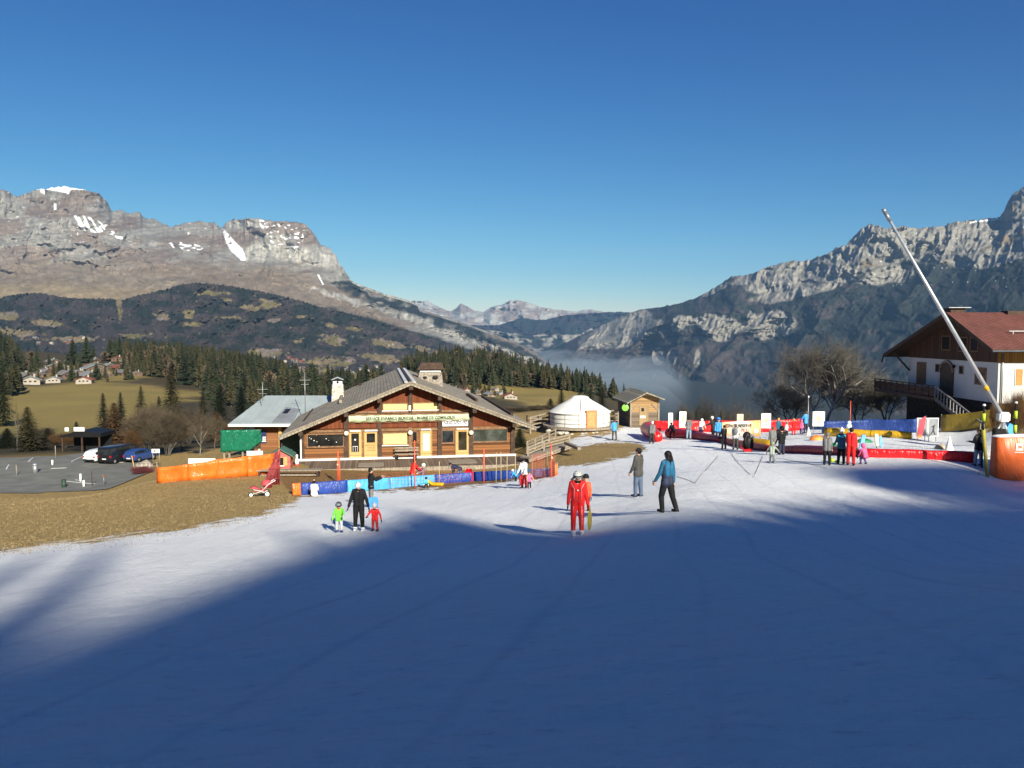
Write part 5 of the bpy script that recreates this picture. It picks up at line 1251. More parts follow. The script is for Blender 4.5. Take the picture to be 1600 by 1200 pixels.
# ---- yurt, shed
def yurt():
    g = at_d(906, 80); zb = float(pt(906, 668.5, 77)[2]); R = 47 / F * 80
    root = empty('yurt', (g.x, 80, zb), 0, 'round white felt yurt with an orange door on a wooden platform', 'yurt')
    felt = pm('white felt', (0.72, 0.71, 0.67), 0.9, 0.05, 1.2, 0.35, bscale=2)
    eave = float(pt(906, 642, 80)[2]) - zb; top = float(pt(906, 618, 80)[2]) - zb
    mb = MB(); prof = [(R - 0.02, 0), (R + 0.02, eave * 0.5), (R, eave)]
    mb.lathe(prof, n=64); mb.build('wall', felt, root)
    mb = MB(); prof = [(R + 0.10, eave - 0.06), (R + 0.02, eave + 0.02), (R * 0.72, eave + (top - eave) * 0.36), (R * 0.42, eave + (top - eave) * 0.68), (R * 0.30, eave + (top - eave) * 0.84), (R * 0.26, eave + (top - eave) * 0.90), (R * 0.17, top - 0.04), (0.05, top), (0, top)]
    mb.lathe(prof, n=64); rf = mb.build('roof', felt, root)
    mb = MB(); mb.lathe([(R * 0.30, top - (top - eave) * 0.17), (R * 0.285, top - (top - eave) * 0.085), (R * 0.17, top - 0.015), (0, top + 0.02)], n=40); mb.build('crown_cover', M_white, rf)
    mb = MB()
    for z in (eave * 0.24, eave * 0.55, eave * 0.86): mb.lathe([(R + 0.03, z - 0.02), (R + 0.055, z), (R + 0.03, z + 0.02)], n=64)
    for k in range(14):
        a = k / 14 * 2 * math.pi + 0.1; mb.tube([((R + 0.05) * math.cos(a), (R + 0.05) * math.sin(a), 0), ((R + 0.05) * math.cos(a), (R + 0.05) * math.sin(a), eave)], 0.012, 4)
    a = math.radians(-93); mb.tube([((R * f_) * math.cos(a), (R * f_) * math.sin(a), eave + (top - eave) * z_ + 0.05) for f_, z_ in ((1.0, 0.0), (0.72, .36), (0.42, .68), (0.30, .84))], 0.025, 4)
    mb.build('rope', pm('dark rope', (0.08, 0.08, 0.085), 0.8, 0.1, 4), root)
    xd = float(pt(924, 655, 77.3)[0]) - g.x; yd = -math.sqrt(max(R * R - xd * xd, 0)) - 0.08; an = math.atan2(xd, -yd)
    M = Matrix.Translation((xd, yd, 0)) @ Matrix.Rotation(an, 4, 'Z'); dh = 1.55; org = pm('orange door paint', (0.72, 0.20, 0.055), 0.5, 0.08, 3)
    mb = MB()
    frame_box(mb, -0.42, 0.42, 0.1, dh, 0.12, -0.08, 0.3); mb.xf(M); dr = mb.build('door', org, root)
    mb = MB(); mb.box(-0.42, 0.42, -0.03, 0.1, 0.1, dh)
    for z in (0.25, 0.75, 1.2): mb.box(-0.34, 0.34, -0.05, -0.031, z, z + 0.30)
    mb.xf(M); mb.build('door_leaf', pm('orange door panel', (0.78, 0.27, 0.10), 0.5, 0.08, 3), dr)
    mb = MB(); mb.lathe([(R + 0.7, -0.22), (R + 0.7, 0.0), (0, 0.0)], n=40, smooth=False); mb.build('platform', M_oldwood, root)
    mb = MB(); rs = random.Random(2)
    for k in range(30):
        x = rs.uniform(-3.6, 4.2); s_ = rs.uniform(0.15, 0.32); y = -math.sqrt(max((R + .8) ** 2 - x * x, 1.0)) - 0.3 - rs.random() * 0.3; mb.ell((x, y, -0.38 - rs.random() * 0.1), (s_, 0.3, s_ * 0.55), 0, 7, 5, Matrix.Rotation(rs.uniform(-.4, .4), 3, 'Y'))
    mb.build('stone_footing', M_pstone, root)
    return root
yurt()
def shed():
    D = 82.0; o = Vector((float(pt(985, 664, D)[0]), D, float(pt(985, 664.5, D)[2]))); fr = Frame(o, math.radians(5))
    root = empty('shed', o, fr.a, 'small wooden shed with a plank roof standing right of the yurt', 'shed')
    W = fr.loc(1029, 660)[0]; OH = -0.9; xr, zr = fr.loc(1011, 613, OH); xl, zl = fr.loc(980, 629.5, OH); xR, zR = fr.loc(1039, 623.5, OH); L = 6.4; th = 0.13
    sl = (zr - zl) / (xr - xl); sr = (zr - zR) / (xR - xr); rz_ = lambda x: zr - (xr - x) * sl if x < xr else zr - (x - xr) * sr
    bd = plank_mat('shed boards', (0.20, 0.115, 0.05), (0.42, 0.26, 0.12), 0.2); dk = plank_mat('dark shed boards', (0.10, 0.075, 0.055), (0.20, 0.15, 0.11), 0.2)
    zm = 1.35
    mb = MB(); mb.prism([(0, zm), (W, zm), (W, rz_(W) - th), (xr, rz_(xr) - th), (0, rz_(0) - th)], 0, 0.12); mb.build('gable', bd, root)
    mb = MB(); mb.box(0, W, 0.0, 0.12, -0.4, zm - 0.002); mb.box(0.002, 0.12, 0.12, L - 0.5, -0.9, rz_(0.05) - th); mb.box(W - 0.12, W - 0.002, 0.12, L - 0.5, -0.9, rz_(W - .05) - th); mb.box(0.12, W - 0.12, L - 0.62, L - 0.5, -0.9, 2.0); mb.build('wall', dk, root)
    mb = MB(); mb.prism([(xr, zr), (xl, zl), (xl, zl - th), (xr, zr - th)], OH, L); mb.prism([(xr, zr - th), (xR, zR - th), (xR, zR), (xr, zr)], OH, L); mb.build('roof', shingle_mat('shed shingles', (0.20, 0.175, 0.13), (0.31, 0.28, 0.22), 3.0, 0.34), root)
    mb = MB(); x0, x1, _, z1 = rect(fr, 999, 638, 1013, 664); mb.box(x0, x1, -0.06, -0.003, 0, 1.95); d = mb.build('door', plank_mat('shed door', (0.22, 0.15, 0.08), (0.36, 0.25, 0.13), 0.15, axis='X'), root)
    x0, x1, z0, z1 = rect(fr, 1002, 634.5, 1006, 639.5); mb = MB(); mb.box(x0, x1, -0.09, -0.061, z0 - 0.2, z1 - 0.2); mb.build('pane', M_black, d)
    x0, x1, z0, z1 = rect(fr, 1000, 649.5, 1008, 653); mb = MB(); mb.box(x0, x1, -0.085, -0.061, z0, z1); mb.build('notice', M_white, d)
    mb = MB(); mb.beam((0.1, -0.05, 1.55), (0.85, -0.05, 2.15), 0.06, 0.1); mb.beam((W - 0.1, -0.05, 1.55), (W - 0.75, -0.05, 2.2), 0.06, 0.1); mb.box(-0.06, 0.08, -0.1, -0.003, -0.3, rz_(0) - th); mb.box(W - 0.08, W + 0.06, -0.1, -0.003, -0.3, rz_(W) - th); mb.build('brace', M_oldwood, root)
    x, z = fr.loc(977, 637, -0.4); c_ = fr.o + fr.X * x + fr.Y * -0.4 + Vector((0, 0, z))
    o_ = MB(); o_.ell((0, 0, 0), (0.36, 0.06, 0.36), 0, 20, 10); o_ = o_.build('disc_sign', pm('lime green disc', (0.20, 0.55, 0.06), 0.4, 0.05, 2), None); o_.location = c_; tag(o_, 'round lime green disc hanging on the corner of the wooden shed', 'sign')
    p2 = MB(); p2.tube([(0.15, 0.02, -0.1), (0.5, 0.02, -0.1)], 0.02); p2.build('hook', M_black, o_)
    for (a, b_) in (((982, 666), (981, 630)), ((972, 668), (980, 655))):
        pass
shed()

# ---- white house with the red roof on the right
def right_house():
    xf, y0, y1 = 36.5, 60.0, 73.6; zb = -8.3
    root = empty('house', (xf, y0, zb), 0, 'white alpine house with dark timber gable and red brown roof at the right edge', 'house')
    def fx(px, py, x=xf):                      # point of the gable wall (plane x = const)
        d = Vector([float(v) for v in pt(px, py, 1.0)]); k = x / d.x; p = d * k; return p.y - y0, p.z - zb
    def fy(px, py, y=y0):
        d = Vector([float(v) for v in pt(px, py, 1.0)]); k = y / d.y; p = d * k; return p.x - xf, p.z - zb
    L = 16.0; W = y1 - y0
    xo = 35.0; ya, za = fx(1478, 488, xo); yn, zn = 58.3 - y0, float(pt(1566, 546, 58.3)[2]) - zb; yf_, zf = fx(1380, 554, xo)
    s1 = (za - zn) / (ya - yn); s2 = (za - zf) / (yf_ - ya); rz_ = lambda y: za - (ya - y) * s1 if y < ya else za - (y - ya) * s2
    zw = fx(1500, 563)[1]; th = 0.22
    wht = pm('white render', (0.52, 0.51, 0.49), 0.9, 0.03, 1.2, 0.1); tim = plank_mat('dark timber', (0.045, 0.024, 0.015), (0.095, 0.05, 0.03), 0.22, axis='Y')
    och = plank_mat('ochre timber', (0.30, 0.17, 0.05), (0.46, 0.27, 0.08), 0.2, axis='X')
    Mx = Matrix(((0, 1, 0, 0), (1, 0, 0, 0), (0, 0, 1, 0), (0, 0, 0, 1)))
    zs = 3.0
    mb = MB(); mb.box(0, L, 0, W, zs, zw); mb.build('wall', wht, root)
    mb = MB(); mb.box(-0.05, L, -0.05, W, -1.5, zs - 0.002); mb.build('basement', pm('dark stone base', (0.035, 0.03, 0.027), 0.9, 0.25, 3, 0.5), root)
    mb = MB(); mb.prism([(0.02, zw + 0.002), (W - 0.02, zw + 0.002), (W - 0.02, rz_(W) - th), (ya, rz_(ya) - th), (0.02, rz_(0) - th)], -0.06, L - 0.02, 0, Mx); gb = mb.build('gable', [tim, och], root)
    for p_ in gb.data.polygons:
        if p_.normal.y > 0.8: p_.material_index = 1
    mb = MB(); M2 = Mx
    mb.prism([(ya, za), (yn, zn), (yn, zn - th), (ya, za - th)], xo - xf, L + 1, 0, M2); mb.prism([(ya, za - th), (yf_, zf - th), (yf_, zf), (ya, za)], xo - xf, L + 1, 0, M2)
    rm = shingle_mat('red brown roof', (0.13, 0.042, 0.032), (0.165, 0.056, 0.042), 0.35, 0.3)
    rf = mb.build('roof', [rm, M_dwood], root)
    for p_ in rf.data.polygons:
        if p_.normal.z > -0.1: p_.material_index = 1
    mb = MB(); mb.beam((xo - xf - 0.03, ya, za - 0.12), (xo - xf - 0.03, yn, zn - 0.12), 0.06, 0.3); mb.beam((xo - xf - 0.03, ya, za - 0.12), (xo - xf - 0.03, yf_, zf - 0.12), 0.06, 0.3)
    mb.build('verge_board', M_dwood, rf)
    yy = yn + 2.5; mb = MB(); mb.tube([(1.2, yy, rz_(yy) + 0.22), (L, yy, rz_(yy) + 0.22)], 0.05)
    for k in range(8): mb.tube([(1.5 + k * 2, yy, rz_(yy)), (1.5 + k * 2, yy, rz_(yy) + 0.22)], 0.03)
    mb.build('snow_guard', M_white, rf)
    mb = MB(); mb.tube([(xo - xf, yn - 0.06, zn - 0.12), (L, yn - 0.06, zn - 0.12)], 0.07); mb.build('gutter', M_grey, rf)
    mb = MB(); mb.tube([(0.25, -0.12, zs), (0.25, -0.12, rz_(0) - 0.5)], 0.05); mb.build('downpipe', M_grey, root)
    mb = MB(); mb.box(3.2, 4.6, ya - 0.5, ya + 0.5, za - 0.6, za + 0.1); ch = mb.build('chimney', M_dwood, rf)
    mb = MB(); mb.box(-0.9, 0.3, ya + 0.4, ya + 1.6, za - 0.55, za + 0.35); c2 = mb.build('chimney', M_dwood, rf); mb = MB(); mb.box(-1.2, 0.6, ya + 0.1, ya + 1.9, za + 0.36, za + 0.42); mb.build('chimney_cap', M_grey, c2)
    def gwin(px0, py0, px1, py1, mat, nm='window', fr_=M_mwood, x=-0.003):
        ya_, z1_ = fx((px0 + px1) / 2, py0); _, z0_ = fx((px0 + px1) / 2, py1); yb_ = fx(px0, py0)[0]; yc_ = fx(px1, py0)[0]; lo, hi = min(yb_, yc_), max(yb_, yc_)
        m2 = MB(); m2.box(x - 0.05, x, lo - 0.08, lo, z0_ - .08, z1_ + .08); m2.box(x - 0.05, x, hi, hi + 0.08, z0_ - .08, z1_ + .08); m2.box(x - 0.05, x, lo, hi, z1_, z1_ + 0.08); m2.box(x - 0.05, x, lo, hi, z0_ - 0.08, z0_)
        w = m2.build(nm, fr_, root); m2 = MB(); m2.box(x - 0.03, x, lo, hi, z0_, z1_); m2.build('pane', mat, w); return w
    shut = pm('brown shutter', (0.13, 0.07, 0.035), 0.7, 0.2, 4)
    gwin(1434, 567, 1447, 599, shut); gwin(1463, 570, 1468, 580, M_black); gwin(1500, 573, 1505, 583, M_black); gwin(1525, 576, 1541, 600, shut)
    gwin(1474, 526, 1486, 546, M_black, x=-0.064); gwin(1500, 528, 1513, 548, M_black, x=-0.064); gwin(1519, 528, 1530, 548, M_black, x=-0.064)
    yb_, zt = fx(1481, 566); m2 = MB(); n = 10; w_ = 1.0
    pl = [(yb_ - w_, zs + 0.05), (yb_ + w_, zs + 0.05)] + [(yb_ + w_ * math.cos(math.pi * k / n), zt - 0.9 + 0.9 * math.sin(math.pi * k / n)) for k in range(n + 1)]
    m2.prism(pl, -0.10, -0.003, 0, Mx); dr = m2.build('door', pm('dark arched door', (0.05, 0.028, 0.016), 0.6, 0.2, 3), root)
    m2 = MB(); pl = [(yb_ + (w_ + .0) * math.cos(math.pi * k / n), zt - 0.9 + 0.9 * math.sin(math.pi * k / n)) for k in range(n + 1)]
    for a, b_ in zip(pl, pl[1:]): m2.beam((-0.08, a[0], a[1] + .08), (-0.08, b_[0], b_[1] + .08), 0.16, 0.2, 0, (1, 0, 0))
    m2.build('door_arch', pm('sandstone', (0.25, 0.18, 0.12), 0.9, 0.2, 4), dr)
    y_, z_ = fx(1494, 575); m2 = MB(); m2.lathe([(0, 0.3), (0.14, 0.22), (0.1, 0), (0, 0)], (-0.2, y_, z_), 10); m2.build('wall_lamp', M_black, root)
    # sunny long side: orange shuttered window
    x_, z_ = fy(1597, 588); m2 = MB(); m2.box(x_ - 0.55, x_ + 0.5, -0.06, -0.003, z_ - 0.7, z_ + 0.6); w2 = m2.build('window', M_white, root); m2 = MB(); m2.box(x_ - 0.5, x_, -0.09, -0.061, z_ - 0.66, z_ + 0.56); m2.build('shutter', pm('orange shutter', (0.50, 0.20, 0.05), 0.6, 0.1, 4), w2)
    # landing, balustrade and stair
    zl_ = zs - 0.05; ya2, _ = fx(1462, 600, 34.9); yb2 = W + 3.2
    m2 = MB(); m2.box(-1.6, -0.06, ya2, yb2, zl_ - 0.25, zl_); m2.box(0, 3, W, yb2, zl_ - 0.25, zl_ - 0.002)
    lb = m2.build('balcony', M_dwood, root)
    m2 = MB()
    for z in (0.35, 0.65, 0.95): m2.beam((-1.6, ya2, zl_ + z), (-1.6, yb2, zl_ + z), 0.05, 0.10)
    k = ya2
    while k < yb2: m2.box(-1.64, -1.56, k, k + 0.08, zl_, zl_ + 1.0); k += 1.1
    m2.box(-1.57, -1.54, ya2, yb2, zl_ + 0.1, zl_ + 0.8); m2.build('railing', M_dwood, lb)
    ys0, ys1 = ya2, -1.2; zs0, zs1 = zl_, 0.6; m2 = MB(); n = 15
    for k in range(n):
        f_ = (k + .5) / n; y_ = ys0 + (ys1 - ys0) * f_; z_ = zs0 + (zs1 - zs0) * f_; m2.box(-1.55, -0.4, y_ - 0.16, y_ + 0.16, z_ - 0.06, z_)
    m2.beam((-1.58, ys0, zs0 - 0.1), (-1.58, ys1, zs1 - 0.1), 0.06, 0.3); st = m2.build('stair', pm('grey stair', (0.10, 0.095, 0.09), 0.8, 0.15, 4), root)
    m2 = MB(); m2.beam((-1.62, ys0, zs0 + 0.95), (-1.62, ys1, zs1 + 0.95), 0.07, 0.12)
    for k in range(16): f_ = k / 15; y_ = ys0 + (ys1 - ys0) * f_; z_ = zs0 + (zs1 - zs0) * f_; m2.box(-1.65, -1.59, y_ - 0.03, y_ + 0.03, z_, z_ + 0.95)
    m2.build('handrail', pm('pale handrail', (0.22, 0.21, 0.20), 0.7, 0.1, 4), st)
    m2 = MB(); m2.beam((-1.3, yf_ - 1.6, rz_(yf_ - 1.6) - 0.3), (-0.06, yf_ - 2.2, zw - 1.2), 0.16, 0.16, 0); m2.beam((-1.4, yf_ + 0.1, zf - 0.1), (-1.4, yf_ + 0.5, zf - 0.7), 0.1, 0.1); m2.build('bracket', M_dwood, root)
right_house()

# ---- village houses
M_vroof = pm('old grey roof', (0.16, 0.15, 0.145), 0.8, 0.25, 0.5); M_vroofr = pm('red tile roof', (0.24, 0.065, 0.04), 0.8, 0.15, 0.5); M_vwall = pm('brown village wall', (0.12, 0.075, 0.05), 0.8, 0.25, 0.6); M_vwhite = pm('white village wall', (0.33, 0.29, 0.24), 0.8, 0.06, 0.5); M_vlight = pm('pale roof', (0.20, 0.21, 0.21), 0.7, 0.1, 0.5)
def village_house(px, D, wpx, rz, roof, wall, label, group, hk=1.0, base=True):
    g = at_d(px, D); w = wpx / F * D / 2; l = w * 0.85; h = w * 0.62 * hk; rh = w * 0.42; ov = w * 0.22
    root = empty('house', (g.x, g.y, g.z - 0.3), rz, label, 'house', group)
    mb = MB(); mb.prism([(-w, 0), (w, 0), (w, h), (0, h + rh), (-w, h)], -l, l)
    wl = mb.build('wall', wall, root)
    if base: mb = MB(); mb.box(-w - 0.02, w + 0.02, -l - 0.02, l + 0.02, -1.5, h * 0.42); mb.build('ground_floor', M_vwhite, root)
    mb = MB(); t_ = w * 0.06; e = rh / w * ov
    mb.prism([(0, h + rh + t_), (-w - ov, h - e + t_), (-w - ov, h - e), (0, h + rh)], -l - ov, l + ov); mb.prism([(0, h + rh), (w + ov, h - e), (w + ov, h - e + t_), (0, h + rh + t_)], -l - ov, l + ov)
    rf = mb.build('roof', roof, root)
    mb = MB(); mb.box(w * 0.3, w * 0.5, l * 0.1, l * 0.3, h, h + rh + w * 0.25); mb.build('chimney', M_vwhite, rf)
    for x in (-0.5, 0.0, 0.5):
        mb = MB(); mb.box(w * (x - 0.12), w * (x + 0.12), -l - 0.06, -l - 0.025, h * 0.55, h * 0.85); mb.build('window', M_black, root)
    for x in (-0.45, 0.4):
        mb = MB(); mb.box(w + 0.03, w + 0.06, l * (x - 0.12), l * (x + 0.12), h * 0.5, h * 0.85); mb.build('window', M_black, root)
GV = 'houses of the village beyond the meadow'
for a in [(22, 640, 24, 0.9, M_vlight, M_vwall, 'house with a pale grey roof at the left end of the village'), (38, 590, 26, 1.2, M_vroof, M_vwall, 'large dark roofed chalet below the left end of the village'), (48, 545, 26, 0.5, M_vlight, M_vwhite, 'weathered barn at the meadow edge, leftmost of the village front row'),
          (84, 560, 20, 0.4, M_vlight, M_vwhite, 'low cream coloured house at the meadow edge'), (85, 720, 20, 0.8, M_vlight, M_vwall, 'house with a bright pale roof in the upper left of the village'), (108, 700, 9, 0.3, M_vroof, M_vwhite, 'small white house under the trees in the upper village'),
          (104, 610, 24, 1.0, M_vroof, M_vwall, 'dark chalet in the middle of the village, left of the red roofed one'), (122, 640, 20, 0.7, M_vlight, M_vwall, 'chalet with a pale roof above the red roofed one'), (133, 540, 22, 0.25, M_vroofr, M_vwhite, 'white house with a bright red roof at the meadow edge'),
          (145, 680, 26, 0.8, M_vlight, M_vwall, 'wide grey roofed chalet high in the village'), (150, 720, 20, 1.1, M_vroof, M_vwall, 'brown chalet behind the wide grey roofed one'), (140, 600, 24, 0.9, M_vlight, M_vwall, 'grey roofed chalet just above the red roofed house'),
          (187, 700, 18, 0.8, M_vroofr, M_vwall, 'reddish roofed chalet at the right of the village'), (206, 720, 16, 0.6, M_vroofr, M_vwall, 'small reddish chalet at the right end of the village'), (194, 640, 18, 1.0, M_vroof, M_vwall, 'brown chalet below the reddish roofed ones'),
          (214, 640, 14, 0.6, M_vroof, M_vwall, 'small brown chalet right of the village'), (168, 620, 14, 0.8, M_vroof, M_vwall, 'small dark chalet in the centre of the village'), (290, 640, 20, 0.5, M_vroof, M_vwall, 'isolated brown chalet right of the tall spruce'),
          (330, 660, 12, 0.4, M_vlight, M_vwhite, 'tiny white shed in front of the forest'), (72, 690, 16, 1.2, M_vroof, M_vwall, 'dark chalet between the trees in the upper left of the village'), (60, 640, 18, 0.3, M_vroof, M_vwall, 'dark barn behind the pale roofed houses')]:
    village_house(*a, GV, base=(a[0] in (133, 84, 108, 330)))
for k in range(14):
    village_house(55 + k * 11.5 + (k * 7 % 5), 650 + (k * 53 % 150), 13 + k % 4, 0.3 + (k * 0.37) % 1, (M_vroof, M_vroof, M_vlight, M_vroofr)[k % 4], M_vwall, 'small brown chalet among the trees of the upper village', 'brown chalets of the upper village', base=False)
GC = 'houses in the hollow below the central hill'
for a in [(797, 540, 20, 0.15, M_vroofr, M_vwhite, 'white house with a red roof in the hollow right of the chalet roof'), (783, 640, 12, 0.5, M_vlight, M_vwhite, 'small white house behind the red roofed one'), (745, 600, 13, 0.8, M_vroof, M_vwall, 'brown chalet just above the chalet roof line'), (728, 620, 12, 0.5, M_vroofr, M_vwhite, 'small reddish chalet close to the big stone chimney'),
          (712, 640, 12, 1.0, M_vlight, M_vwall, 'grey roofed house close to the stone chimney'), (765, 560, 14, 0.6, M_vlight, M_vwall, 'grey roofed house left of the red roofed one'), (700, 680, 12, 0.4, M_vroofr, M_vwall, 'brown red house right behind the stone chimney'), (775, 680, 10, 0.7, M_vroof, M_vwhite, 'tiny house at the edge of the wood'),
          (470, 640, 14, 0.5, M_vroofr, M_vwhite, 'red roofed house above the grey metal roof'), (452, 680, 10, 0.4, M_vlight, M_vwhite, 'small white house above the grey metal roof'), (500, 700, 10, 0.9, M_vroofr, M_vwall, 'small red chalet left of the white chimney')]:
    village_house(*a, GC)
# hamlets on the opposite slope, a few pixels each
FARH = []
for k_, (rm_, wm_) in enumerate(((M_vroof, M_vwhite), (M_vroof, M_vwall), (M_vroofr, M_vwall))):
    mb = MB(); mb.prism([(-8, -3), (8, -3), (8, 6), (0, 11), (-8, 6)], -8, 8, 1); mb.prism([(0, 12), (-10, 5.6), (-10, 5), (0, 11.1)], -9, 9, 0); mb.prism([(0, 11.1), (10, 5), (10, 5.6), (0, 12)], -9, 9, 0)
    me = mb.mesh('house'); me.materials.append(rm_); me.materials.append(wm_); FARH.append(me)
rh = random.Random(8)
for (cx, cyy, rx, ry, n) in ((450, 566, 36, 7, 12), (560, 582, 40, 9, 12), (605, 540, 16, 4, 5), (500, 597, 40, 6, 8), (90, 535, 40, 6, 7), (125, 531, 20, 4, 5), (640, 566, 20, 5, 3)):
    for _ in range(n):
        px = rh.gauss(cx, rx * .5); py = rh.gauss(cyy, ry * .5); c_ = int(round((px - GB[0]) / GB[1])); r = int(np.argmin(np.abs(GB[2][:, c_] - py))); p = pt(px, GB[2][r, c_], GB[3][r, c_])
        o = bpy.data.objects.new('house', FARH[rh.choice((0, 0, 1, 2))]); C.objects.link(o); o.location = [float(v) for v in p]; o.rotation_euler = (0, 0, rh.uniform(0, 3)); tag(o, 'tiny far house in the hamlets scattered over the opposite valley slope', 'house', 'far houses on the opposite slope')
# ================================================================== car park
def car_park():
    poly = [(-420, 764), (-60, 769), (60, 770), (175, 764), (215, 748), (236, 738), (242, 722), (238, 714), (215, 706), (150, 703), (100, 712), (0, 716), (-420, 716)]
    pts = [hit(px, py) for px, py in poly]
    xs = [p.x for p in pts]; ys = [p.y for p in pts]
    gx = np.arange(min(xs), max(xs), 0.8); gy = np.arange(min(ys), max(ys), 0.8)
    X, Y = np.meshgrid(gx, gy); Z = terrain(X, Y) + 0.05
    Z = np.maximum(Z, terrain(X + .4, Y) + .04)
    qx, qy = proj(X, Y, Z); ins = poly_in(qx, qy, poly) > -1
    idx = -np.ones(X.shape, int); V = []; Fc = []
    for i in range(X.shape[0] - 1):
        for j in range(X.shape[1] - 1):
            if ins[i, j] and ins[i + 1, j] and ins[i, j + 1] and ins[i + 1, j + 1]:
                f = []
                for a, b_ in ((i, j), (i, j + 1), (i + 1, j + 1), (i + 1, j)):
                    if idx[a, b_] < 0: idx[a, b_] = len(V); V.append((X[a, b_], Y[a, b_], Z[a, b_]))
                    f.append(idx[a, b_])
                Fc.append(tuple(f))
    tag(link('parking_lot', mesh_from('parking_lot', V, Fc, True), pm('asphalt', (0.165, 0.162, 0.138), 0.9, 0.12, 0.6, 0.2, bscale=20)), kind='structure')
    # painted lines
    mb = MB();
    for (a, b_) in [((112, 722), (134, 712)), ((80, 733), (104, 732)), ((128, 752), (118, 751)), ((45, 722), (52, 716)), ((10, 734), (14, 727)), ((104, 753), (148, 757)), ((172, 724), (200, 723)), ((205, 722), (215, 717))]:
        p, q = hit(*a), hit(*b_); p.z = gz(p.x, p.y) + 0.125; q.z = gz(q.x, q.y) + 0.125; n = 6
        for k in range(n):
            u = p.lerp(q, k / n); v = p.lerp(q, (k + 1) / n); u.z = gz(u.x, u.y) + 0.08; v.z = gz(v.x, v.y) + 0.08; mb.beam(u, v, 0.11, 0.02)
    tag(mb.build('road_marking', M_white, None), kind='structure')
car_park()
def gpos(px, py, dz=0.0):
    p = hit(px, py); p.z += dz; return p
def wheel(root, x, y, r=0.32, w=0.22):
    m2 = MB(); m2.lathe([(r * 0.62, -w / 2), (r * .95, -w / 2), (r, -w / 4), (r, w / 4), (r * .95, w / 2), (r * .62, w / 2)], n=20); m2.xf(Matrix.Translation((x, y, r)) @ Matrix.Rotation(math.pi / 2, 4, 'Y')); wl = m2.build('wheel', M_black, root)
    m2 = MB(); m2.lathe([(0, -w * .42), (r * .62, -w * .42), (r * .62, w * .42), (0, w * .42)], n=16); m2.xf(Matrix.Translation((x, y, r)) @ Matrix.Rotation(math.pi / 2, 4, 'Y')); m2.build('rim', M_grey, wl)
def car(px, py, rz, st, L, paint, label, lamps=(0.35, 0.01, 0.01), van=False):
    """st: stations (y, z_low, z_belt, z_roof, w_belt, w_roof) front at +y"""
    g = gpos(px, py, 0.1); root = empty('van' if van else 'parked_car', g, rz, label, 'van' if van else 'car')
    V = []; Fc = []; ring = 12
    for (y, zl, zb, zr, wb, wr) in st:
        V += [(-wb * .92, y, zl), (-wb, y, zl + 0.15), (-wb, y, zb * .8), (-wb * .97, y, zb), (-wr, y, zr - .04), (-wr * .8, y, zr), (wr * .8, y, zr), (wr, y, zr - .04), (wb * .97, y, zb), (wb, y, zb * .8), (wb, y, zl + .15), (wb * .92, y, zl)]
    for i in range(len(st) - 1):
        for k in range(ring): k2 = (k + 1) % ring; Fc.append((i * ring + k, i * ring + k2, (i + 1) * ring + k2, (i + 1) * ring + k))
    Fc.append(tuple(range(ring - 1, -1, -1))); o = (len(st) - 1) * ring; Fc.append(tuple(range(o, o + ring)))
    mb = MB(); mb.add(V, Fc, 0, True); body = mb.build('body', paint, root)
    md = body.modifiers.new('bevel', 'BEVEL'); md.width = 0.03; md.segments = 2; md.limit_method = 'ANGLE'
    # glass: side windows proud of the upper body, rear and front screens
    gl = glass_mat('car glass', (0.01, 0.012, 0.014)) if 'carglass' not in _mats else _mats['carglass']; _mats['carglass'] = gl
    cab = [s_ for s_ in st if s_[3] - s_[2] > 0.25]
    for sg in (-1, 1):
        m2 = MB(); q = []
        for s_ in cab:
            for f_ in (0.12, 0.85):
                x = (s_[4] * .97) * (1 - f_) + s_[5] * f_ + 0.012; z = s_[2] * (1 - f_) + (s_[3] - .04) * f_; q.append((sg * x, s_[0], z))
        n = len(cab)
        f = [(2 * k, 2 * k + 2, 2 * k + 3, 2 * k + 1) for k in range(n - 1)]
        q2 = [(x - sg * 0.01, y, z) for x, y, z in q]; m2.add(q + q2, f + [tuple(i + 2 * n for i in ff[::-1]) for ff in f]); m2.build('side_window', gl, root)
    a, b_ = st[0], cab[0]
    for (s0, s1, nm) in ((st[0], cab[0], 'rear_window'), (st[-1], cab[-1], 'windscreen')):
        sg = -1 if nm == 'rear_window' else 1; y0, y1 = (s0[0] + sg * 0.0), s1[0]
        zb0 = s1[2] + 0.05; zt = s1[3] - 0.10; w0, w1 = s1[4] * .85, s1[5] * .86
        yy = s1[0] + sg * 0.012 if s0 is s1 else None
        m2 = MB(); ya = s0[0] + sg * 0.015 if van or nm == 'rear_window' else (s0[0] + s1[0]) / 2
        if nm == 'rear_window': q = [(-w0, s1[0] + sg * 0.05 + (0 if van else sg * 0.10), zb0), (w0, s1[0] + sg * 0.05 + (0 if van else sg * 0.10), zb0), (w1, s1[0] + sg * 0.03, zt), (-w1, s1[0] + sg * 0.03, zt)]
        else: q = [(-w0, s1[0] + 0.45, zb0), (w0, s1[0] + 0.45, zb0), (w1, s1[0] + 0.06, zt), (-w1, s1[0] + 0.06, zt)]
        q2 = [(x, y - sg * 0.02, z) for x, y, z in q]; m2.add(q + q2, [(0, 1, 2, 3), (7, 6, 5, 4), (0, 4, 5, 1), (1, 5, 6, 2), (2, 6, 7, 3), (3, 7, 4, 0)]); m2.build(nm, gl, root)
    yr = st[0][0]; wb = st[0][4]
    for sg in (-1, 1):
        m2 = MB(); m2.box(sg * (wb - 0.1) - 0.12, sg * (wb - 0.1) + 0.12, yr - 0.03, yr + 0.05, st[0][2] * .78, st[0][2] * .98, bev=0.01); m2.build('tail_lamp', pm('tail lamp red', lamps, 0.2, 0.05, 2), root)
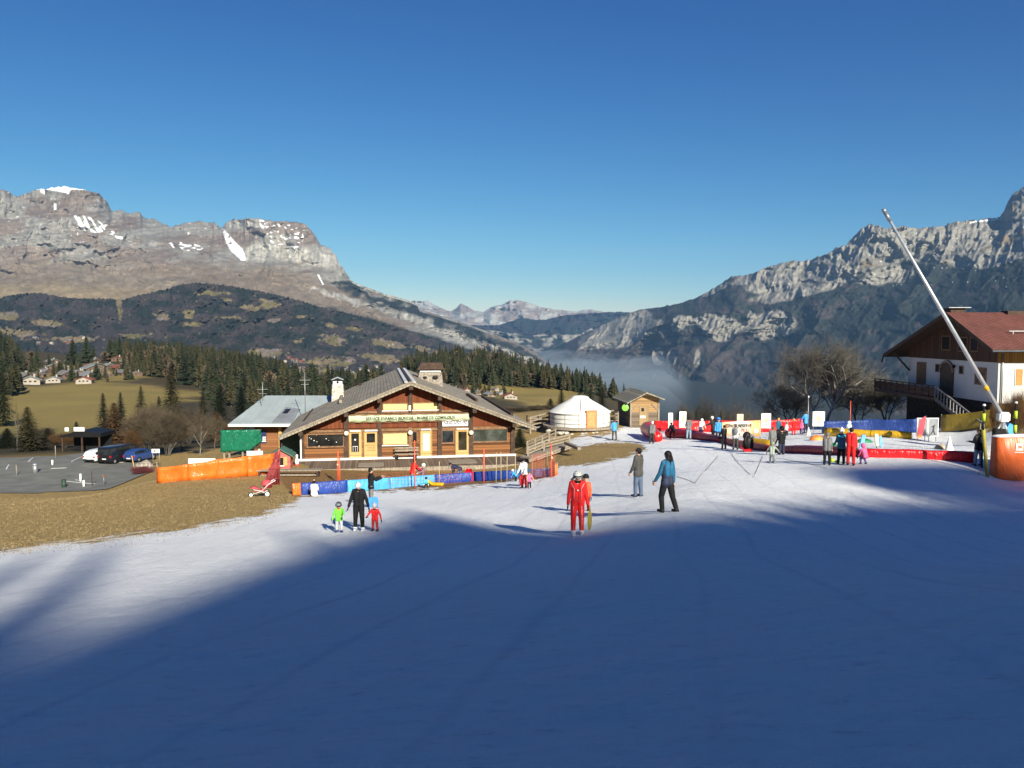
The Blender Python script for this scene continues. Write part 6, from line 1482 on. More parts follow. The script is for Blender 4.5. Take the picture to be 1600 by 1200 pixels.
    m2 = MB(); m2.box(-0.26, 0.26, yr - 0.035, yr - 0.01, st[0][2] * .55, st[0][2] * .55 + 0.12); m2.build('number_plate', M_white, root)
    m2 = MB(); m2.box(-wb * .95, wb * .95, yr - 0.06, yr + 0.1, st[0][1] + 0.02, st[0][1] + 0.2, bev=0.03); m2.build('bumper', M_black, root)
    m2 = MB(); m2.box(-st[-1][4] * .9, st[-1][4] * .9, st[-1][0] - 0.1, st[-1][0] + 0.05, st[-1][1] + .02, st[-1][1] + .25, bev=0.03); m2.build('bumper', M_black, root)
    for y in (st[1][0] + 0.5, st[-1][0] - 0.75):
        for sg in (-1, 1): wheel(root, sg * (st[2][4] - 0.08), y)
    for sg in (-1, 1): m2 = MB(); m2.ell((sg * (st[-3][4] + 0.12), st[-3][0], st[-3][2] + 0.08), (0.12, 0.06, 0.08), 0, 8, 6); m2.build('mirror', paint, root)
def paint(nm, c):
    m = pm(nm, c, 0.25, 0.02, 1.0); m.node_tree.nodes['Principled BSDF'].inputs['Coat Weight'].default_value = 0.5; return m
ST1 = [(-2.1, .28, .85, .95, .80, .72), (-1.85, .25, .92, 1.32, .86, .62), (-1.3, .25, .92, 1.46, .88, .66), (0, .25, .92, 1.48, .89, .68), (0.6, .25, .92, 1.40, .89, .66), (1.2, .25, .90, .98, .88, .75), (2.0, .28, .72, .78, .80, .7), (2.15, .32, .6, .65, .72, .6)]
ST2 = [(-2.6, .3, 1.05, 1.85, .93, .84), (-2.5, .28, 1.08, 1.95, .96, .86), (-1.0, .28, 1.08, 1.98, .97, .87), (1.0, .28, 1.08, 1.97, .97, .86), (1.5, .28, 1.08, 1.75, .96, .80), (2.0, .28, 1.05, 1.15, .95, .82), (2.55, .32, .9, .95, .85, .8)]
ST3 = [(-1.9, .28, .85, .98, .78, .7), (-1.7, .25, .93, 1.30, .84, .60), (-1.2, .25, .93, 1.46, .86, .64), (0, .25, .93, 1.48, .86, .66), (0.5, .25, .92, 1.38, .86, .62), (1.1, .25, .9, 1.0, .85, .72), (1.75, .28, .72, .78, .78, .68), (1.9, .32, .6, .65, .7, .6)]
car(160, 721, math.radians(-14), ST1, 4.2, paint('white car paint', (0.72, 0.73, 0.72)), 'white hatchback parked at the left end of the row of three')
car(190, 722, math.radians(-16), ST2, 5.1, paint('black van paint', (0.012, 0.013, 0.018)), 'black van parked between the white and the blue car', van=True)
car(220, 721, math.radians(-16), ST3, 3.8, paint('blue car paint', (0.02, 0.05, 0.17)), 'small blue car parked at the right end of the row of three')
def post_thing(name, px, py, h, r, mat, label, cat='post', lean=(0, 0), parts=None):
    g = gpos(px, py); root = empty(name, g, 0, label, cat)
    m2 = MB(); m2.tube([(0, 0, -0.1), (lean[0], lean[1], h)], r, 8); m2.build('shaft', mat, root)
    m3 = MB(); m3.ell((lean[0], lean[1], h), (r * 1.15, r * 1.15, r * 0.7), 0, 10, 6); m3.build('cap', mat, root)
    return root
post_thing('bollard', 126, 753, 0.75, 0.10, M_white, 'short white bollard, the taller of two near the front of the car park')
post_thing('bollard', 131, 761, 0.6, 0.10, M_white, 'short white bollard, the lower of two at the grass edge')
post_thing('bollard', 82, 727, 0.55, 0.10, M_white, 'short white bollard in the middle of the car park')
post_thing('post', 144, 760, 1.4, 0.04, M_dwood, 'thin dark post beside the white bollards')
post_thing('post', 26, 743, 1.1, 0.05, M_oldwood, 'thin pale post at the left of the car park')
post_thing('post', 87, 716, 1.5, 0.045, M_oldwood, 'tall thin pale post at the back edge of the car park')
post_thing('post', 211, 736, 1.6, 0.05, M_lwood, 'yellowish wooden post leaning beside the grey boulder', lean=(-0.3, 0))
post_thing('bin', 55, 739, 0.9, 0.28, M_grey, 'grey round litter bin standing on the car park edge', 'bin')
post_thing('bin', 100, 762, 0.7, 0.2, pm('dark green bin', (0.02, 0.05, 0.03), 0.6, 0.1, 3), 'small dark green bin on the grass by the car park', 'bin')
def small_sign(px, py, h, w, sh, mat, label, legmat=M_grey):
    g = gpos(px, py); root = empty('sign', g, 0, label, 'sign')
    m2 = MB(); m2.box(-w, w, -0.03, 0.03, h - sh, h, bev=0.01); m2.build('panel', mat, root)
    for x in (-w * 0.8, w * 0.8) if w > 0.4 else (0,):
        m2 = MB(); m2.tube([(x, 0.055, -0.1), (x, 0.055, h - 0.05)], 0.025, 6); m2.build('leg', legmat, root)
    return root
s_ = small_sign(244, 731, 2.0, 0.42, 0.42, M_white, 'small white sign with a black arrow left of the orange fence')
m2 = MB(); m2.add([(-0.28, -0.034, 1.79), (-0.05, -0.034, 1.90), (-0.05, -0.034, 1.68), (-0.05, -0.034, 1.83), (0.12, -0.034, 1.83), (0.12, -0.034, 1.75), (-0.05, -0.034, 1.75)], [(0, 2, 1), (3, 6, 5, 4)]); m2.build('arrow', M_black, s_)
small_sign(162, 760, 1.1, 0.10, 0.2, pm('brown board', (0.2, 0.08, 0.04), 0.8, .1, 2), 'little brown marker sign on the grass edge')
def boulder():
    g = gpos(226, 738); mb = MB(); mb.ell((0, 0, 0.4), (0.9, 0.6, 0.85), 0, 14, 9)
    mb.v = [(x * (1 + .18 * math.sin(3 * z + y * 4)), y, z * (1 + .1 * math.sin(5 * x))) for x, y, z in mb.v]
    o = mb.build('boulder', M_stone, None); o.location = g; tag(o, 'big grey boulder on the bank left of the orange fence', 'boulder')
boulder()
def shade_under_trees():  # black block added where there is only shade under trees; white boards are real
    D = 108.0; g = at_d(140, D); root = empty('shade_block', (g.x, g.y, g.z), 0, 'black block added as dark tree shade behind the white car, with white boards', 'shade_mass')
    w = 2.9; mb = MB(); mb.prism([(-w, 2.2), (w * .9, 2.2), (w * .9, 2.7), (0, 3.1), (-w, 2.4)], -2, 2); mb.build('roof', M_black, root)
    m2 = MB(); m2.box(-w * .95, w * .85, 1.2, 1.4, 0, 2.19); m2.build('wall', M_black, root)
    for x in (-w * .9, 0, w * .8): m2 = MB(); m2.box(x - .08, x + .08, -1.9, -1.7, 0, 2.19); m2.build('post', M_dwood, root)
    m2 = MB(); m2.box(-0.9, 0.5, -2.1, -2.0, 3.0, 3.55); m2.build('white_board', M_white, root); m2 = MB(); m2.box(-2.1, -1.6, -2.1, -2.0, 3.0, 3.5); m2.build('white_board', M_white, root)
shade_under_trees()

# ================================================================== sheets, nets and pads
def sheet(name, pts, hts, mat, label, cat, group=None, th=0.04, sag=0.06, seed=0, posts=None, pmat=M_oldwood, ph=None, base=0.02):
    """plastic sheet stretched between posts along ground points pts (top heights hts)"""
    o = pts[0].copy(); rs = random.Random(seed); mb = MB(); V = []; Fc = []; n = 0
    segs = []
    for i in range(len(pts) - 1):
        a, b_ = pts[i], pts[i + 1]; k = max(4, int((b_ - a).length / 0.35))
        for j in range(k + (i == len(pts) - 2)):
            f = j / k; p = a.lerp(b_, f); h = hts[i] * (1 - f) + hts[i + 1] * f; s_ = 4 * f * (1 - f)
            segs.append((p, h - sag * s_, (b_ - a).normalized(), s_))
    rows = 5
    for (p, h, d, s_) in segs:
        nrm = Vector((-d.y, d.x, 0))
        for r in range(rows):
            f = r / (rows - 1); w = (0.05 * math.sin(p.x * 3.1 + f * 3 + seed) + 0.035 * math.sin(p.x * 7.3 - f * 5) + 0.1 * s_ * math.sin(math.pi * f)) * (0.35 + s_)
            for sd2 in (0, 1): q = p + nrm * (w + sd2 * th) + Vector((0, 0, base + h * f)) - o; V.append(q)
    m_ = rows * 2
    for i in range(len(segs) - 1):
        a = i * m_; b_ = a + m_
        for r in range(rows - 1):
            Fc += [(a + 2 * r, b_ + 2 * r, b_ + 2 * r + 2, a + 2 * r + 2), (a + 2 * r + 1, a + 2 * r + 3, b_ + 2 * r + 3, b_ + 2 * r + 1)]
        Fc += [(a, a + 1, b_ + 1, b_), (a + m_ - 2, b_ + m_ - 2, b_ + m_ - 1, a + m_ - 1)]
    a = 0
    for r in range(rows - 1): Fc.append((2 * r, 2 * r + 2, 2 * r + 3, 2 * r + 1)); e = (len(segs) - 1) * m_; Fc.append((e + 2 * r, e + 2 * r + 1, e + 2 * r + 3, e + 2 * r + 2))
    mb.add(V, Fc, 0, True)
    root = empty(name, o, 0, label, cat, group)
    mb.build('sheet', mat, root)
    for i, p in enumerate(pts):
        m2 = MB(); q = p - o; m2.tube([(q.x, q.y + 0.09, -0.2 + q.z), (q.x, q.y + 0.09, q.z + (ph or hts[i]) + 0.06)], 0.03, 6); m2.build('post', pmat, root)
    return root
def line(pix, D=None):
    return [gpos(*p) if D is None else at_d(p[0], d) for p, d in zip(pix, D or [None] * len(pix))]
M_or = tarp_mat('orange tarpaulin', (0.80, 0.16, 0.02)); M_gr = tarp_mat('green tarpaulin', (0.008, 0.14, 0.075), 0.28)
M_rd = tarp_mat('red vinyl', (0.66, 0.012, 0.015), 0.3); M_bl = tarp_mat('blue vinyl', (0.01, 0.04, 0.20), 0.5); M_ye = tarp_mat('yellow vinyl', (0.62, 0.36, 0.015), 0.35)
M_mr = tarp_mat('maroon vinyl', (0.27, 0.012, 0.022), 0.4)  # darker red for the left run of barrier stretches
M_lb = tarp_mat('light blue vinyl', (0.08, 0.38, 0.72), 0.35); M_db = tarp_mat('deep blue vinyl', (0.015, 0.05, 0.27), 0.4); M_oy = tarp_mat('olive yellow tarpaulin', (0.30, 0.20, 0.015), 0.4)
P = [gpos(245, 755.5), gpos(293, 751), gpos(340, 748), gpos(388, 744.5), gpos(430, 741)]
for i in range(4):
    a, b_ = P[i], P[i + 1]; ht = lambda px, top, p: float(pt(px, top, p.y)[2]) - p.z
    hs = [ht(px, tp, p) for px, tp, p in ((245, 731, P[0]), (293, 725.5, P[1]), (340, 718, P[2]), (388, 712.5, P[3]), (430, 708, P[4]))]
    sheet('tarp_fence', [a, b_], [hs[i], hs[i + 1]], M_or, ['orange tarpaulin fence panel at the far left end, beside the white sign', 'orange tarpaulin fence panel below the white board', 'orange tarpaulin fence panel third from the left', 'orange tarpaulin fence panel ending at the rolled red nets'][i], 'fence', 'orange tarpaulin fence panels', seed=i, sag=0.05, ph=1.35)
for (x0, x1, y, d) in ((295, 337, 721.5, 53), (386, 411, 709.5, 56)):
    a = at_d(x0, d); b_ = at_d(x1, d); z = float(pt(x0, y, d)[2]); m2 = MB(); root = empty('board', (a.x, a.y, a.z), 0, 'long white board propped behind the orange fence, %s' % ('left one' if x0 == 295 else 'right one under the green tarpaulin'), 'board')
    m2.box(0, b_.x - a.x, 0, 0.06, z - a.z - 0.22, z - a.z + 0.22); m2.build('panel', M_white, root)
    for x in (0.1, b_.x - a.x - 0.2): m2 = MB(); m2.box(x, x + 0.08, 0.061, 0.14, -0.3, z - a.z + 0.2); m2.build('leg', M_oldwood, root)
def green_tarp():
    D = 66.0; q = {k: Vector([float(v) for v in pt(px, py, D)]) for k, (px, py) in dict(a=(345, 672), b=(408, 671), c=(410, 689), d=(390, 704), e=(345, 706)).items()}
    o = q['a']; root = empty('green_tarpaulin', o, 0, 'dark green tarpaulin hung over a board on grey posts behind the orange fence', 'tarpaulin')
    n, m_ = 26, 10; V = []; Fc = []
    for i in range(n + 1):
        f = i / n; top = q['a'].lerp(q['b'], f); bot = q['e'].lerp(q['d'], f / 0.72) if f < 0.72 else q['d'].lerp(q['c'], (f - 0.72) / 0.28)
        for j in range(m_ + 1):
            g_ = j / m_; p = top.lerp(bot, g_) - o; wv = 0.03 * math.sin(i * 1.1 + j) + (0.22 * max(0, f - 0.6) / 0.4) * math.sin((i * 1.0 + j * 1.3) * 1.5)
            for sd2 in (0, 0.05): V.append((p.x, -0.1 + wv + sd2, p.z))
    w_ = (m_ + 1) * 2
    for i in range(n):
        for j in range(m_):
            a = i * w_ + 2 * j; b_ = a + w_; Fc += [(a, a + 2, b_ + 2, b_), (a + 1, b_ + 1, b_ + 3, a + 3)]
        a = i * w_; b_ = a + w_; Fc += [(a, b_, b_ + 1, a + 1), (a + w_ - 2, a + w_ - 1, b_ + w_ - 1, b_ + w_ - 2)]
    e = n * w_
    for j in range(m_): Fc += [(2 * j, 2 * j + 1, 2 * j + 3, 2 * j + 2), (e + 2 * j, e + 2 * j + 2, e + 2 * j + 3, e + 2 * j + 1)]
    mb = MB(); mb.add(V, Fc, 0, True); mb.build('sheet', M_gr, root)
    for px in (349, 357, 378, 404):
        x = float(pt(px, 690, D)[0]) - o.x; g_ = gz(o.x + x, D + 0.15) - o.z; m2 = MB(); m2.box(x - 0.07, x + 0.07, 0.12, 0.24, g_ - 0.2, -0.05); m2.build('post', M_oldwood if px != 404 else M_white, root)
    m2 = MB(); m2.box(0.1, q['b'].x - o.x - 0.1, 0.06, 0.11, q['e'].z - o.z + 0.25, -0.03); m2.build('board', M_dwood, root)
green_tarp()
# low padded boards along the piste edge
BN = [(457, 470, 773, 754.5, 773, 754, M_or, 'orange padded board at the left end of the low border'), (470, 543, 773, 754, 768.5, 749.5, M_db, 'dark blue padded board behind the seated person in white'),
      (543, 610, 768.5, 749.5, 763, 745.5, M_lb, 'light blue padded board behind the man in black'), (610, 638, 763, 745.5, 760, 743.5, M_lb, 'short light blue padded board left of the man in red'),
      (638, 680, 760, 743.5, 756.5, 741, M_lb, 'light blue padded board behind the small children'), (680, 741, 756.5, 741, 751.5, 737, M_db, 'royal blue padded board behind the bending man in navy'),
      (741, 800, 751.5, 736.5, 747.5, 734, M_db, 'royal blue padded board left of the woman in white'), (800, 862, 747.5, 733.5, 743, 730, M_lb, 'light blue padded board at the right end of the low border')]
for i, (x0, x1, yb0, yt0, yb1, yt1, mt, lb) in enumerate(BN):
    a, b_ = gpos(x0, yb0), gpos(x1, yb1); h0 = float(pt(x0, yt0, a.y)[2]) - a.z; h1 = float(pt(x1, yt1, b_.y)[2]) - b_.z
    d = (b_ - a); L = d.length; ang = math.atan2(d.y, d.x); root = empty('padded_board', a, ang, lb, 'barrier', 'padded boards along the piste edge'); n = 12; V = []; Fc = []
    pr = [(-0.10, 0.0), (-0.12, 0.1), (-0.09, 0.5), (-0.04, 0.92), (-0.01, 1.0), (0.03, 1.0), (0.04, 0.5), (0.04, 0.0)]
    for k in range(n + 1):
        f = k / n; h = h0 * (1 - f) + h1 * f; e = 0.55 + 0.45 * min(1, 8 * min(f, 1 - f)); z0 = (b_.z - a.z) * f
        for (yy, zz) in pr: V.append((L * f * 0.995, yy * e + 0.02 * math.sin(k * 2.1 + zz * 4 + i), z0 + zz * h - 0.03))
    m_ = len(pr)
    for k in range(n):
        for j in range(m_): j2 = (j + 1) % m_; Fc.append((k * m_ + j, (k + 1) * m_ + j, (k + 1) * m_ + j2, k * m_ + j2))
    Fc += [tuple(range(m_)), tuple(range((n + 1) * m_ - 1, n * m_ - 1, -1))]
    mb = MB(); mb.add(V, Fc, 0, True); mb.build('pad', mt, root)
    mb = MB(); mb.tube([(L - 0.03, 0.12, -0.1), (L - 0.03, 0.12, (b_.z - a.z) + h1 + 0.02)], 0.03, 6); mb.build('stake', M_oldwood, root)
    if mt is M_db and i == 1:
        text_mesh('VACANCES', 0.3, M_white, root, (0.75, -0.19, 0.25), width=0.9) if False else None
post_thing('marker_post', 865, 744, 0.85, 0.06, M_black, 'short black post at the right end of the light blue board')
sheet('end_panel', [gpos(867, 743.5), gpos(871, 742.5)], [0.75, 0.7], M_or, 'small orange end panel beside the black post', 'barrier', seed=9)
# low wooden rails edging the snow at the left
# orange poles and bamboo canes carrying a low red net
def net(p0, p1, h0, h1, mat, label, name='safety_net', nx=None, group=None, mesh=0.16, wr=0.008, poles=()):
    root = empty(name, p0, 0, label, 'net', group); d = p1 - p0; L = d.length; mb = MB(); n = int(L / mesh)
    for k in range(n + 1):
        f = k / max(n, 1); q = d * f; h = h0 * (1 - f) + h1 * f; mb.beam(q + Vector((0, 0, 0.05)), q + Vector((0, 0, h)), wr, wr)
    m_ = int(h0 / mesh)
    for k in range(m_ + 1): f = k / m_; mb.beam(Vector((0, 0, 0.05 + (h0 - .05) * f)), d + Vector((0, 0, 0.05 + (h1 - .05) * f)), wr, wr)
    mb.build('mesh', mat, root); return root
M_rnet = pm('orange red netting', (0.62, 0.10, 0.05), 0.6, 0.08, 4)
M_cane = pm('bamboo cane', (0.42, 0.33, 0.20), 0.6, 0.1, 6); M_rpole = pm('orange red pole', (0.75, 0.10, 0.04), 0.4, 0.05, 3)
net(gpos(830, 748), gpos(867, 745), 1.5, 1.5, M_rnet, 'orange safety net behind the light blue board', mesh=0.13, wr=0.014)
net(gpos(560, 766), gpos(720, 755), 0.95, 0.95, M_rnet, 'thin red safety net behind the blue boards', mesh=0.22, wr=0.006)
def pole(px, pyb, pyt, r, mat, label, group, name='slalom_pole', knob=False):
    g = gpos(px, pyb); h = float(pt(px, pyt, g.y)[2]) - g.z; root = empty(name, g, 0, label, 'pole', group)
    m2 = MB(); m2.tube([(0, 0, -0.1), (rng.uniform(-.04, .04), 0, h)], r, 6); m2.build('shaft', mat, root)
    if knob: m2 = MB(); m2.ell((0, 0, h * 0.72), (r * 2.2, r * 2.2, 0.10), 0, 8, 6); m2.ell((0, 0, h * 0.58), (r * 2.2, r * 2.2, 0.10), 0, 8, 6); m2.build('clip', M_cane, root)
    return root
for (px, a, b_, lb) in ((775, 755, 707, 'thin bamboo cane leftmost of the row behind the royal blue board'), (783, 754, 706, 'thin bamboo cane second of the row behind the royal blue board'), (792, 753, 712, 'thin bamboo cane third of the row behind the royal blue board'), (805, 751, 712, 'bamboo cane just left of the woman in white'), (832, 748, 712, 'bamboo cane just right of the woman in white'), (855, 745, 705, 'bamboo cane near the right end of the orange net'), (686, 758, 721, 'bamboo cane behind the children and the bending man')):
    pole(px, a, b_, 0.024, M_cane, lb, 'bamboo canes behind the boards')
for (px, a, b_, lb) in ((528, 757, 704, 'orange pole on the left, behind the dark blue board'), (531, 757, 716, 'second orange pole close against the tall left one'), (648, 762, 688, 'tall orange pole beside the bench and the man in red'), (862, 746, 693, 'orange pole at the right end of the orange net'), (756, 754, 701, 'dark red pole between the red sled and the canes')):
    pole(px, a, b_, 0.04, M_rpole, lb, 'orange poles along the net', knob=px in (528, 862))
# rolled red nets standing upright
def net_rolls():
    for (px, py, top, w, lean, lb) in ((428, 757, 706, 0.36, 0.25, 'upright bundle of rolled red netting, right one behind the pushchair'), (417, 762, 722, 0.30, 0.45, 'leaning bundle of rolled red netting directly above the pushchair')):
        g = gpos(px, py); h = float(pt(px, top, g.y)[2]) - g.z; root = empty('net_roll', g, 0, lb, 'net'); m2 = MB(); rs = random.Random(int(px))
        for k in range(60):
            a = rs.uniform(0, 6.28); r = w * rs.random() ** 0.5; a2 = a + rs.uniform(-0.6, 0.6); m2.tube([(r * math.cos(a), r * math.sin(a), 0), (r * .7 * math.cos(a2) + lean * .5, r * .7 * math.sin(a2), h * .5), (r * 0.5 * math.cos(a2) + lean, r * .4 * math.sin(a2), h * rs.uniform(.8, 1.02))], 0.022, 4)
        for z in (0.2, .5, .75): m2.lathe([(w * (1.02 - .4 * z), h * z), (w * (1.02 - .4 * z), h * z + 0.04)], (lean * z, 0, 0), 12)
        m2.build('netting', pm('rolled red net', (0.28, 0.04, 0.045), 0.7, 0.25, 5), root)
        m2 = MB(); m2.tube([(w * .2, 0.1, 0), (lean + .1, 0.1, h * 1.08)], 0.03, 6); m2.build('pole', M_rpole, root)
net_rolls()
def pushchair():
    g = gpos(411, 776); root = empty('pushchair', g, math.radians(20), 'red and white pushchair with black wheels on the grass below the rolled nets', 'pushchair')
    wh = [(-0.75, -0.1, 0.17), (0.25, -0.3, 0.2), (0.25, 0.3, 0.2)]
    for x, y, r in wh:
        m2 = MB(); m2.lathe([(r * .7, -.03), (r, -.025), (r, .025), (r * .7, .03), (r * .7, -.03)], n=18); m2.xf(Matrix.Translation((x, y, r)) @ Matrix.Rotation(math.pi / 2, 4, 'X')); w = m2.build('wheel', M_black, root)
        m2 = MB(); m2.lathe([(0, -.02), (r * .7, -.02), (r * .7, .02), (0, .02)], n=14); m2.xf(Matrix.Translation((x, y, r)) @ Matrix.Rotation(math.pi / 2, 4, 'X')); m2.build('rim', M_white, w)
    m2 = MB()
    for y in (-0.28, 0.28):
        m2.tube([(-0.75, y * .3, 0.17), (-0.1, y, 0.42), (0.25, y, 0.2)], 0.022); m2.tube([(-0.1, y, 0.42), (0.35, y, 0.85), (0.75, y, 1.05)], 0.022); m2.tube([(-0.6, y, 0.55), (-0.1, y, 0.42)], 0.022)
    m2.tube([(0.75, -0.28, 1.05), (0.75, 0.28, 1.05)], 0.03); m2.build('chassis', M_white, root)
    rd = pm('faded red cloth', (0.45, 0.06, 0.07), 0.8, 0.12, 3)
    m2 = MB(); m2.prism([(-0.55, 0.42), (0.05, 0.38), (0.42, 0.9), (0.34, 0.96), (0.0, 0.5), (-0.52, 0.52)], -0.24, 0.24); m2.build('seat', rd, root)
    m2 = MB(); m2.ell((0.22, 0, 0.78), (0.34, 0.27, 0.34), 0, 14, 8, None, 0, 0.5); m2.build('hood', rd, root)
    m2 = MB(); m2.prism([(-0.8, 0.62), (-0.3, 0.56), (-0.28, 0.62), (-0.62, 0.74)], -0.25, 0.25); m2.build('foot_cover', rd, root)
pushchair()
[o for o in C.objects if o.name == 'pushchair'][0].scale = (.82, .82, .82)

# ================================================================== the beginners' garden on the right
def inflatable(pix, tops, mat, label, group=None, rad=None, name='inflatable_barrier', prof='round', D=None):
    """long soft tube following ground pixels; height from the upper edge seen in the photo"""
    pts = [gpos(*p) for p in pix] if D is None else [at_d(p[0], d) for p, d in zip(pix, D)]
    hs = [float(pt(p[0], t, q.y)[2]) - q.z for p, t, q in zip(pix, tops, pts)]
    o = pts[0].copy(); path = []; hh = []
    for i in range(len(pts) - 1):
        k = max(2, int((pts[i + 1] - pts[i]).length / 0.5))
        for j in range(k + (i == len(pts) - 2)): f = j / k; p = pts[i].lerp(pts[i + 1], f); p.z = max(p.z, gz(p.x, p.y)) ; path.append(p - o); hh.append(hs[i] * (1 - f) + hs[i + 1] * f)
    m_ = 14; V = []; Fc = []
    for i, p in enumerate(path):
        d = (path[min(i + 1, len(path) - 1)] - path[max(i - 1, 0)]).normalized(); nr = Vector((-d.y, d.x, 0)).normalized(); h = hh[i]; pin = 0.97 if (i % 6 == 0) else 1.0
        w = h * (0.5 if prof == 'round' else 0.36)
        for k in range(m_):
            a = 2 * math.pi * k / m_; ca, sa = math.cos(a), math.sin(a)
            if prof != 'round': ca = math.copysign(abs(ca) ** 0.6, ca); sa = math.copysign(abs(sa) ** 0.6, sa)
            V.append(p + nr * (w * ca * pin) + Vector((0, 0, h * 0.5 + h * 0.5 * sa * pin - 0.03)))
    for i in range(len(path) - 1):
        for k in range(m_): k2 = (k + 1) % m_; Fc.append((i * m_ + k, i * m_ + k2, (i + 1) * m_ + k2, (i + 1) * m_ + k))
    Fc += [tuple(range(m_ - 1, -1, -1)), tuple(range((len(path) - 1) * m_, len(path) * m_))]
    mb = MB(); mb.add(V, Fc, 0, True); root = empty(name, o, 0, label, 'barrier', group); mb.build('tube', mat, root)
    mb = MB()
    for i in range(6, len(path) - 3, 12):
        p = path[i]; d = (path[i + 1] - path[i - 1]).normalized(); nr = Vector((-d.y, d.x, 0)).normalized(); h = hh[i]; w = h * (0.5 if prof == 'round' else .36)
        q = [p + nr * (w * 1.02 * math.cos(a)) + Vector((0, 0, h * .5 + h * .512 * math.sin(a) - .03)) for a in [math.pi * 2 * k / 14 for k in range(15)]]
        mb.tube(q, 0.012, 4)
    if mb.v: mb.build('strap', M_black, root)
    return root
inflatable([(1345, 726), (1400, 727), (1460, 727), (1524, 727.5)], [700, 701, 703, 705], M_rd, 'bright red inflatable barrier between the child in pink and the man with a backpack', D=[40.5, 39.8, 39.2, 38.6], prof='b')
inflatable([(1206, 714), (1250, 718), (1300, 722), (1343, 725)], [696, 694.5, 696, 701], M_mr, 'dark red inflatable barrier, middle stretch behind the three standing adults', D=[50, 46.5, 43.2, 40.8])
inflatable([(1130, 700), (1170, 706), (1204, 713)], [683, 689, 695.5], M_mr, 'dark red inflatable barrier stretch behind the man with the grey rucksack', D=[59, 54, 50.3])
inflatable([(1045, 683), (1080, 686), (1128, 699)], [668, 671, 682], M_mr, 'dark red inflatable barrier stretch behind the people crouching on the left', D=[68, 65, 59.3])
inflatable([(1028, 685), (1012, 667)], [675, 658], M_rd, 'short red inflatable tube seen end on at the left corner of the play area', D=[64, 72])
inflatable([(1290, 684), (1350, 685), (1424, 686)], [667, 671, 675], M_ye, 'long yellow inflatable tube in front of the blue barrier', D=[62, 60, 58])
inflatable([(1174, 695), (1208, 697)], [683, 687], M_ye, 'short bright yellow inflatable tube behind the black rucksack', D=[56, 54])
sheet('windbreak', [at_d(1285, 66), at_d(1360, 65), at_d(1432, 63)], [1.05, 1.05, 1.1], M_bl, 'long dark blue plastic windbreak in front of the leafless trees', 'fence', seed=3)
sheet('windbreak', [at_d(1471, 62), at_d(1540, 59), at_d(1640, 56)], [1.35, 1.3, 1.3], M_oy, 'olive yellow tarpaulin windbreak below the white house', 'fence', seed=4)
sheet('windbreak', [at_d(1126, 76), at_d(1190, 75.5), at_d(1252, 75)], [1.15, 1.15, 1.1], M_rd, 'red plastic windbreak behind the orange banner', 'fence', seed=5)
sheet('windbreak', [at_d(1022, 78), at_d(1075, 77), at_d(1112, 76.5)], [1.0, 1.1, 1.1], M_rd, 'red plastic windbreak between the two white signs and the shed', 'fence', seed=6)
def board_sign(px0, px1, pyt, pyb, D, label, mark=True, frame=False, mat=None, leg=0.15):
    xm = (px0 + px1) / 2; g = at_d(xm, D); z1 = float(pt(xm, pyt, D)[2]); z0 = max(float(pt(xm, pyb, D)[2]), g.z + leg); w = (px1 - px0) / F * D / 2
    root = empty('board_sign', g, 0, label, 'sign'); m2 = MB(); m2.box(-w, w, -0.03, 0.03, z0 - g.z, z1 - g.z, bev=0.015); m2.build('panel', mat or M_white, root)
    for x in (-w * .8, w * .8): m2 = MB(); m2.tube([(x, 0.06, -0.2), (x, 0.06, z1 - g.z - .1)], 0.025, 6); m2.build('leg', M_grey, root)
    if mark:      # plain green and yellow spot where the printed drawing is
        h = z1 - z0; m2 = MB(); m2.ell((0, -0.034, z0 - g.z + h * .52), (w * .42, 0.003, h * .20), 0, 14, 6); m2.build('mark', pm('sage print', (0.42, 0.50, 0.24), 0.7, 0.25, 14), root)
        m2 = MB(); m2.ell((w * .1, -0.034, z0 - g.z + h * .24), (w * .30, 0.003, h * .06), 0, 12, 6); m2.build('mark', pm('grey print', (0.30, 0.30, 0.28), 0.7, 0.2, 14), root)
    if frame:
        m2 = MB(); frame_box(m2, -w, w, z0 - g.z, z1 - g.z, 0.05, -0.05, 0.05); m2.build('frame', M_white, root)
    return root
board_sign(1044, 1051, 645, 672, 74, 'narrow white board turned sideways, leftmost in the play area')
board_sign(1061, 1072, 643, 668, 74, 'white board with a green print beside the man in grey')
board_sign(1189, 1204, 646, 669, 70, 'white board standing right of the orange banner')
board_sign(1269, 1288, 643, 666, 66, 'big white board at the left end of the blue windbreak')
board_sign(1151, 1161, 647, 660, 73, 'small cream board above the middle of the orange banner', mat=pm('cream board', (0.75, 0.62, 0.38), 0.6, 0.05, 3))
gm = pm('dull grey panel', (0.22, 0.24, 0.25), 0.5, 0.1, 3)
s1_ = board_sign(1433, 1447, 654, 680, 57, 'grey panel in a white frame behind the red flag', False, True, gm); s2_ = board_sign(1450, 1464, 654, 681, 57, 'grey panel in a white frame with a dark print, right of the red flag', False, True, gm)
m2 = MB(); w_ = 0.12
for a_, b_, t_ in (((-.1, -.055, 1.05), (.12, -.055, 1.2), .07), ((0, -.055, .75), (.05, -.055, 1.12), .1), ((-.15, -.055, .55), (0, -.055, .78), .07), ((.15, -.055, .5), (0.02, -.055, .78), .07)): m2.beam(a_, b_, 0.01, t_)
m2.build('mark', pm('dark print', (0.05, 0.05, 0.05), 0.7, .1, 3), s2_)
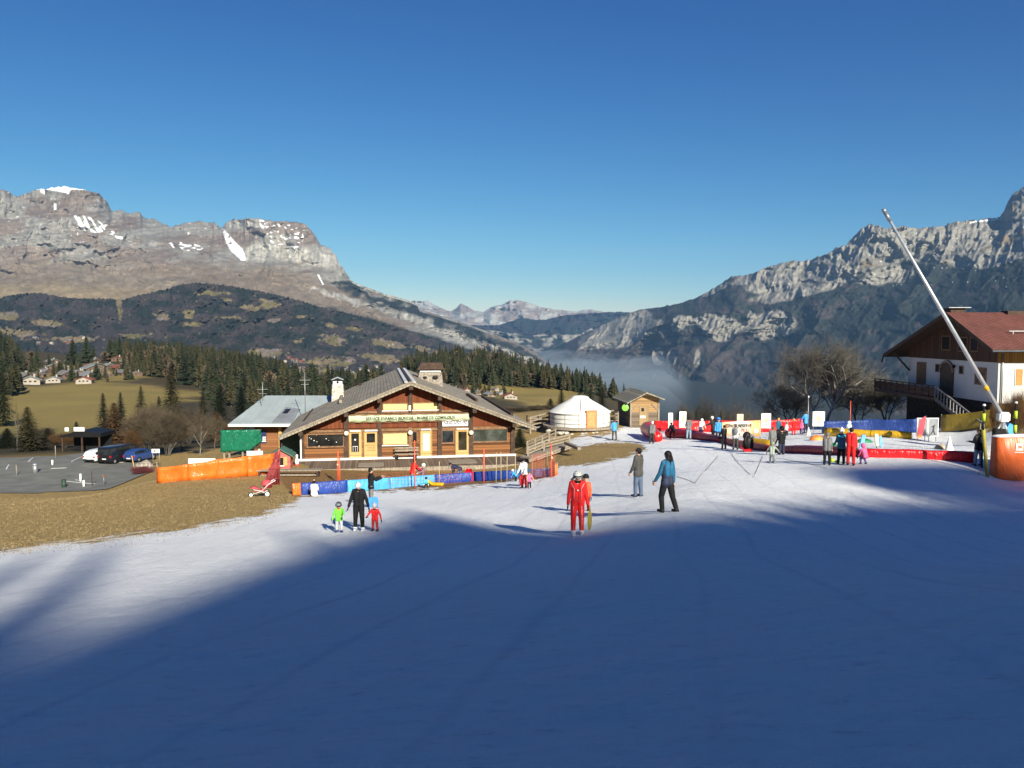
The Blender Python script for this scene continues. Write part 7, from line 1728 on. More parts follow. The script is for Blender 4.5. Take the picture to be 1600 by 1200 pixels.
def orange_banner():
    D = 58.0; a = at_d(1128, D); b_ = at_d(1188, D); z1 = float(pt(1128, 660, D)[2]); z2 = float(pt(1188, 656.5, D)[2]); z0 = float(pt(1160, 682, D)[2]); w = b_.x - a.x
    root = empty('banner', (a.x, D, a.z), 0, 'wide orange and cream banner with dark lettering standing in the play area', 'banner')
    V = []; Fc = []; n = 16
    for k in range(n + 1):
        f = k / n; x = w * f; y = 0.05 * math.sin(f * 7); zt = (z1 * (1 - f) + z2 * f) - a.z
        for z in (z0 - a.z, zt):
            for yy in (0, 0.03): V.append((x, y + yy, z))
    for k in range(n): a_ = 4 * k; c_ = a_ + 4; Fc += [(a_, c_, c_ + 2, a_ + 2), (a_ + 1, a_ + 3, c_ + 3, c_ + 1), (a_, a_ + 1, c_ + 1, c_), (a_ + 2, c_ + 2, c_ + 3, a_ + 3)]
    m, t, b = new_mat('orange cream print'); tc = t.n('ShaderNodeTexCoord'); sx = t.n('ShaderNodeSeparateXYZ'); t.l(tc.outputs['Object'], sx.inputs[0])
    f_ = t.math('DIVIDE', sx.outputs[0], w); f_ = t.math('ADD', f_, t.math('MULTIPLY', t.noise(1.6, 3, .5), 0.12))
    t.l(t.ramp(f_, [(0.05, (0.78, 0.40, 0.18)), (0.22, (0.80, 0.52, 0.30)), (0.45, (0.80, 0.76, 0.68)), (0.66, (0.80, 0.74, 0.64)), (0.85, (0.78, 0.44, 0.20)), (1.0, (0.76, 0.36, 0.13))]), b.inputs['Base Color']); b.inputs['Roughness'].default_value = 0.7
    mb = MB(); mb.add(V, Fc, 0, True); mb.build('sheet', m, root)
    zz = (z0 + z1) / 2 - a.z
    text_mesh('ESPACE RESERVE', 0.34, M_ink, root, (w * 0.42, -0.07, zz + 0.27), width=w * 0.68, bold=0.008)
    text_mesh('PIOU PIOU', 0.42, pm('brown red print', (0.38, 0.10, 0.06), 0.7, .1, 3), root, (w * 0.48, -0.07, zz - 0.06), width=w * 0.42, bold=0.004)
    text_mesh('ski de france', 0.2, M_ink, root, (w * 0.45, -0.07, zz - 0.33), width=w * 0.4, bold=0.002) if False else None
    m2 = MB(); m2.ell((w * .88, -0.06, zz - .1), (0.17, 0.01, 0.17), 0, 16, 6); m2.build('emblem', M_white, root)
    for x in (0, w): m2 = MB(); m2.tube([(x, 0.06, -0.3), (x, 0.06, z1 - a.z + .05)], 0.03, 6); m2.build('post', M_grey, root)
orange_banner()
def feather_flag():
    D = 56.0; g = at_d(1435, D); k = D / F; root = empty('feather_flag', g, 0, 'leaning red feather flag with a yellow foot in front of the grey panels', 'flag')
    f = lambda px, py: (lambda v: (float(v[0]) - g.x, float(v[2]) - g.z))(pt(px, py, D))
    pl = [f(1433, 685), (f(1440, 683)), f(1444, 668), f(1447, 652), f(1444.5, 650.5), f(1438, 656), f(1435, 668)]
    m, t, b = new_mat('flag print'); tc = t.n('ShaderNodeTexCoord'); sx = t.n('ShaderNodeSeparateXYZ'); t.l(tc.outputs['Object'], sx.inputs[0])
    t.l(t.ramp(t.math('ADD', t.math('MULTIPLY', sx.outputs[2], 0.6), t.math('MULTIPLY', t.noise(8, 3, .6), .25)), [(0.22, (0.75, 0.36, 0.05)), (0.45, (0.62, 0.03, 0.05)), (0.9, (0.66, 0.05, 0.08))]), b.inputs['Base Color']); b.inputs['Roughness'].default_value = 0.6
    mb = MB(); mb.prism(pl, -0.02, 0.01); mb.build('cloth', m, root)
    mb = MB(); p0, p1 = f(1433, 688), f(1447.5, 650); mb.tube([(p0[0], 0.03, p0[1] - .1), (f(1434.5, 668)[0], .03, f(1434.5, 668)[1]), (f(1438, 655)[0], .03, f(1438, 655)[1]), (p1[0], 0.03, p1[1])], 0.02, 6); mb.build('pole', M_grey, root)
feather_flag()
def cone_thing(px, py, wpx, hpx, mat, label, name='snow_cone', D=None):
    g = gpos(px, py) if D is None else at_d(px, D); k = g.y / F; r = wpx * k / 2; h = hpx * k; mb = MB(); mb.lathe([(r, -0.05), (r * .95, 0.02), (r * .52, h * .45), (r * .12, h * .95), (0, h)], n=18)
    mb.v = [(x * (1 + .06 * math.sin(9 * z)), y, z) for x, y, z in mb.v]; o = mb.build(name, mat, None); o.location = g; tag(o, label, 'cone')
cone_thing(1483, 703.5, 14, 23, M_white, 'white cone standing on the snow near the front red barrier', 'marker_cone'); cone_thing(1263, 667, 8, 13, M_white, 'small white cone behind the play area', 'marker_cone', 66)
def hump(px, py, rx, rz, mat, label, nm='foam_hump', D=None, ry=0.3, inner=None):
    g = gpos(px, py) if D is None else at_d(px, D); k = g.y / F; mb = MB(); mb.ell((0, 0, 0), (rx * k, ry, rz * k), 0, 20, 12, None, 0, 0.5); root = empty(nm, g, 0, label, 'play mat'); mb.build('arch', mat, root)
    if inner: mb = MB(); mb.ell((0, -0.04, 0), (rx * k * .62, ry, rz * k * .6), 0, 20, 12, None, 0, 0.5); mb.build('inner_arch', inner, root)
hump(1276, 674.5, 11, 8, tarp_mat('orange foam', (0.75, 0.22, 0.04)), 'orange and yellow arched foam hump at the left end of the yellow tube', D=58, inner=M_ye)
hump(1350, 678, 13, 6.5, pm('green foam', (0.01, 0.16, 0.07), 0.6, 0.1, 3), 'dark green foam hump behind the instructor in red', D=53); hump(1300, 686, 9, 8, pm('green foam', (0.01, 0.16, 0.07), 0.6, 0.1, 3), 'dark green foam hump between the man in grey and the woman in teal', D=50)
hump(1470, 702, 10, 8, pm('tan foam', (0.42, 0.33, 0.20), 0.8, .1, 3), 'low tan hump beside the white cone')
def plank_figure(px0, py0, px1, py1, D, wpx, mat, label, nm='foam_board'):
    a = Vector([float(v) for v in pt(px0, py0, D)]); b_ = Vector([float(v) for v in pt(px1, py1, D)]); g = at_d(px0, D); root = empty(nm, g, 0, label, 'play board'); mb = MB(); mb.beam(a - g, b_ - g, wpx * D / F, 0.08, 0, (0, 1, 0)); mb.xf(Matrix.Identity(4)); mb.build('board', mat, root)
    m2 = MB(); m2.beam(Vector((0.1, 0.3, -0.1)), (b_ - g) * 0.8 + Vector((0, .1, 0)), 0.04, 0.04); m2.build('prop', M_grey, root)
plank_figure(1345, 702, 1350, 679, 46, 6, pm('sky blue foam', (0.14, 0.36, 0.62), 0.6, 0.12, 5), 'light blue board leaning upright to the right of the instructor in red')
plank_figure(1371, 696, 1369, 678, 47, 5, pm('pale yellow foam', (0.66, 0.66, 0.42), 0.6, 0.12, 5), 'pale yellow figure board on the snow right of the blue board')
plank_figure(1377, 698, 1375, 681, 47, 4, pm('sky blue foam', (0.14, 0.36, 0.62), 0.6, 0.12, 5), 'thin pale blue board beside the yellow figure board')
def snowman():
    D = 60; g = at_d(1326, D); root = empty('toy_figure', g, 0, 'small white snowman shaped toy standing on the yellow tube', 'figure'); z = float(pt(1326, 669, D)[2]) - g.z; mb = MB(); mb.ell((0, 0, z + .15), (.22, .2, .2)); mb.ell((0.02, 0, z + .42), (.15, .14, .14)); mb.build('body', pm('pale toy white', (0.62, 0.72, 0.76), 0.6, .05, 3), root)
    mb = MB(); mb.tube([(0, 0, z), (0, 0, -0.1)], 0.05, 6); mb.build('stand', M_grey, root)
snowman()
for (a, b_, lb) in (((1160, 699), (1205, 706), 'long thin guide pole lying on the snow left of the child in white'),):
    pass
def lying_pole(px0, py0, px1, py1, label, c=M_oldwood, lift=0.012):
    a = gpos(px0, py0, lift); b_ = gpos(px1, py1, lift); root = empty('lying_pole', a, 0, label, 'pole', 'poles lying on the snow'); mb = MB(); n = 6; q = []
    for k in range(n + 1): p = a.lerp(b_, k / n); p.z = gz(p.x, p.y) + lift; q.append(p - a)
    mb.tube(q, 0.009, 5); mb.build('shaft', c, root)
lying_pole(1087, 754, 1122, 712, 'long pole lying on the snow right of the woman in blue'); lying_pole(1058, 745, 1087, 755, 'short dark pole beside the woman in blue, joining the long one')
lying_pole(1140, 706, 1176, 746, 'pole lying on the snow, left arm of the V shape'); lying_pole(1192, 712, 1177, 746, 'pole lying on the snow, right arm of the V shape'); lying_pole(1212, 716, 1292, 732, 'long thin pole lying in front of the dark red barrier')
lying_pole(1310, 686, 1440, 700, 'long guide bar lying inside the play area', M_dwood, 0.06); lying_pole(1214, 688, 1300, 683, 'thin rope lying across the left of the play area', M_dwood, 0.06)

# ---- snow lance, its padding and marker poles
def lance():
    D = 37.5; g = at_d(1566, D); b0 = Vector([float(v) for v in pt(1565, 648, D)]); tp = Vector([float(v) for v in pt(1382, 330, D)])
    root = empty('snow_lance', g, 0, 'tall grey snow making lance leaning to the upper left', 'snow lance')
    d = (tp - b0).normalized(); mb = MB(); mb.tube([b0 - g, b0 + (tp - b0) * .5 - g, tp - g], [0.10, 0.085, 0.06], 12); pp = mb.build('pipe', M_steel, root)
    mb = MB(); q = tp - g; mb.tube([q - d * .55, q - d * .08], 0.085, 12); mb.tube([q - d * .08, q + d * .12], [0.10, 0.085], 12); mb.build('nozzle_head', M_grey, root)
    mb = MB(); q = b0 - g + d * 1.35; mb.tube([q, q + d * .25], 0.11, 12); mb.build('yellow_band', M_ye, root)
    mb = MB(); c_ = b0 - g + Vector((0.05, 0, -0.1)); mb.box(c_.x - .22, c_.x + .28, -0.2, 0.2, c_.z - .22, c_.z + .22, bev=.06); mb.build('pivot_housing', M_white, root)
    mb = MB(); mb.tube([(c_.x + .02, 0, -0.2), (c_.x + .02, 0, c_.z - .2)], 0.12, 10); mb.tube([(c_.x - .35, -.1, c_.z - .75), (c_.x - .05, 0, c_.z - .3)], 0.05, 8); mb.tube([(c_.x + .3, 0, c_.z - .9), (c_.x + .1, 0, c_.z - .3)], 0.06, 8); mb.build('mast', M_grey, root)
    mb = MB(); mb.box(c_.x - .4, c_.x + .1, -.15, .15, c_.z - 1.1, c_.z - .55, bev=.03); mb.build('valve_box', M_black, root)
lance()
def padding():
    g = gpos(1600, 751.5); k = g.y / F; h = (751 - 680) * k; R = 2.6; RY = 0.42; x0 = (1543 - 800) / F * (g.y + RY * 2.3) * 1.005 - g.x
    cx, cyy = x0 + R, RY; sq = lambda v: math.copysign(abs(v) ** 0.38, v); root = empty('crash_pad', g, 0, 'big orange crash pad wrapped around the foot of the snow lance', 'pad')
    V = []; Fc = []; n = 40; prof = [(0, -.4), (0.02, h * .5), (0, h * .97), (-0.06, h), (-0.22, h), (-.25, h * .97), (-.25, -.4)]
    for i in range(n):
        a = 2 * math.pi * i / n
        for r, z in prof: V.append((cx + (R + r) * sq(math.cos(a)), cyy + (RY + r) * sq(math.sin(a)), z + 0.05 * math.cos(a)))
    m_ = len(prof)
    for i in range(n):
        i2 = (i + 1) % n
        for j in range(m_ - 1): Fc.append((i * m_ + j, i2 * m_ + j, i2 * m_ + j + 1, i * m_ + j + 1))
    mb = MB(); mb.add(V, Fc, 0, True); mb.build('cover', tarp_mat('orange pad cover', (0.74, 0.13, 0.015), 0.4, 0.5), root)
    mb = MB(); V = []; Fc = []
    for i in range(n):
        a = 2 * math.pi * i / n
        for r, z in ((.01, h * .985), (-.06, h + .015), (-.2, h + .015), (-.26, h * .985)): V.append((cx + (R + r) * sq(math.cos(a)), cyy + (RY + r) * sq(math.sin(a)), z + 0.005 + 0.05 * math.cos(a)))
    for i in range(n):
        i2 = (i + 1) % n
        for j in range(3): Fc.append((i * 4 + j, i2 * 4 + j, i2 * 4 + j + 1, i * 4 + j + 1))
    mb.add(V, Fc, 0, True); mb.build('rim', M_white, root)
    zl = h * 0.76; xl = (1590 - 1600) * k; yl = cyy - RY * .97 - .03
    mb = MB(); mb.box(-.15, .15, -.012, .012, -.16, .16); lg = mb.build('emblem', M_white, root); lg.location = (xl, yl, zl); lg.rotation_euler = (0, 0, -0.06)
    mb = MB(); mb.box(-.03, .11, -.018, -.0125, -.06, .06); mb.box(-.07, -.045, -.018, -.0125, -.12, .1); mb.build('emblem_mark', pm('dull orange print', (0.6, 0.2, 0.08), .6, .05, 3), lg)
    mb = MB(); mb.box(-.2, .2, -.014, .01, -.26, -.225); mb.build('emblem_line', M_white, lg)
padding()
M_lime = pm('fluorescent lime foam', (0.42, 0.55, 0.03), 0.6, 0.06, 3)
def marker(px, pyb, pyt, D, pads, label, yl=False):
    g = at_d(px, D); h = float(pt(px, pyt, D)[2]) - g.z; root = empty('marker_pole', g, 0, label, 'pole', 'black marker poles with lime pads around the lance'); mb = MB(); mb.tube([(0, 0, -.2), (0, 0, h)], 0.04, 8); mb.build('shaft', M_black, root)
    mb = MB(); mb.ell((0, 0, h), (.075, .075, .06), 0, 10, 6); mb.build('knob', M_white, root)
    for a, b_ in pads: za, zb = float(pt(px, a, D)[2]) - g.z, float(pt(px, b_, D)[2]) - g.z; mb = MB(); mb.tube([(0, 0, zb), (0, 0, za)], 0.085, 10); mb.build('foam_sleeve', M_lime, root)
marker(1534, 745, 633, 37.8, [(646, 658), (670, 680)], 'black marker pole with lime sleeves left of the lance')
marker(1584, 700, 629, 40.5, [(642, 654), (664, 676)], 'black marker pole with lime sleeves right of the lance')
def leaning_pad():
    a = Vector([float(v) for v in pt(1543.5, 750, 36.2)]); b_ = Vector([float(v) for v in pt(1536.5, 672, 36.4)]); g = gpos(1543, 751); root = empty('foam_pole', g, 0, 'long yellow and black padded pole leaning on the left edge of the orange crash pad', 'pole')
    mb = MB(); mb.tube([a - g - Vector((0, 0, .1)), b_ - g], 0.075, 10); mb.build('sleeve', pm('dull yellow foam', (0.40, 0.34, 0.04), .6, .1, 3), root); mb = MB(); mb.tube([b_ - g, b_ - g + (b_ - a) * .16], 0.05, 8); mb.build('tip', M_black, root)
leaning_pad()
lying_pole(1528, 742, 1539, 728, 'dark ski pole lying against the foot of the orange crash pad')
D_ = 41; g_ = at_d(1576, D_); root = empty('blue_cover', g_, 0, 'small blue triangular cover above the rim of the orange crash pad', 'cover'); mb = MB(); f_ = lambda px, py: (float(pt(px, py, D_)[0]) - g_.x, float(pt(px, py, D_)[2]) - g_.z)
mb.prism([f_(1567, 678), f_(1583, 678), f_(1583, 664), f_(1578, 661)], 0, 0.5); mb.build('cloth', M_lb, root); mb = MB(); mb.box(-.3, -.2, .05, .15, -.1, f_(1570, 678)[1]); mb.build('stand', M_grey, root)
pole(1326, 690, 632, 0.03, M_rpole, 'thin red pole behind the blue windbreak', None) if False else None
g_ = at_d(1328, 68)
root = empty('slalom_pole', g_, 0, 'thin red pole standing behind the blue windbreak', 'pole', None); mb = MB(); mb.tube([(0, 0, 0), (0, 0, 2.6)], 0.03, 6); mb.build('shaft', M_rpole, root)
root = empty('flag_pole', at_d(1262, 68), 0, 'thin grey pole standing behind the person in blue', 'pole', None); mb = MB(); mb.tube([(0, 0, 0), (0, 0, 3.2)], 0.03, 6); mb.build('shaft', M_grey, root); mb = MB(); mb.ell((0, 0, 3.2), (.06, .06, .1)); mb.build('cap', M_white, root)
# ---- wooden ramp railings and log fence between chalet and yurt
def railing(pix, label, h=1.0, D=None, rails=3, deck=None):
    pts = [Vector([float(v) for v in pt(px, py, d)]) for (px, py), d in zip(pix, D)]; o = pts[0].copy(); root = empty('wooden_railing', o, 0, label, 'railing')
    for i in range(len(pts) - 1):
        a, b_ = pts[i] - o, pts[i + 1] - o
        for k in range(rails): mb = MB(); z = -h * k / rails; mb.beam(a + Vector((0, 0, z)), b_ + Vector((0, 0, z)), 0.07, 0.12); mb.build('rail', M_oldwood, root)
    n = 0
    for i in range(len(pts) - 1):
        L = (pts[i + 1] - pts[i]).length; kk = max(1, int(L / 2.2))
        for k in range(kk + (i == len(pts) - 2)): p = pts[i].lerp(pts[i + 1], k / kk) - o; mb = MB(); mb.box(p.x - .07, p.x + .07, p.y - .03, p.y + .11, p.z - h - .6, p.z + .05); mb.build('post', M_oldwood, root)
railing([(824, 690), (868, 671)], 'pale wooden railing climbing from the chalet to the yurt, rear side', D=[66, 75], h=0.9)
railing([(825, 699), (850, 689), (890, 679)], 'pale wooden railing of the ramp, front side', D=[60, 61, 63], h=0.7)
railing([(829, 652), (858, 645)], 'wooden fence left of the yurt', D=[80, 82], h=1.6, rails=4); railing([(953, 642), (966, 641)], 'short wooden fence between yurt and shed', D=[84, 84], h=1.4, rails=4)
mb = MB(); a = Vector([float(v) for v in pt(826, 716, 59.5)]); b_ = Vector([float(v) for v in pt(888, 694, 62.5)]);
root = empty('ramp', a, 0, 'grey plank ramp with dark underside leading up to the yurt', 'ramp'); mb.beam((0, 0, 0), b_ - a, 1.8, 0.12); mb.build('deck', M_oldwood, root); mb = MB(); mb.beam((0, -0.95, -.05), b_ - a + Vector((0, -.95, -.05)), 0.08, 0.25); mb.build('side_board', M_oldwood, root)
a = Vector([float(v) for v in pt(884, 692, 61)]); b_ = Vector([float(v) for v in pt(905, 701, 57)]); root = empty('kerb_log', a, 0, 'weathered plank lying at the end of the ramp beside the snow tongue', 'plank'); mb = MB(); mb.beam((0, 0, 0), b_ - a, 0.25, 0.2); mb.build('plank', M_oldwood, root)
# wooden sheds / wood stack left of the yurt
g = at_d(842, 84); root = empty('log_stack', (g.x, g.y, float(pt(842, 672, 84)[2])), 0.1, 'dark rack of stacked crates and logs left of the yurt', 'log stack')
for k in range(4): mb = MB(); mb.box(-1.3, 1.1, -.3, .3, k * .42, k * .42 + .07); mb.build('shelf', M_oldwood, root)
for x in (-1.3, -.1, 1.05): mb = MB(); mb.box(x, x + .08, -.32, .32, -.2, 1.6); mb.build('post', M_dwood, root)
for k in range(3):
    mb = MB(); rs = random.Random(k)
    for j in range(12): x = -1.1 + j * .18; r = rs.uniform(.06, .1); mb.tube([(x, -.3, k * .42 + .07 + r), (x, .25, k * .42 + .07 + r)], r, 8)
    mb.build('logs', M_mwood, root)
# ================================================================== people
SK = pm('skin', (0.52, 0.30, 0.20), 0.6, 0.06, 6)
def cl(name, c, r=0.75): return pm(name, c, r, 0.14, 5, 0.9, bscale=11)
def cap_v(p0, p1, r0, r1, n=12, sx=1.0):
    p0 = Vector(p0); p1 = Vector(p1); d = p1 - p0; L = max(d.length, 1e-4); d.normalize(); a = d.orthogonal().normalized(); b_ = d.cross(a); V = []; Fc = []; rings = []
    for k in range(4): th = -math.pi / 2 + math.pi / 2 * (k + 0.3) / 4; rings.append((p0 + d * (r0 * math.sin(th)), r0 * math.cos(th)))
    rings.append((p0, r0)); rings.append((p1, r1))
    for k in range(4): th = math.pi / 2 * (k + 0.7) / 4; rings.append((p1 + d * (r1 * math.sin(th)), r1 * math.cos(th)))
    for c_, r in rings:
        for k in range(n): t_ = 2 * math.pi * k / n; V.append(c_ + (a * math.cos(t_) + b_ * math.sin(t_)) * r)
    for i in range(len(rings) - 1):
        for k in range(n): k2 = (k + 1) % n; Fc.append((i * n + k, i * n + k2, (i + 1) * n + k2, (i + 1) * n + k))
    Fc.append(tuple(range(n - 1, -1, -1))); Fc.append(tuple(range((len(rings) - 1) * n, len(rings) * n)))
    return V, Fc
def remesh(mb, vox, smooth=3):
    me = mb.mesh('tmp'); o = bpy.data.objects.new('tmp', me); C.objects.link(o)
    md = o.modifiers.new('r', 'REMESH'); md.mode = 'VOXEL'; md.voxel_size = vox; md.use_smooth_shade = True
    ms = o.modifiers.new('s', 'SMOOTH'); ms.iterations = smooth; ms.factor = 0.5
    dg = bpy.context.evaluated_depsgraph_get(); out = bpy.data.meshes.new_from_object(o.evaluated_get(dg)); bpy.data.objects.remove(o); bpy.data.meshes.remove(me)
    return out
def V3(*a): return Vector(a)
def hand(root, wrist, dirv, side, s, mat, curl=0.5, name='glove'):
    """palm, four unequal bent fingers and a thumb leaving the side of the palm"""
    d = Vector(dirv).normalized(); sd2 = Vector(side).normalized(); sd2 = (sd2 - d * sd2.dot(d)).normalized(); up = d.cross(sd2); mb = MB()
    palm = wrist + d * 0.05 * s; M = Matrix((sd2, up, d)).transposed(); mb.ell(palm, (0.042 * s, 0.018 * s, 0.052 * s), 0, 10, 8, M)
    for k, L in enumerate((0.060, 0.074, 0.070, 0.055)):
        b0 = wrist + d * 0.085 * s + sd2 * (0.030 - 0.020 * k) * s; bend = up * (0.30 + curl * .6)
        p1 = b0 + (d + bend * .4).normalized() * L * .42 * s; p2 = p1 + (d * .8 + bend).normalized() * L * .33 * s; p3 = p2 + (d * .35 + bend * 1.3).normalized() * L * .28 * s
        mb.tube([b0, p1, p2, p3], [0.0105 * s, 0.010 * s, 0.009 * s, 0.007 * s], 6)
    t0 = wrist + d * 0.03 * s + sd2 * 0.036 * s; t1 = t0 + (d * .7 + sd2 * .8).normalized() * .036 * s; t2 = t1 + (d + up * .4).normalized() * .032 * s
    mb.tube([t0, t1, t2], [0.013 * s, 0.012 * s, 0.009 * s], 6); return mb.build(name, mat, root)
def rot(v, ax, ang): return Quaternion(Vector(ax), ang) @ Vector(v)
def person(loc, H, rz, c, label, pose=None, near=False, head=None, hat=None, hatc=None, hair=None, hairlen=0.0, group=None, child=False, extras=None, face=True, skirt=None, puff=1.0, scarf=None):
    """c: colours dict jacket, pants, boots, gloves.  pose: arms {'L':(fwd, side, elbow),...} angles in degrees, legs, lean"""
    P = dict(L=(5, 9, 12), R=(5, 9, 12), lL=(0, 3, 0), lR=(0, 3, 0), lean=0, nod=0, sit=0, drop=0.0, turn=0)
    P.update(pose or {}); r_ = math.radians; hk = 1.04 if not child else 1.45
    if skirt is None: skirt = 0.0 if c['jacket'] is c['pants'] else 0.03
    root = empty('person', loc, rz, label, 'person', group)
    prim = []   # p0, p1, r0, r1, tag
    legs = 0.50 if not child else 0.43
    hipz = legs * H; HW = 0.052 * H
    hz = H * (0.13 * hk); headr = hz / 2
    def leg(sx, fwd, side, knee):
        th = legs * 0.52 * H; sh = legs * 0.44 * H; hp = V3(sx * HW, 0, 0)
        d1 = rot((0, 0, -1), (1, 0, 0), r_(fwd)); d1 = rot(d1, (0, 1, 0), r_(-side * sx)); kn = hp + d1 * th
        d2 = rot((0, 0, -1), (1, 0, 0), r_(fwd - knee)); d2 = rot(d2, (0, 1, 0), r_(-side * sx * .7)); an = kn + d2 * sh; return hp, kn, an, d2
    LL = {}
    for nm, sx in (('lL', -1), ('lR', 1)): LL[nm] = leg(sx, *P[nm])
    low = min(LL[k][2].z for k in LL) - 0.035 * H
    base = V3(0, 0, -low + P['drop'])
    for nm, sx in (('lL', -1), ('lR', 1)):
        hp, kn, an, d2 = [v + base if i < 3 else v for i, v in enumerate(LL[nm])]; pf = puff
        prim.append((hp, kn, 0.062 * H * pf, 0.046 * H * pf, 'pants')); prim.append((kn, an, 0.045 * H * pf, 0.036 * H * pf, 'pants'))
        ft = V3(0, 1, 0); pitch = P.get('foot', 0); ft = V3(0, math.cos(r_(pitch)), math.sin(r_(pitch)))
        if P['sit'] and LL[nm][3].z > -0.5: ft = V3(0, 0.25, 1).normalized()
        bl = 0.052 * H * (1.15 if c.get('skiboot') else 1)
        prim.append((an - d2 * 0.02 * H, an + d2 * 0.0 * H, 0.038 * H * (1.2 if c.get('skiboot') else 1), 0.036 * H * (1.2 if c.get('skiboot') else 1), 'boots')); prim.append((an + V3(0, 0, -0.008 * H) - ft * 0.02 * H, an + V3(0, 0, -0.012 * H) + ft * 0.085 * H, 0.027 * H * (1.25 if c.get('skiboot') else 1), 0.023 * H * (1.2 if c.get('skiboot') else 1), 'boots'))
    hip = base.copy(); le = r_(P['lean']); up = V3(0, math.sin(le), math.cos(le)); fw = V3(0, math.cos(le), -math.sin(le)); X = V3(1, 0, 0)
    TL = (0.32 if not child else 0.30) * H; SW = 0.092 * H * (1.0 if not child else 1.08)
    chest = hip + up * TL * 0.72; sh = hip + up * TL * 0.92
    for sx in (-1, 1):
        prim.append((hip + X * sx * 0.040 * H + up * .015 * H, hip + X * sx * .045 * H - up * skirt * H, 0.070 * H * puff, (0.066 if not skirt else 0.074) * H * puff, 'jacket' if skirt else 'pants'))
        prim.append((hip + X * sx * 0.038 * H + up * .05 * H, chest + X * sx * 0.050 * H, 0.066 * H * puff, 0.074 * H * puff, 'jacket'))
        prim.append((chest + X * sx * 0.04 * H, sh + X * sx * (SW - .035 * H), 0.070 * H * puff, 0.048 * H * puff, 'jacket'))
    neck = sh + up * 0.03 * H; nod = r_(P['lean'] * 0.6 + P['nod']); hup = V3(0, math.sin(nod), math.cos(nod)); hfw = V3(0, math.cos(nod), -math.sin(nod))
    hc = neck + hup * (headr * 1.18)
    prim.append((sh, neck + hup * headr * .5, 0.036 * H, 0.030 * H * (1.2 if child else 1), 'skin' if not scarf else 'jacket'))
    prim.append((hc - hup * headr * .32 + hfw * headr * .12, hc + hup * headr * .22, headr * .62, headr * .74, 'skin'))
    prim.append((hc + hfw * headr * .0 - hup * headr * .0, hc - hfw * headr * .18 + hup * headr * .18, headr * .72, headr * .76, 'skin'))
    wr = {}
    for nm, sx in (('L', -1), ('R', 1)):
        fwd, side, elb = P[nm]; ua = 0.175 * H; fa = 0.150 * H; sp = sh + X * sx * SW
        d1 = rot(-up, (1, 0, 0), r_(fwd)); d1 = rot(d1, (0, 1, 0), r_(-side * sx)); d2 = rot(-up, (1, 0, 0), r_(fwd + elb)); d2 = rot(d2, (0, 1, 0), r_(-side * sx * P.get('in' + nm, 0.6)))
        el = sp + d1 * ua; w = el + d2 * fa; prim.append((sp, el, 0.041 * H * puff, 0.034 * H * puff, 'sleeve')); prim.append((el, w, 0.034 * H * puff, 0.026 * H * puff, 'sleeve')); wr[nm] = (w, d2)
    mb = MB()
    for p0, p1, r0, r1, tg in prim: mb.add(*cap_v(p0, p1, r0, r1))
    me = remesh(mb, (0.0125 if near else 0.021) * (1 if not child else .8), 2)
    n = len(me.polygons); cen = np.empty(n * 3); me.polygons.foreach_get('center', cen); cen = cen.reshape(-1, 3); best = np.full(n, 1e9); mi = np.zeros(n, int)
    slots = [];
    for p0, p1, r0, r1, tg in prim:
        p0 = np.array(p0); p1 = np.array(p1); d = p1 - p0; L2 = max(d @ d, 1e-9); t_ = np.clip(((cen - p0) @ d) / L2, 0, 1); dist = np.linalg.norm(cen - p0 - t_[:, None] * d, axis=1) - (r0 + (r1 - r0) * t_)
        if tg not in slots: slots.append(tg)
        k = dist < best - 1e-5; best[k] = dist[k]; mi[k] = slots.index(tg)
    mats = [dict(pants=c['pants'], jacket=c['jacket'], boots=c['boots'], skin=SK, sleeve=c.get('sleeve', c['jacket']))[s_] for s_ in slots]
    me.materials.clear()
    for m_ in mats: me.materials.append(m_)
    me.polygons.foreach_set('material_index', mi.tolist()); me.name = 'body'; ob = bpy.data.objects.new('body', me); C.objects.link(ob); ob.parent = root
    hs = H * (1.0 if not child else 1.12)
    for nm, sx in (('L', -1), ('R', 1)):
        w, d2 = wr[nm]; hand(root, w + d2 * 0.012 * H, d2, V3(0, 1, 0) if abs(d2.y) < .8 else V3(-sx, 0, 0), hs / 1.7 * (1.15 if c.get('gloves') else 1), c.get('gloves') or SK, name='glove' if c.get('gloves') else 'hand')
    # head details
    HM = Matrix((X, hfw, hup)).transposed()
    def hl(x, y, z): return hc + X * x * headr + hfw * y * headr + hup * z * headr
    if face:
        mb = MB(); mb.ell(hl(0, .80, -.12), (headr * .12, headr * .16, headr * .18), 0, 8, 6, HM)
        for sx in (-1, 1): mb.ell(hl(sx * .76, .0, -.05), (headr * .08, headr * .14, headr * .2), 0, 8, 6, HM)
        mb.build('nose_and_ears', SK, root)
        for sx in (-1, 1): mb = MB(); mb.ell(hl(sx * .28, .735, .08), (headr * .10, headr * .05, headr * .06), 0, 8, 6, HM); mb.build('eye', M_black, root)
        mb = MB(); mb.ell(hl(0, .73, -.42), (headr * .22, headr * .06, headr * .05), 0, 8, 6, HM); mb.build('mouth', pm('lips', (0.35, 0.12, 0.10), .5, .05, 3), root)
    if hair:
        mb = MB(); mb.ell(hl(0, -.14, .20), (headr * .86, headr * .88, headr * .86), 0, 16, 10, HM, 0, 0.62)
        mb.ell(hl(0, -.38, -.05), (headr * .80, headr * .58, headr * .75), 0, 14, 8, HM)
        if hairlen:
            for k in range(9): x = -.62 + k * .155; mb.tube([hl(x, -.42, .1), hl(x * 1.1, -.82, -.8), hl(x * 1.15, -.80 - .1 * math.sin(k * 2), -.9 - hairlen)], [headr * .26, headr * .24, headr * .08], 6)
        mb.build('hair', hair, root)
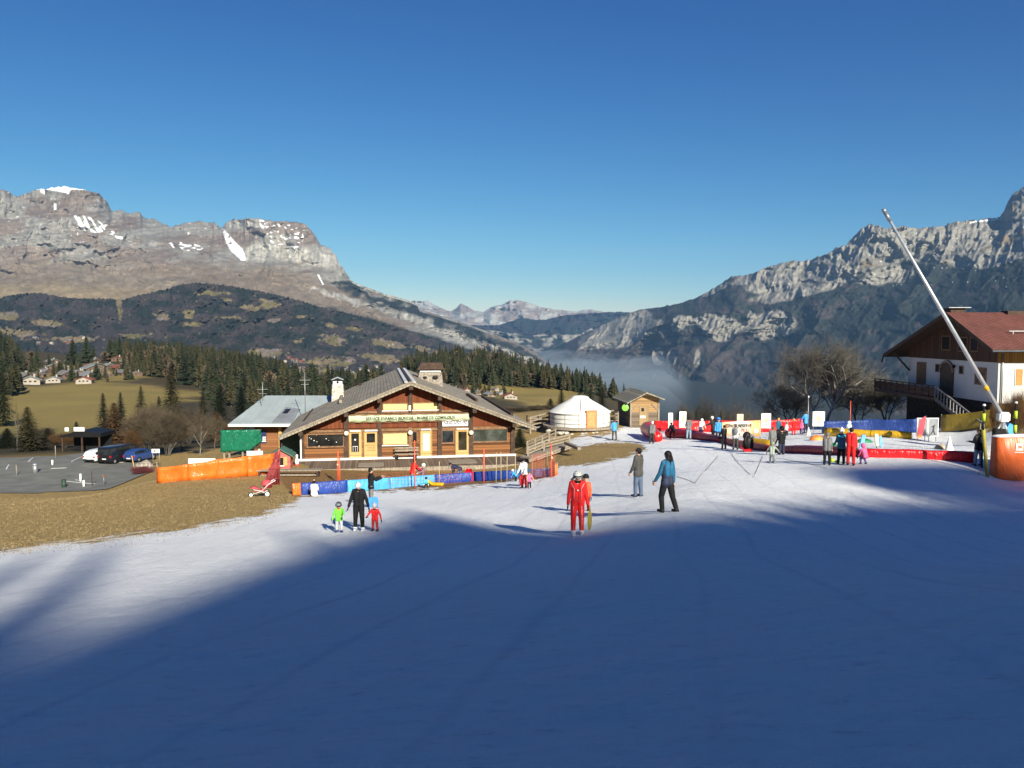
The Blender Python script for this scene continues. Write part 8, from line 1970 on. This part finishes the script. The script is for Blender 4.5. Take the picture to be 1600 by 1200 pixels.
    if hat == 'helmet':
        mb = MB(); mb.ell(hl(0, -.10, .22), (headr * 1.05, headr * 1.14, headr * 1.0), 0, 22, 14, HM, 0, 0.58); mb.ell(hl(0, -.42, -.10), (headr * .98, headr * .78, headr * .72), 0, 18, 10, HM)
        h_ = mb.build('helmet', hatc, root); mb = MB(); mb.tube([hl(1.03 * math.sin(a), 1.05 * math.cos(a) - .06, .30 + .0 * a) for a in [(-1.25 + k * .25) for k in range(11)]], headr * .16, 6); g_ = mb.build('goggles', M_black, h_)
    elif hat == 'beanie':
        mb = MB(); mb.ell(hl(0, -.08, .22), (headr * .92, headr * .98, headr * 1.0), 0, 18, 10, HM, 0, 0.55); mb.lathe([(headr * .90, -.12 * headr), (headr * .99, 0), (headr * .97, .28 * headr), (headr * .88, .3 * headr)], n=18) if False else None
        mb.ell(hl(0, -.3, 0), (headr * .86, headr * .68, headr * .62), 0, 14, 8, HM); h_ = mb.build('beanie', hatc, root)
        if P.get('pom', True) and hat == 'beanie' and (extras or {}).get('pom', False): mb = MB(); mb.ell(hl(0, -.1, 1.38), (headr * .32, headr * .32, headr * .32), 0, 10, 8); mb.build('pompom', extras.get('pomc', hatc), h_)
    elif hat == 'cap':
        mb = MB(); mb.ell(hl(0, -.06, .26), (headr * .86, headr * .92, headr * .82), 0, 18, 10, HM, 0, 0.52); mb.ell(hl(0, .85, .32), (headr * .5, headr * .42, headr * .07), 0, 12, 6, HM); mb.build('cap', hatc, root)
    elif hat == 'hood':
        mb = MB(); mb.ell(hl(0, -.16, .06), (headr * 1.02, headr * 1.0, headr * 1.12), 0, 16, 12, HM); mb.build('hood', hatc, root)
    # collar and jacket hem trims
    mb = MB(); q = [neck + X * math.cos(a) * .048 * H + fw * math.sin(a) * .05 * H - up * .006 * H for a in [2 * math.pi * k / 14 for k in range(15)]]; mb.tube(q, 0.016 * H, 6); mb.build('collar', c.get('collar', c['jacket']), root)
    return root, dict(wr=wr, hip=hip, sh=sh, chest=chest, up=up, fw=fw, hc=hc, hr=headr, H=H)
def at_px(px, py, rz=None): return gpos(px, py)
def Hof(px, pyt, pyb, extra=1.0):
    g = gpos(px, pyb); return (float(pt(px, pyt, g.y)[2]) - g.z) * extra
R_ = math.radians
blk = cl('black ski cloth', (0.012, 0.012, 0.014)); blk2 = cl('charcoal cloth', (0.030, 0.030, 0.032)); navy = cl('navy cloth', (0.015, 0.022, 0.05)); jean = cl('blue jeans', (0.07, 0.10, 0.16)); pjean = cl('pale jeans', (0.20, 0.28, 0.36)); gry = cl('grey cloth', (0.15, 0.15, 0.15)); lgr = cl('light grey cloth', (0.45, 0.45, 0.46))
wht = cl('white cloth', (0.74, 0.74, 0.72)); red = cl('bright red cloth', (0.66, 0.008, 0.008)); dred = cl('dark red cloth', (0.40, 0.02, 0.02)); teal = cl('teal cloth', (0.01, 0.09, 0.15)); blu = cl('petrol blue cloth', (0.006, 0.095, 0.19)); sky_ = cl('azure cloth', (0.05, 0.30, 0.70)); grn = cl('lime green cloth', (0.14, 0.58, 0.04)); pnk = cl('pink cloth', (0.72, 0.12, 0.28)); prp = cl('purple cloth', (0.16, 0.08, 0.26)); olv = cl('olive grey cloth', (0.048, 0.045, 0.04)); orr = cl('orange red cloth', (0.75, 0.09, 0.03)); trq = cl('turquoise cloth', (0.08, 0.50, 0.55)); brw = cl('brown hair', (0.10, 0.055, 0.03), 0.6); bhair = cl('black hair', (0.012, 0.010, 0.010), 0.5); sage = cl('sage cloth', (0.28, 0.33, 0.27)); wboot = cl('white boot shell', (0.6, 0.6, 0.62), 0.4); dboot = cl('dark boot', (0.02, 0.018, 0.016), 0.5); mauve = cl('mauve cloth', (0.20, 0.12, 0.17))
helm = pm('white helmet shell', (0.66, 0.65, 0.58), 0.35, 0.04, 4)
def stripe(root, pts, r, mat, nm='stripe'): mb = MB(); mb.tube(pts, r, 5); mb.build(nm, mat, root)
# 1 instructor in red
H_ = Hof(902, 735, 836); rt, k = person(at_px(902, 836), H_, R_(180), dict(jacket=red, pants=red, boots=wboot, gloves=blk, skiboot=True, collar=blk), 'woman in a bright red ski suit and white helmet walking towards the viewer', dict(L=(4, 13, 10), R=(6, 12, 8), lL=(0, 2.0, 0), lR=(3, 2.0, 4), nod=16), near=True, hat='helmet', hatc=helm, hair=brw, hairlen=0.0, puff=0.96)
hc, hr = k['hc'], k['hr']
mb = MB()
for sx in (-1, 1):
    for j in range(5): mb.tube([hc + V3(sx * hr * .7, -hr * .1 * j, -hr * .2), hc + V3(sx * hr * (1.15 + .08 * j), -hr * .1, -hr * .8), hc + V3(sx * hr * (1.2 - .08 * j), hr * .1, -hr * 1.25)], [hr * .2, hr * .2, hr * .05], 5)
mb.build('hair', brw, rt)
mb = MB(); rs = random.Random(4)
for j in range(12): a = rs.uniform(-1.3, 1.3); b_ = rs.uniform(.3, 1.2); d = V3(math.sin(a) * math.cos(b_), math.cos(a) * math.cos(b_), math.sin(b_)); mb.ell(hc + V3(0, -hr * .06, hr * .2) + V3(d.x * hr * 1.05, d.y * hr * 1.13, d.z * hr), (hr * .09, hr * .09, hr * .09), 0, 6, 4)
mb.build('helmet_vent', M_black, rt)
for sx in (-1, 1):
    stripe(rt, [V3(sx * .062 * H_, .055 * H_, .46 * H_), V3(sx * .066 * H_, .052 * H_, .28 * H_), V3(sx * .062 * H_, .045 * H_, .10 * H_)], .006, wht)
    stripe(rt, [k['sh'] + V3(sx * .10 * H_, .045 * H_, 0), k['chest'] + V3(sx * .055 * H_, .076 * H_, -.02), k['hip'] + V3(sx * .06 * H_, .07 * H_, .06 * H_)], .005, wht)
mb = MB(); mb.box(-.02, .02, .073 * H_ + .02, .073 * H_ + .03, .70 * H_, .72 * H_, 0); mb.build('chest_badge', wht, rt)
stripe(rt, [V3(.075 * H_ * math.cos(a) * 1.25, .078 * H_ * math.sin(a), .545 * H_) for a in [2 * math.pi * j / 16 for j in range(17)]], .012, dred, 'belt')
w, d2 = k['wr']['L']; wp = rt.matrix_basis @ w if False else Matrix.Translation(rt.location) @ Matrix.Rotation(R_(180), 4, 'Z') @ w
mb = MB(); mb.ell((0, 0, 0), (0.17, 0.03, 0.28), 0, 20, 12); mb.xf(Matrix.Rotation(1.15, 4, 'Z')); o = mb.build('blade', pm('olive yellow plastic', (0.34, 0.26, 0.02), .4, .1, 3), None); e = empty('shovel_sled', wp + V3(0.06, 0, -.45), 0, 'olive yellow plastic snow disc held in the hand of the instructor in red', 'sled'); o.parent = e
mb = MB(); mb.tube([(0, 0, .24), (0, 0, .40)], .018, 6); mb.build('handle', pm('olive yellow plastic', (0.34, 0.26, 0.02), .4, .1, 3), e)
# 1b child behind
g = at_d(915, 27.5); person(g, float(pt(915, 739, 27.5)[2]) - g.z, R_(170), dict(jacket=orr, pants=red, boots=dboot, gloves=blk), 'child in an orange jacket and black hat half hidden behind the instructor in red', dict(R=(10, 10, 20)), child=True, hat='beanie', hatc=blk)
# 2 man in dark jacket
person(at_px(997, 776), Hof(997, 699, 776), R_(48), dict(jacket=olv, pants=jean, boots=dboot), 'man in a dark grey jacket, cap and blue jeans standing with his back turned', dict(L=(12, 7, 14), R=(2, 6, 10), lL=(4, 2, 3), lR=(-3, 2, 0)), near=True, hat='cap', hatc=blk2, hair=bhair, skirt=0.05, puff=1.05)
# 3 woman in blue
person(at_px(1042, 800.5), Hof(1042, 702, 800.5), R_(38), dict(jacket=navy, sleeve=blu, pants=blk, boots=dboot), 'woman with long black hair in a petrol blue and black jacket walking away', dict(L=(14, 12, 16), R=(-8, 8, 10), lL=(14, 3, 22), lR=(-12, 3, 10)), near=True, hair=bhair, hairlen=1.5)
rb = [o for o in C.objects if o.get('label', '').startswith('woman with long black')][0]
Hb = Hof(1042, 702, 800.5); mb = MB()
for sx in (-1, 1): mb.ell(V3(sx * .045 * Hb, -.035 * Hb, .70 * Hb), (.062 * Hb, .052 * Hb, .15 * Hb), 0, 14, 10)
mb.build('back_panel', blu, rb)
# 4-6 adult in black and two children
rt4, k4 = person(at_px(561, 829), Hof(561, 752, 829), R_(180), dict(jacket=blk, pants=blk, boots=wboot, gloves=blk2, skiboot=True), 'adult in black with a grey bobble hat leading two children by the hand', dict(L=(6, 22, 6), R=(6, 20, 6), lL=(6, 4, 6), lR=(-3, 4, 0), nod=30, inL=.8, inR=.8), near=True, hat='beanie', hatc=lgr, extras=dict(pom=True), puff=1.04)
rt5, k5 = person(at_px(530, 832), Hof(530, 782, 832), R_(185), dict(jacket=grn, pants=lgr, boots=cl('dark blue boot', (0.03, 0.04, 0.14)), gloves=lgr, skiboot=True, collar=red), 'small child in a lime green jacket and dark helmet beside the adult in black', dict(L=(60, 40, 10), R=(10, 20, 15), lL=(3, 5, 4), lR=(-3, 5, 4), nod=22), near=True, child=True, hat='helmet', hatc=pm('black white helmet', (0.10, 0.10, 0.11), .3, .9, 5))
rt6, k6 = person(at_px(586, 830), Hof(586, 784, 830), R_(172), dict(jacket=red, pants=dred, boots=dboot, gloves=blk, skiboot=True, collar=blk), 'small child in a red snowsuit right of the adult in black', dict(L=(8, 32, 12), R=(55, 30, 8), lL=(4, 6, 6), lR=(-3, 6, 2), nod=20), near=True, child=True, hat='beanie', hatc=lgr, extras=dict(pom=True))
# 7 man in black behind them
person(at_px(580, 791), Hof(580, 730, 791), R_(-70), dict(jacket=blk, pants=gry, boots=dboot), 'man in a black jacket and grey trousers standing behind a blue sled', dict(L=(40, 5, 70), R=(40, 5, 70)), hair=bhair, skirt=.03)
g = at_px(583, 792); e = empty('sled', g + V3(.05, -.35, 0), .3, 'bright blue plastic sled standing on its end beside the man in black', 'sled'); mb = MB(); mb.box(-.24, .24, -.04, .04, 0.0, .52, bev=.035); mb.build('tray', cl('bright blue plastic', (0.04, 0.22, 0.62), .35), e); mb = MB(); mb.tube([(.1, -.05, .1), (.42, -.3, .02)], .015, 5); mb.build('cord', M_dwood, e)
# 8 seated person
rt8, k8 = person(at_px(491, 775), 1.5, R_(10), dict(jacket=wht, pants=blk, boots=dboot), 'person in a white jacket and black hat sitting on the snow, back turned', dict(lL=(88, 28, 20), lR=(88, 28, 20), sit=1, drop=0.0, L=(30, 15, 30), R=(30, 15, 30), nod=5), hat='beanie', hatc=blk, extras=dict(pom=True, pomc=wht), puff=1.2)
for o_ in [rt8]: o_.location.z -= 0.02
# 9-11
rt9, k9 = person(at_px(644, 758), Hof(644, 716, 758), R_(-55), dict(jacket=red, pants=gry, boots=dboot), 'man in a red jacket and grey trousers bending over a child by the bench', dict(lean=18, L=(45, 5, 30), R=(50, 5, 30), lL=(15, 8, 5), lR=(-14, 8, 5)), hair=bhair, puff=1.1)
g = at_px(660, 757); person(g, Hof(660, 723, 757), R_(120), dict(jacket=mauve, pants=blk, boots=dboot, gloves=wht), 'child in a mauve jacket held by the man in red', dict(L=(40, 20, 30), R=(50, 10, 40), lean=-8), child=True, hat='beanie', hatc=wht)
person(at_px(666, 763), Hof(666, 742, 763) * 1.05, R_(185), dict(jacket=trq, pants=blk, boots=dboot, gloves=wht), 'small child in a turquoise jacket sitting by the yellow sled', dict(lL=(60, 20, 70), lR=(60, 20, 70), L=(30, 15, 50), R=(30, 15, 50), lean=20), child=True, hat='helmet', hatc=blk, face=False)
def sled(px, py, rz, mat, label, w=.23, l=.5, tilt=0, h=.12):
    g = gpos(px, py); e = empty('sled', g, rz, label, 'sled'); M = Matrix.Rotation(tilt, 4, 'X'); mb = MB(); V = []; Fc = []; n = 10
    for i in range(n + 1):
        f = i / n; y = -l + 2 * l * f; z = h * .3 + (.22 * max(0, f - .75) / .25) ** 1.0; ww = w * (1 - .35 * max(0, f - .7) / .3)
        for x, zz in ((-ww, h), (-ww * .85, 0), (ww * .85, 0), (ww, h)): V.append(M @ V3(x, y, z + zz))
        for x, zz in ((ww, h + .03), (ww * .8, .035), (-ww * .8, .035), (-ww, h + .03)): V.append(M @ V3(x, y, z + zz))
    for i in range(n):
        for k in range(8): k2 = (k + 1) % 8; Fc.append((i * 8 + k, i * 8 + k2, (i + 1) * 8 + k2, (i + 1) * 8 + k))
    Fc += [tuple(range(7, -1, -1)), tuple(range(n * 8, n * 8 + 8))]; mb.add(V, Fc, 0, True); mb.build('tray', mat, e)
    mb = MB(); mb.tube([M @ V3(-.1, l, h + .2), M @ V3(0, l + .25, h + .05), M @ V3(.1, l, h + .2)], .012, 5); mb.build('rope', M_dwood, e); return e
sled(680, 759, R_(80), pm('yellow plastic', (0.72, 0.42, 0.02), .35, .05, 3), 'yellow plastic sled lying beside the small child in turquoise')
rdp = pm('red plastic', (0.62, 0.012, 0.02), .35, .05, 3)
e = sled(733, 752, R_(0), rdp, 'red plastic sled standing upright beside the bending man', w=.28, l=.42, tilt=math.pi / 2 - .15, h=.1); e.location.z += .42
# 12 bending man
rt12, k12 = person(at_px(718, 752.5), 1.72, R_(70), dict(jacket=navy, pants=jean, boots=dboot), 'man in navy bending forward beside the upright red sled', dict(lean=72, L=(60, 4, 10), R=(65, 4, 14), lL=(8, 5, 2), lR=(-8, 5, 2), nod=20), hair=bhair, hairlen=0)
# 14 woman in white with child in pink
person(at_px(820, 763), Hof(820, 715, 763), R_(150), dict(jacket=wht, pants=dred, boots=dboot), 'woman with black hair in a white top standing behind the child in pink', dict(L=(25, 8, 30), R=(20, 14, 20), lean=6, nod=20), hair=bhair, hairlen=.5, collar=None) if False else person(at_px(819, 762.5), Hof(819, 715, 762.5), R_(150), dict(jacket=wht, pants=dred, boots=dboot), 'woman with black hair in a white top standing behind the child in pink', dict(L=(25, 8, 30), R=(20, 14, 20), lean=6, nod=20), hair=bhair, hairlen=.5)
person(at_px(827, 763), Hof(827, 735, 763), R_(200), dict(jacket=pnk, pants=blk, boots=dboot, sleeve=cl('coral cloth', (0.75, 0.25, 0.2))), 'child in a pink and coral jacket and black trousers next to the red sled', dict(L=(20, 30, 10), R=(20, 20, 10)), child=True, hair=brw)
e = sled(813, 759, R_(60), rdp, 'oval red sled carried at the side of the woman in white', w=.22, l=.36, tilt=math.pi / 2 - .1, h=.08); e.location.z += .42
person(at_px(806, 752), .85, R_(60), dict(jacket=sky_, pants=blk, boots=dboot), 'toddler in a light blue jacket bending beside the blue boards', dict(lean=45, L=(50, 5, 20), R=(50, 5, 20)), child=True, hat='beanie', hatc=wht, face=False)
# 15 blue jacket near the yurt
person(at_px(960, 687), Hof(960, 655, 687), R_(15), dict(jacket=sky_, pants=olv, boots=dboot), 'person in an azure jacket standing on the snow in front of the yurt', dict(L=(8, 22, 12), R=(30, 18, 40), lL=(5, 4, 5), lR=(-5, 4, 0)), hair=brw)
# people of the play area (px, foot row, top row, turn, jacket, pants, label, pose, headgear)
PL = [(1018, 693, 657, -20, gry, blk2, 'person in dark grey bending behind the round end of the red tube', dict(lean=30), ('beanie', wht)),
      (1052, 686, 655, 10, blk, blk, 'broad person in black crouching beside the two white boards', dict(lean=50, lL=(40, 12, 60), lR=(40, 12, 60), L=(50, 12, 20), R=(50, 12, 20)), ('hair', bhair)),
      (1076, 687, 651.5, -10, gry, pjean, 'person in a grey jacket and pale jeans standing in front of the second white board', dict(L=(30, 12, 30), R=(30, 12, 30)), ('hair', bhair)),
      (1095, 686, 653, -30, wht, pjean, 'person in a white jacket bending to the right behind the red barrier', dict(lean=25, L=(50, 10, 20), R=(50, 8, 20)), ('hood', wht)),
      (1114, 688, 650, 60, blk2, blk, 'tall person in black with a white hat left of the orange banner', dict(lean=8, L=(40, 10, 40), R=(40, 10, 40)), ('beanie', wht)),
      (1122, 688, 651, 170, sky_, navy, 'child in a bright blue helmet and jacket left of the orange banner', dict(), ('helmet', pm('blue helmet', (.05, .2, .6), .3, .05, 3))),
      (1131, 702, 663.5, 20, blk, blk, 'slim person in black standing in front of the left end of the orange banner', dict(L=(20, 4, 30), R=(20, 4, 30)), ('hair', bhair)),
      (1149, 703, 662, -20, lgr, olv, 'man in a light grey jacket with a grey rucksack in front of the orange banner', dict(L=(20, 10, 40), R=(20, 10, 40)), ('hair', brw)),
      (1206, 722.5, 688, -25, sage, gry, 'child in a pale jacket and helmet skiing away from the viewer', dict(lL=(20, 6, 30), lR=(-10, 6, 20), lean=15, L=(20, 35, 20), R=(30, 45, 10)), ('helmet', pm('sage helmet', (.2, .24, .16), .4, .1, 3))),
      (1207, 706, 666, 0, gry, gry, 'man in grey with reddish hair standing left of the man in the black jacket', dict(), ('hair', brw)),
      (1221, 710.5, 663.5, 10, blk, navy, 'tall man in a black jacket and dark blue trousers beside the child skiing away', dict(L=(10, 8, 20), R=(10, 8, 20), nod=8), ('hair', bhair)),
      (1216, 684, 653, 190, teal, blk, 'person with an orange hat behind the two standing men', dict(), ('beanie', cl('orange hat', (.65, .35, .05)))),
      (1240, 680, 654, 160, red, red, 'ski instructor in red with arms out at the back of the play area', dict(L=(20, 55, 20), R=(20, 55, 20)), ('helmet', pm('yellow helmet', (.7, .5, .1), .4, .05, 3))),
      (1229, 681, 658, 30, lgr, blk, 'small child in light grey left of the instructor at the back', dict(), ('beanie', gry)),
      (1259, 677, 642, 20, sky_, navy, 'person in a royal blue jacket standing behind the small white cone', dict(L=(20, 25, 30), R=(20, 20, 30)), ('hair', brw)),
      (1252, 678, 655, 200, pnk, prp, 'little child in pink beside the person in royal blue', dict(), ('beanie', pnk)),
      (1292, 727, 675, -30, gry, blk, 'older man in a grey jacket and black trousers in front of the dark red barrier', dict(L=(5, 6, 20), R=(10, 4, 20)), ('hair', gry)),
      (1314, 725.5, 669, -5, teal, blk, 'woman in a teal and black jacket with a white bobble hat beside the instructor', dict(L=(15, 9, 40), R=(15, 9, 40)), ('beanie', wht)),
      (1329, 727.5, 667, -35, red, red, 'ski instructor in a red suit seen from behind, tallest of the front group', dict(L=(10, 6, 35), R=(4, 7, 12), lL=(2, 3, 0)), ('hair', bhair)),
      (1352, 726, 697, 15, pnk, prp, 'small child in pink and purple crouching right of the instructor in red', dict(lean=25, lL=(50, 15, 70), lR=(50, 15, 70), L=(40, 10, 20), R=(40, 10, 20)), ('hood', pnk)),
      (1528, 728.5, 670.5, 10, blk2, pjean, 'man in pale jeans with a black rucksack standing left of the orange crash pad', dict(L=(20, 8, 70), R=(20, 8, 70), lL=(2, 4, 0), lR=(-2, 4, 0)), ('cap', brw))]
for (px, fy, ty, rz, j, p_, lb, ps, hd) in PL:
    h = Hof(px, ty, fy); ch = 'child' in lb; lean = ps.get('lean', 0); kn = ps.get('lL', (0, 0, 0))[2]
    if not ch: h = max(h, 1.45) if (lean >= 25 or kn > 50) else h
    if kn > 50: h = 1.7 if not ch else max(h * 1.35, 1.0)
    kw = dict(hat=hd[0], hatc=hd[1]) if hd[0] != 'hair' else dict(hair=hd[1])
    if 'bobble' in lb: kw['extras'] = dict(pom=True)
    rt, k = person(at_px(px, fy), h, R_(rz), dict(jacket=j, pants=p_, boots=dboot, gloves=(blk if 'instructor' in lb or ch else None)), lb, ps, child=ch, face=abs(rz) > 90 or abs(rz) > 50, **kw)
    H = k['H']
    if 'rucksack' in lb:
        mb = MB(); c_ = k['chest'] - k['fw'] * .11 * H; mb.ell(c_ - k['up'] * .03 * H, (.085 * H, .055 * H, .13 * H), 0, 14, 10); g_ = M_black if 'black ruck' in lb else gry; bp = empty('rucksack', Matrix.Translation(rt.location) @ Matrix.Rotation(R_(rz), 4, 'Z') @ V3(0, 0, 0), R_(rz), 'black rucksack on the back of the man in pale jeans' if 'black ruck' in lb else 'grey rucksack on the back of the man in light grey', 'rucksack'); mb.build('bag', g_, bp)
        for sx in (-1, 1): m2 = MB(); m2.tube([k['sh'] + V3(sx * .06 * H, -.07 * H, .03 * H), k['sh'] + V3(sx * .065 * H, .02 * H, .055 * H), k['chest'] + V3(sx * .06 * H, .085 * H, 0)], .012 * H, 6); m2.build('strap', M_black if 'black ruck' in lb else gry, bp)
        if 'black ruck' in lb: m2 = MB(); m2.ell(c_ - k['up'] * .06 * H - k['fw'] * .05 * H, (.05 * H, .02 * H, .05 * H), 0, 10, 6); m2.build('pocket', lgr, bp)
    if 'teal and black' in lb: mb = MB(); mb.ell(k['chest'] - V3(0, .04 * H, -.04 * H), (.115 * H, .05 * H, .04 * H), 0, 14, 8); mb.build('yoke', trq, rt)
# things left on the snow
def ball(px, py, r, mat, label, nm='helmet'):
    g = gpos(px, py); mb = MB(); mb.ell((0, 0, r * .75), (r, r * 1.1, r * .85), 0, 16, 10); e = empty(nm, g, 0, label, nm.replace('_', ' ')); mb.build('shell', mat, e); mb = MB(); mb.tube([(r * .9, 0, r * .7), (0, -r, r * .4), (-r * .9, 0, r * .7)], r * .1, 5); mb.build('strap', M_black, e)
ball(1300, 722, .13, pm('lime shell', (.42, .55, .03), .4, .05, 3), 'lime yellow helmet on the snow between the man in grey and the woman in teal'); ball(1309, 724, .11, pm('lime shell', (.42, .55, .03), .4, .05, 3), 'second smaller lime yellow helmet at the feet of the woman in teal')
g = gpos(1169, 705); e = empty('rucksack', g, 0, 'big black rucksack standing on the snow in front of the red barrier', 'rucksack'); mb = MB(); mb.ell((0, 0, .5), (.36, .25, .52), 0, 14, 10); mb.ell((-.1, 0, 1.0), (.28, .2, .28), 0, 12, 8); mb.build('bag', M_black, e); mb = MB(); mb.ell((.2, -.1, 1.0), (.16, .1, .14)); mb.build('pocket', gry, e); mb = MB(); mb.tube([(-.2, -.25, .3), (-.3, -.3, .8), (-.15, -.2, 1.1)], .03, 6); mb.build('strap', M_dwood, e)
sled(1166, 706, R_(80), rdp, 'small red sled lying at the foot of the black rucksack', w=.2, l=.35)
def skis(px, py, rz, label, c):
    g = gpos(px, py, .02); e = empty('skis', g, rz, label, 'skis')
    for sx in (-.1, .1): mb = MB(); mb.box(sx - .04, sx + .04, -.7, .6, 0, .02); mb.prism([(0, 0), (.02, 0)] + [(.02, .01)], 0, .001) if False else None; mb.beam((sx, .6, .01), (sx, .75, .07), .08, .015); mb.build('ski', c, e)
skis(960, 688, R_(70), 'pair of short dark skis on the snow at the feet of the person in azure', M_black)
skis(1206, 723, R_(-20), 'pair of small pale skis under the child skiing away', lgr)
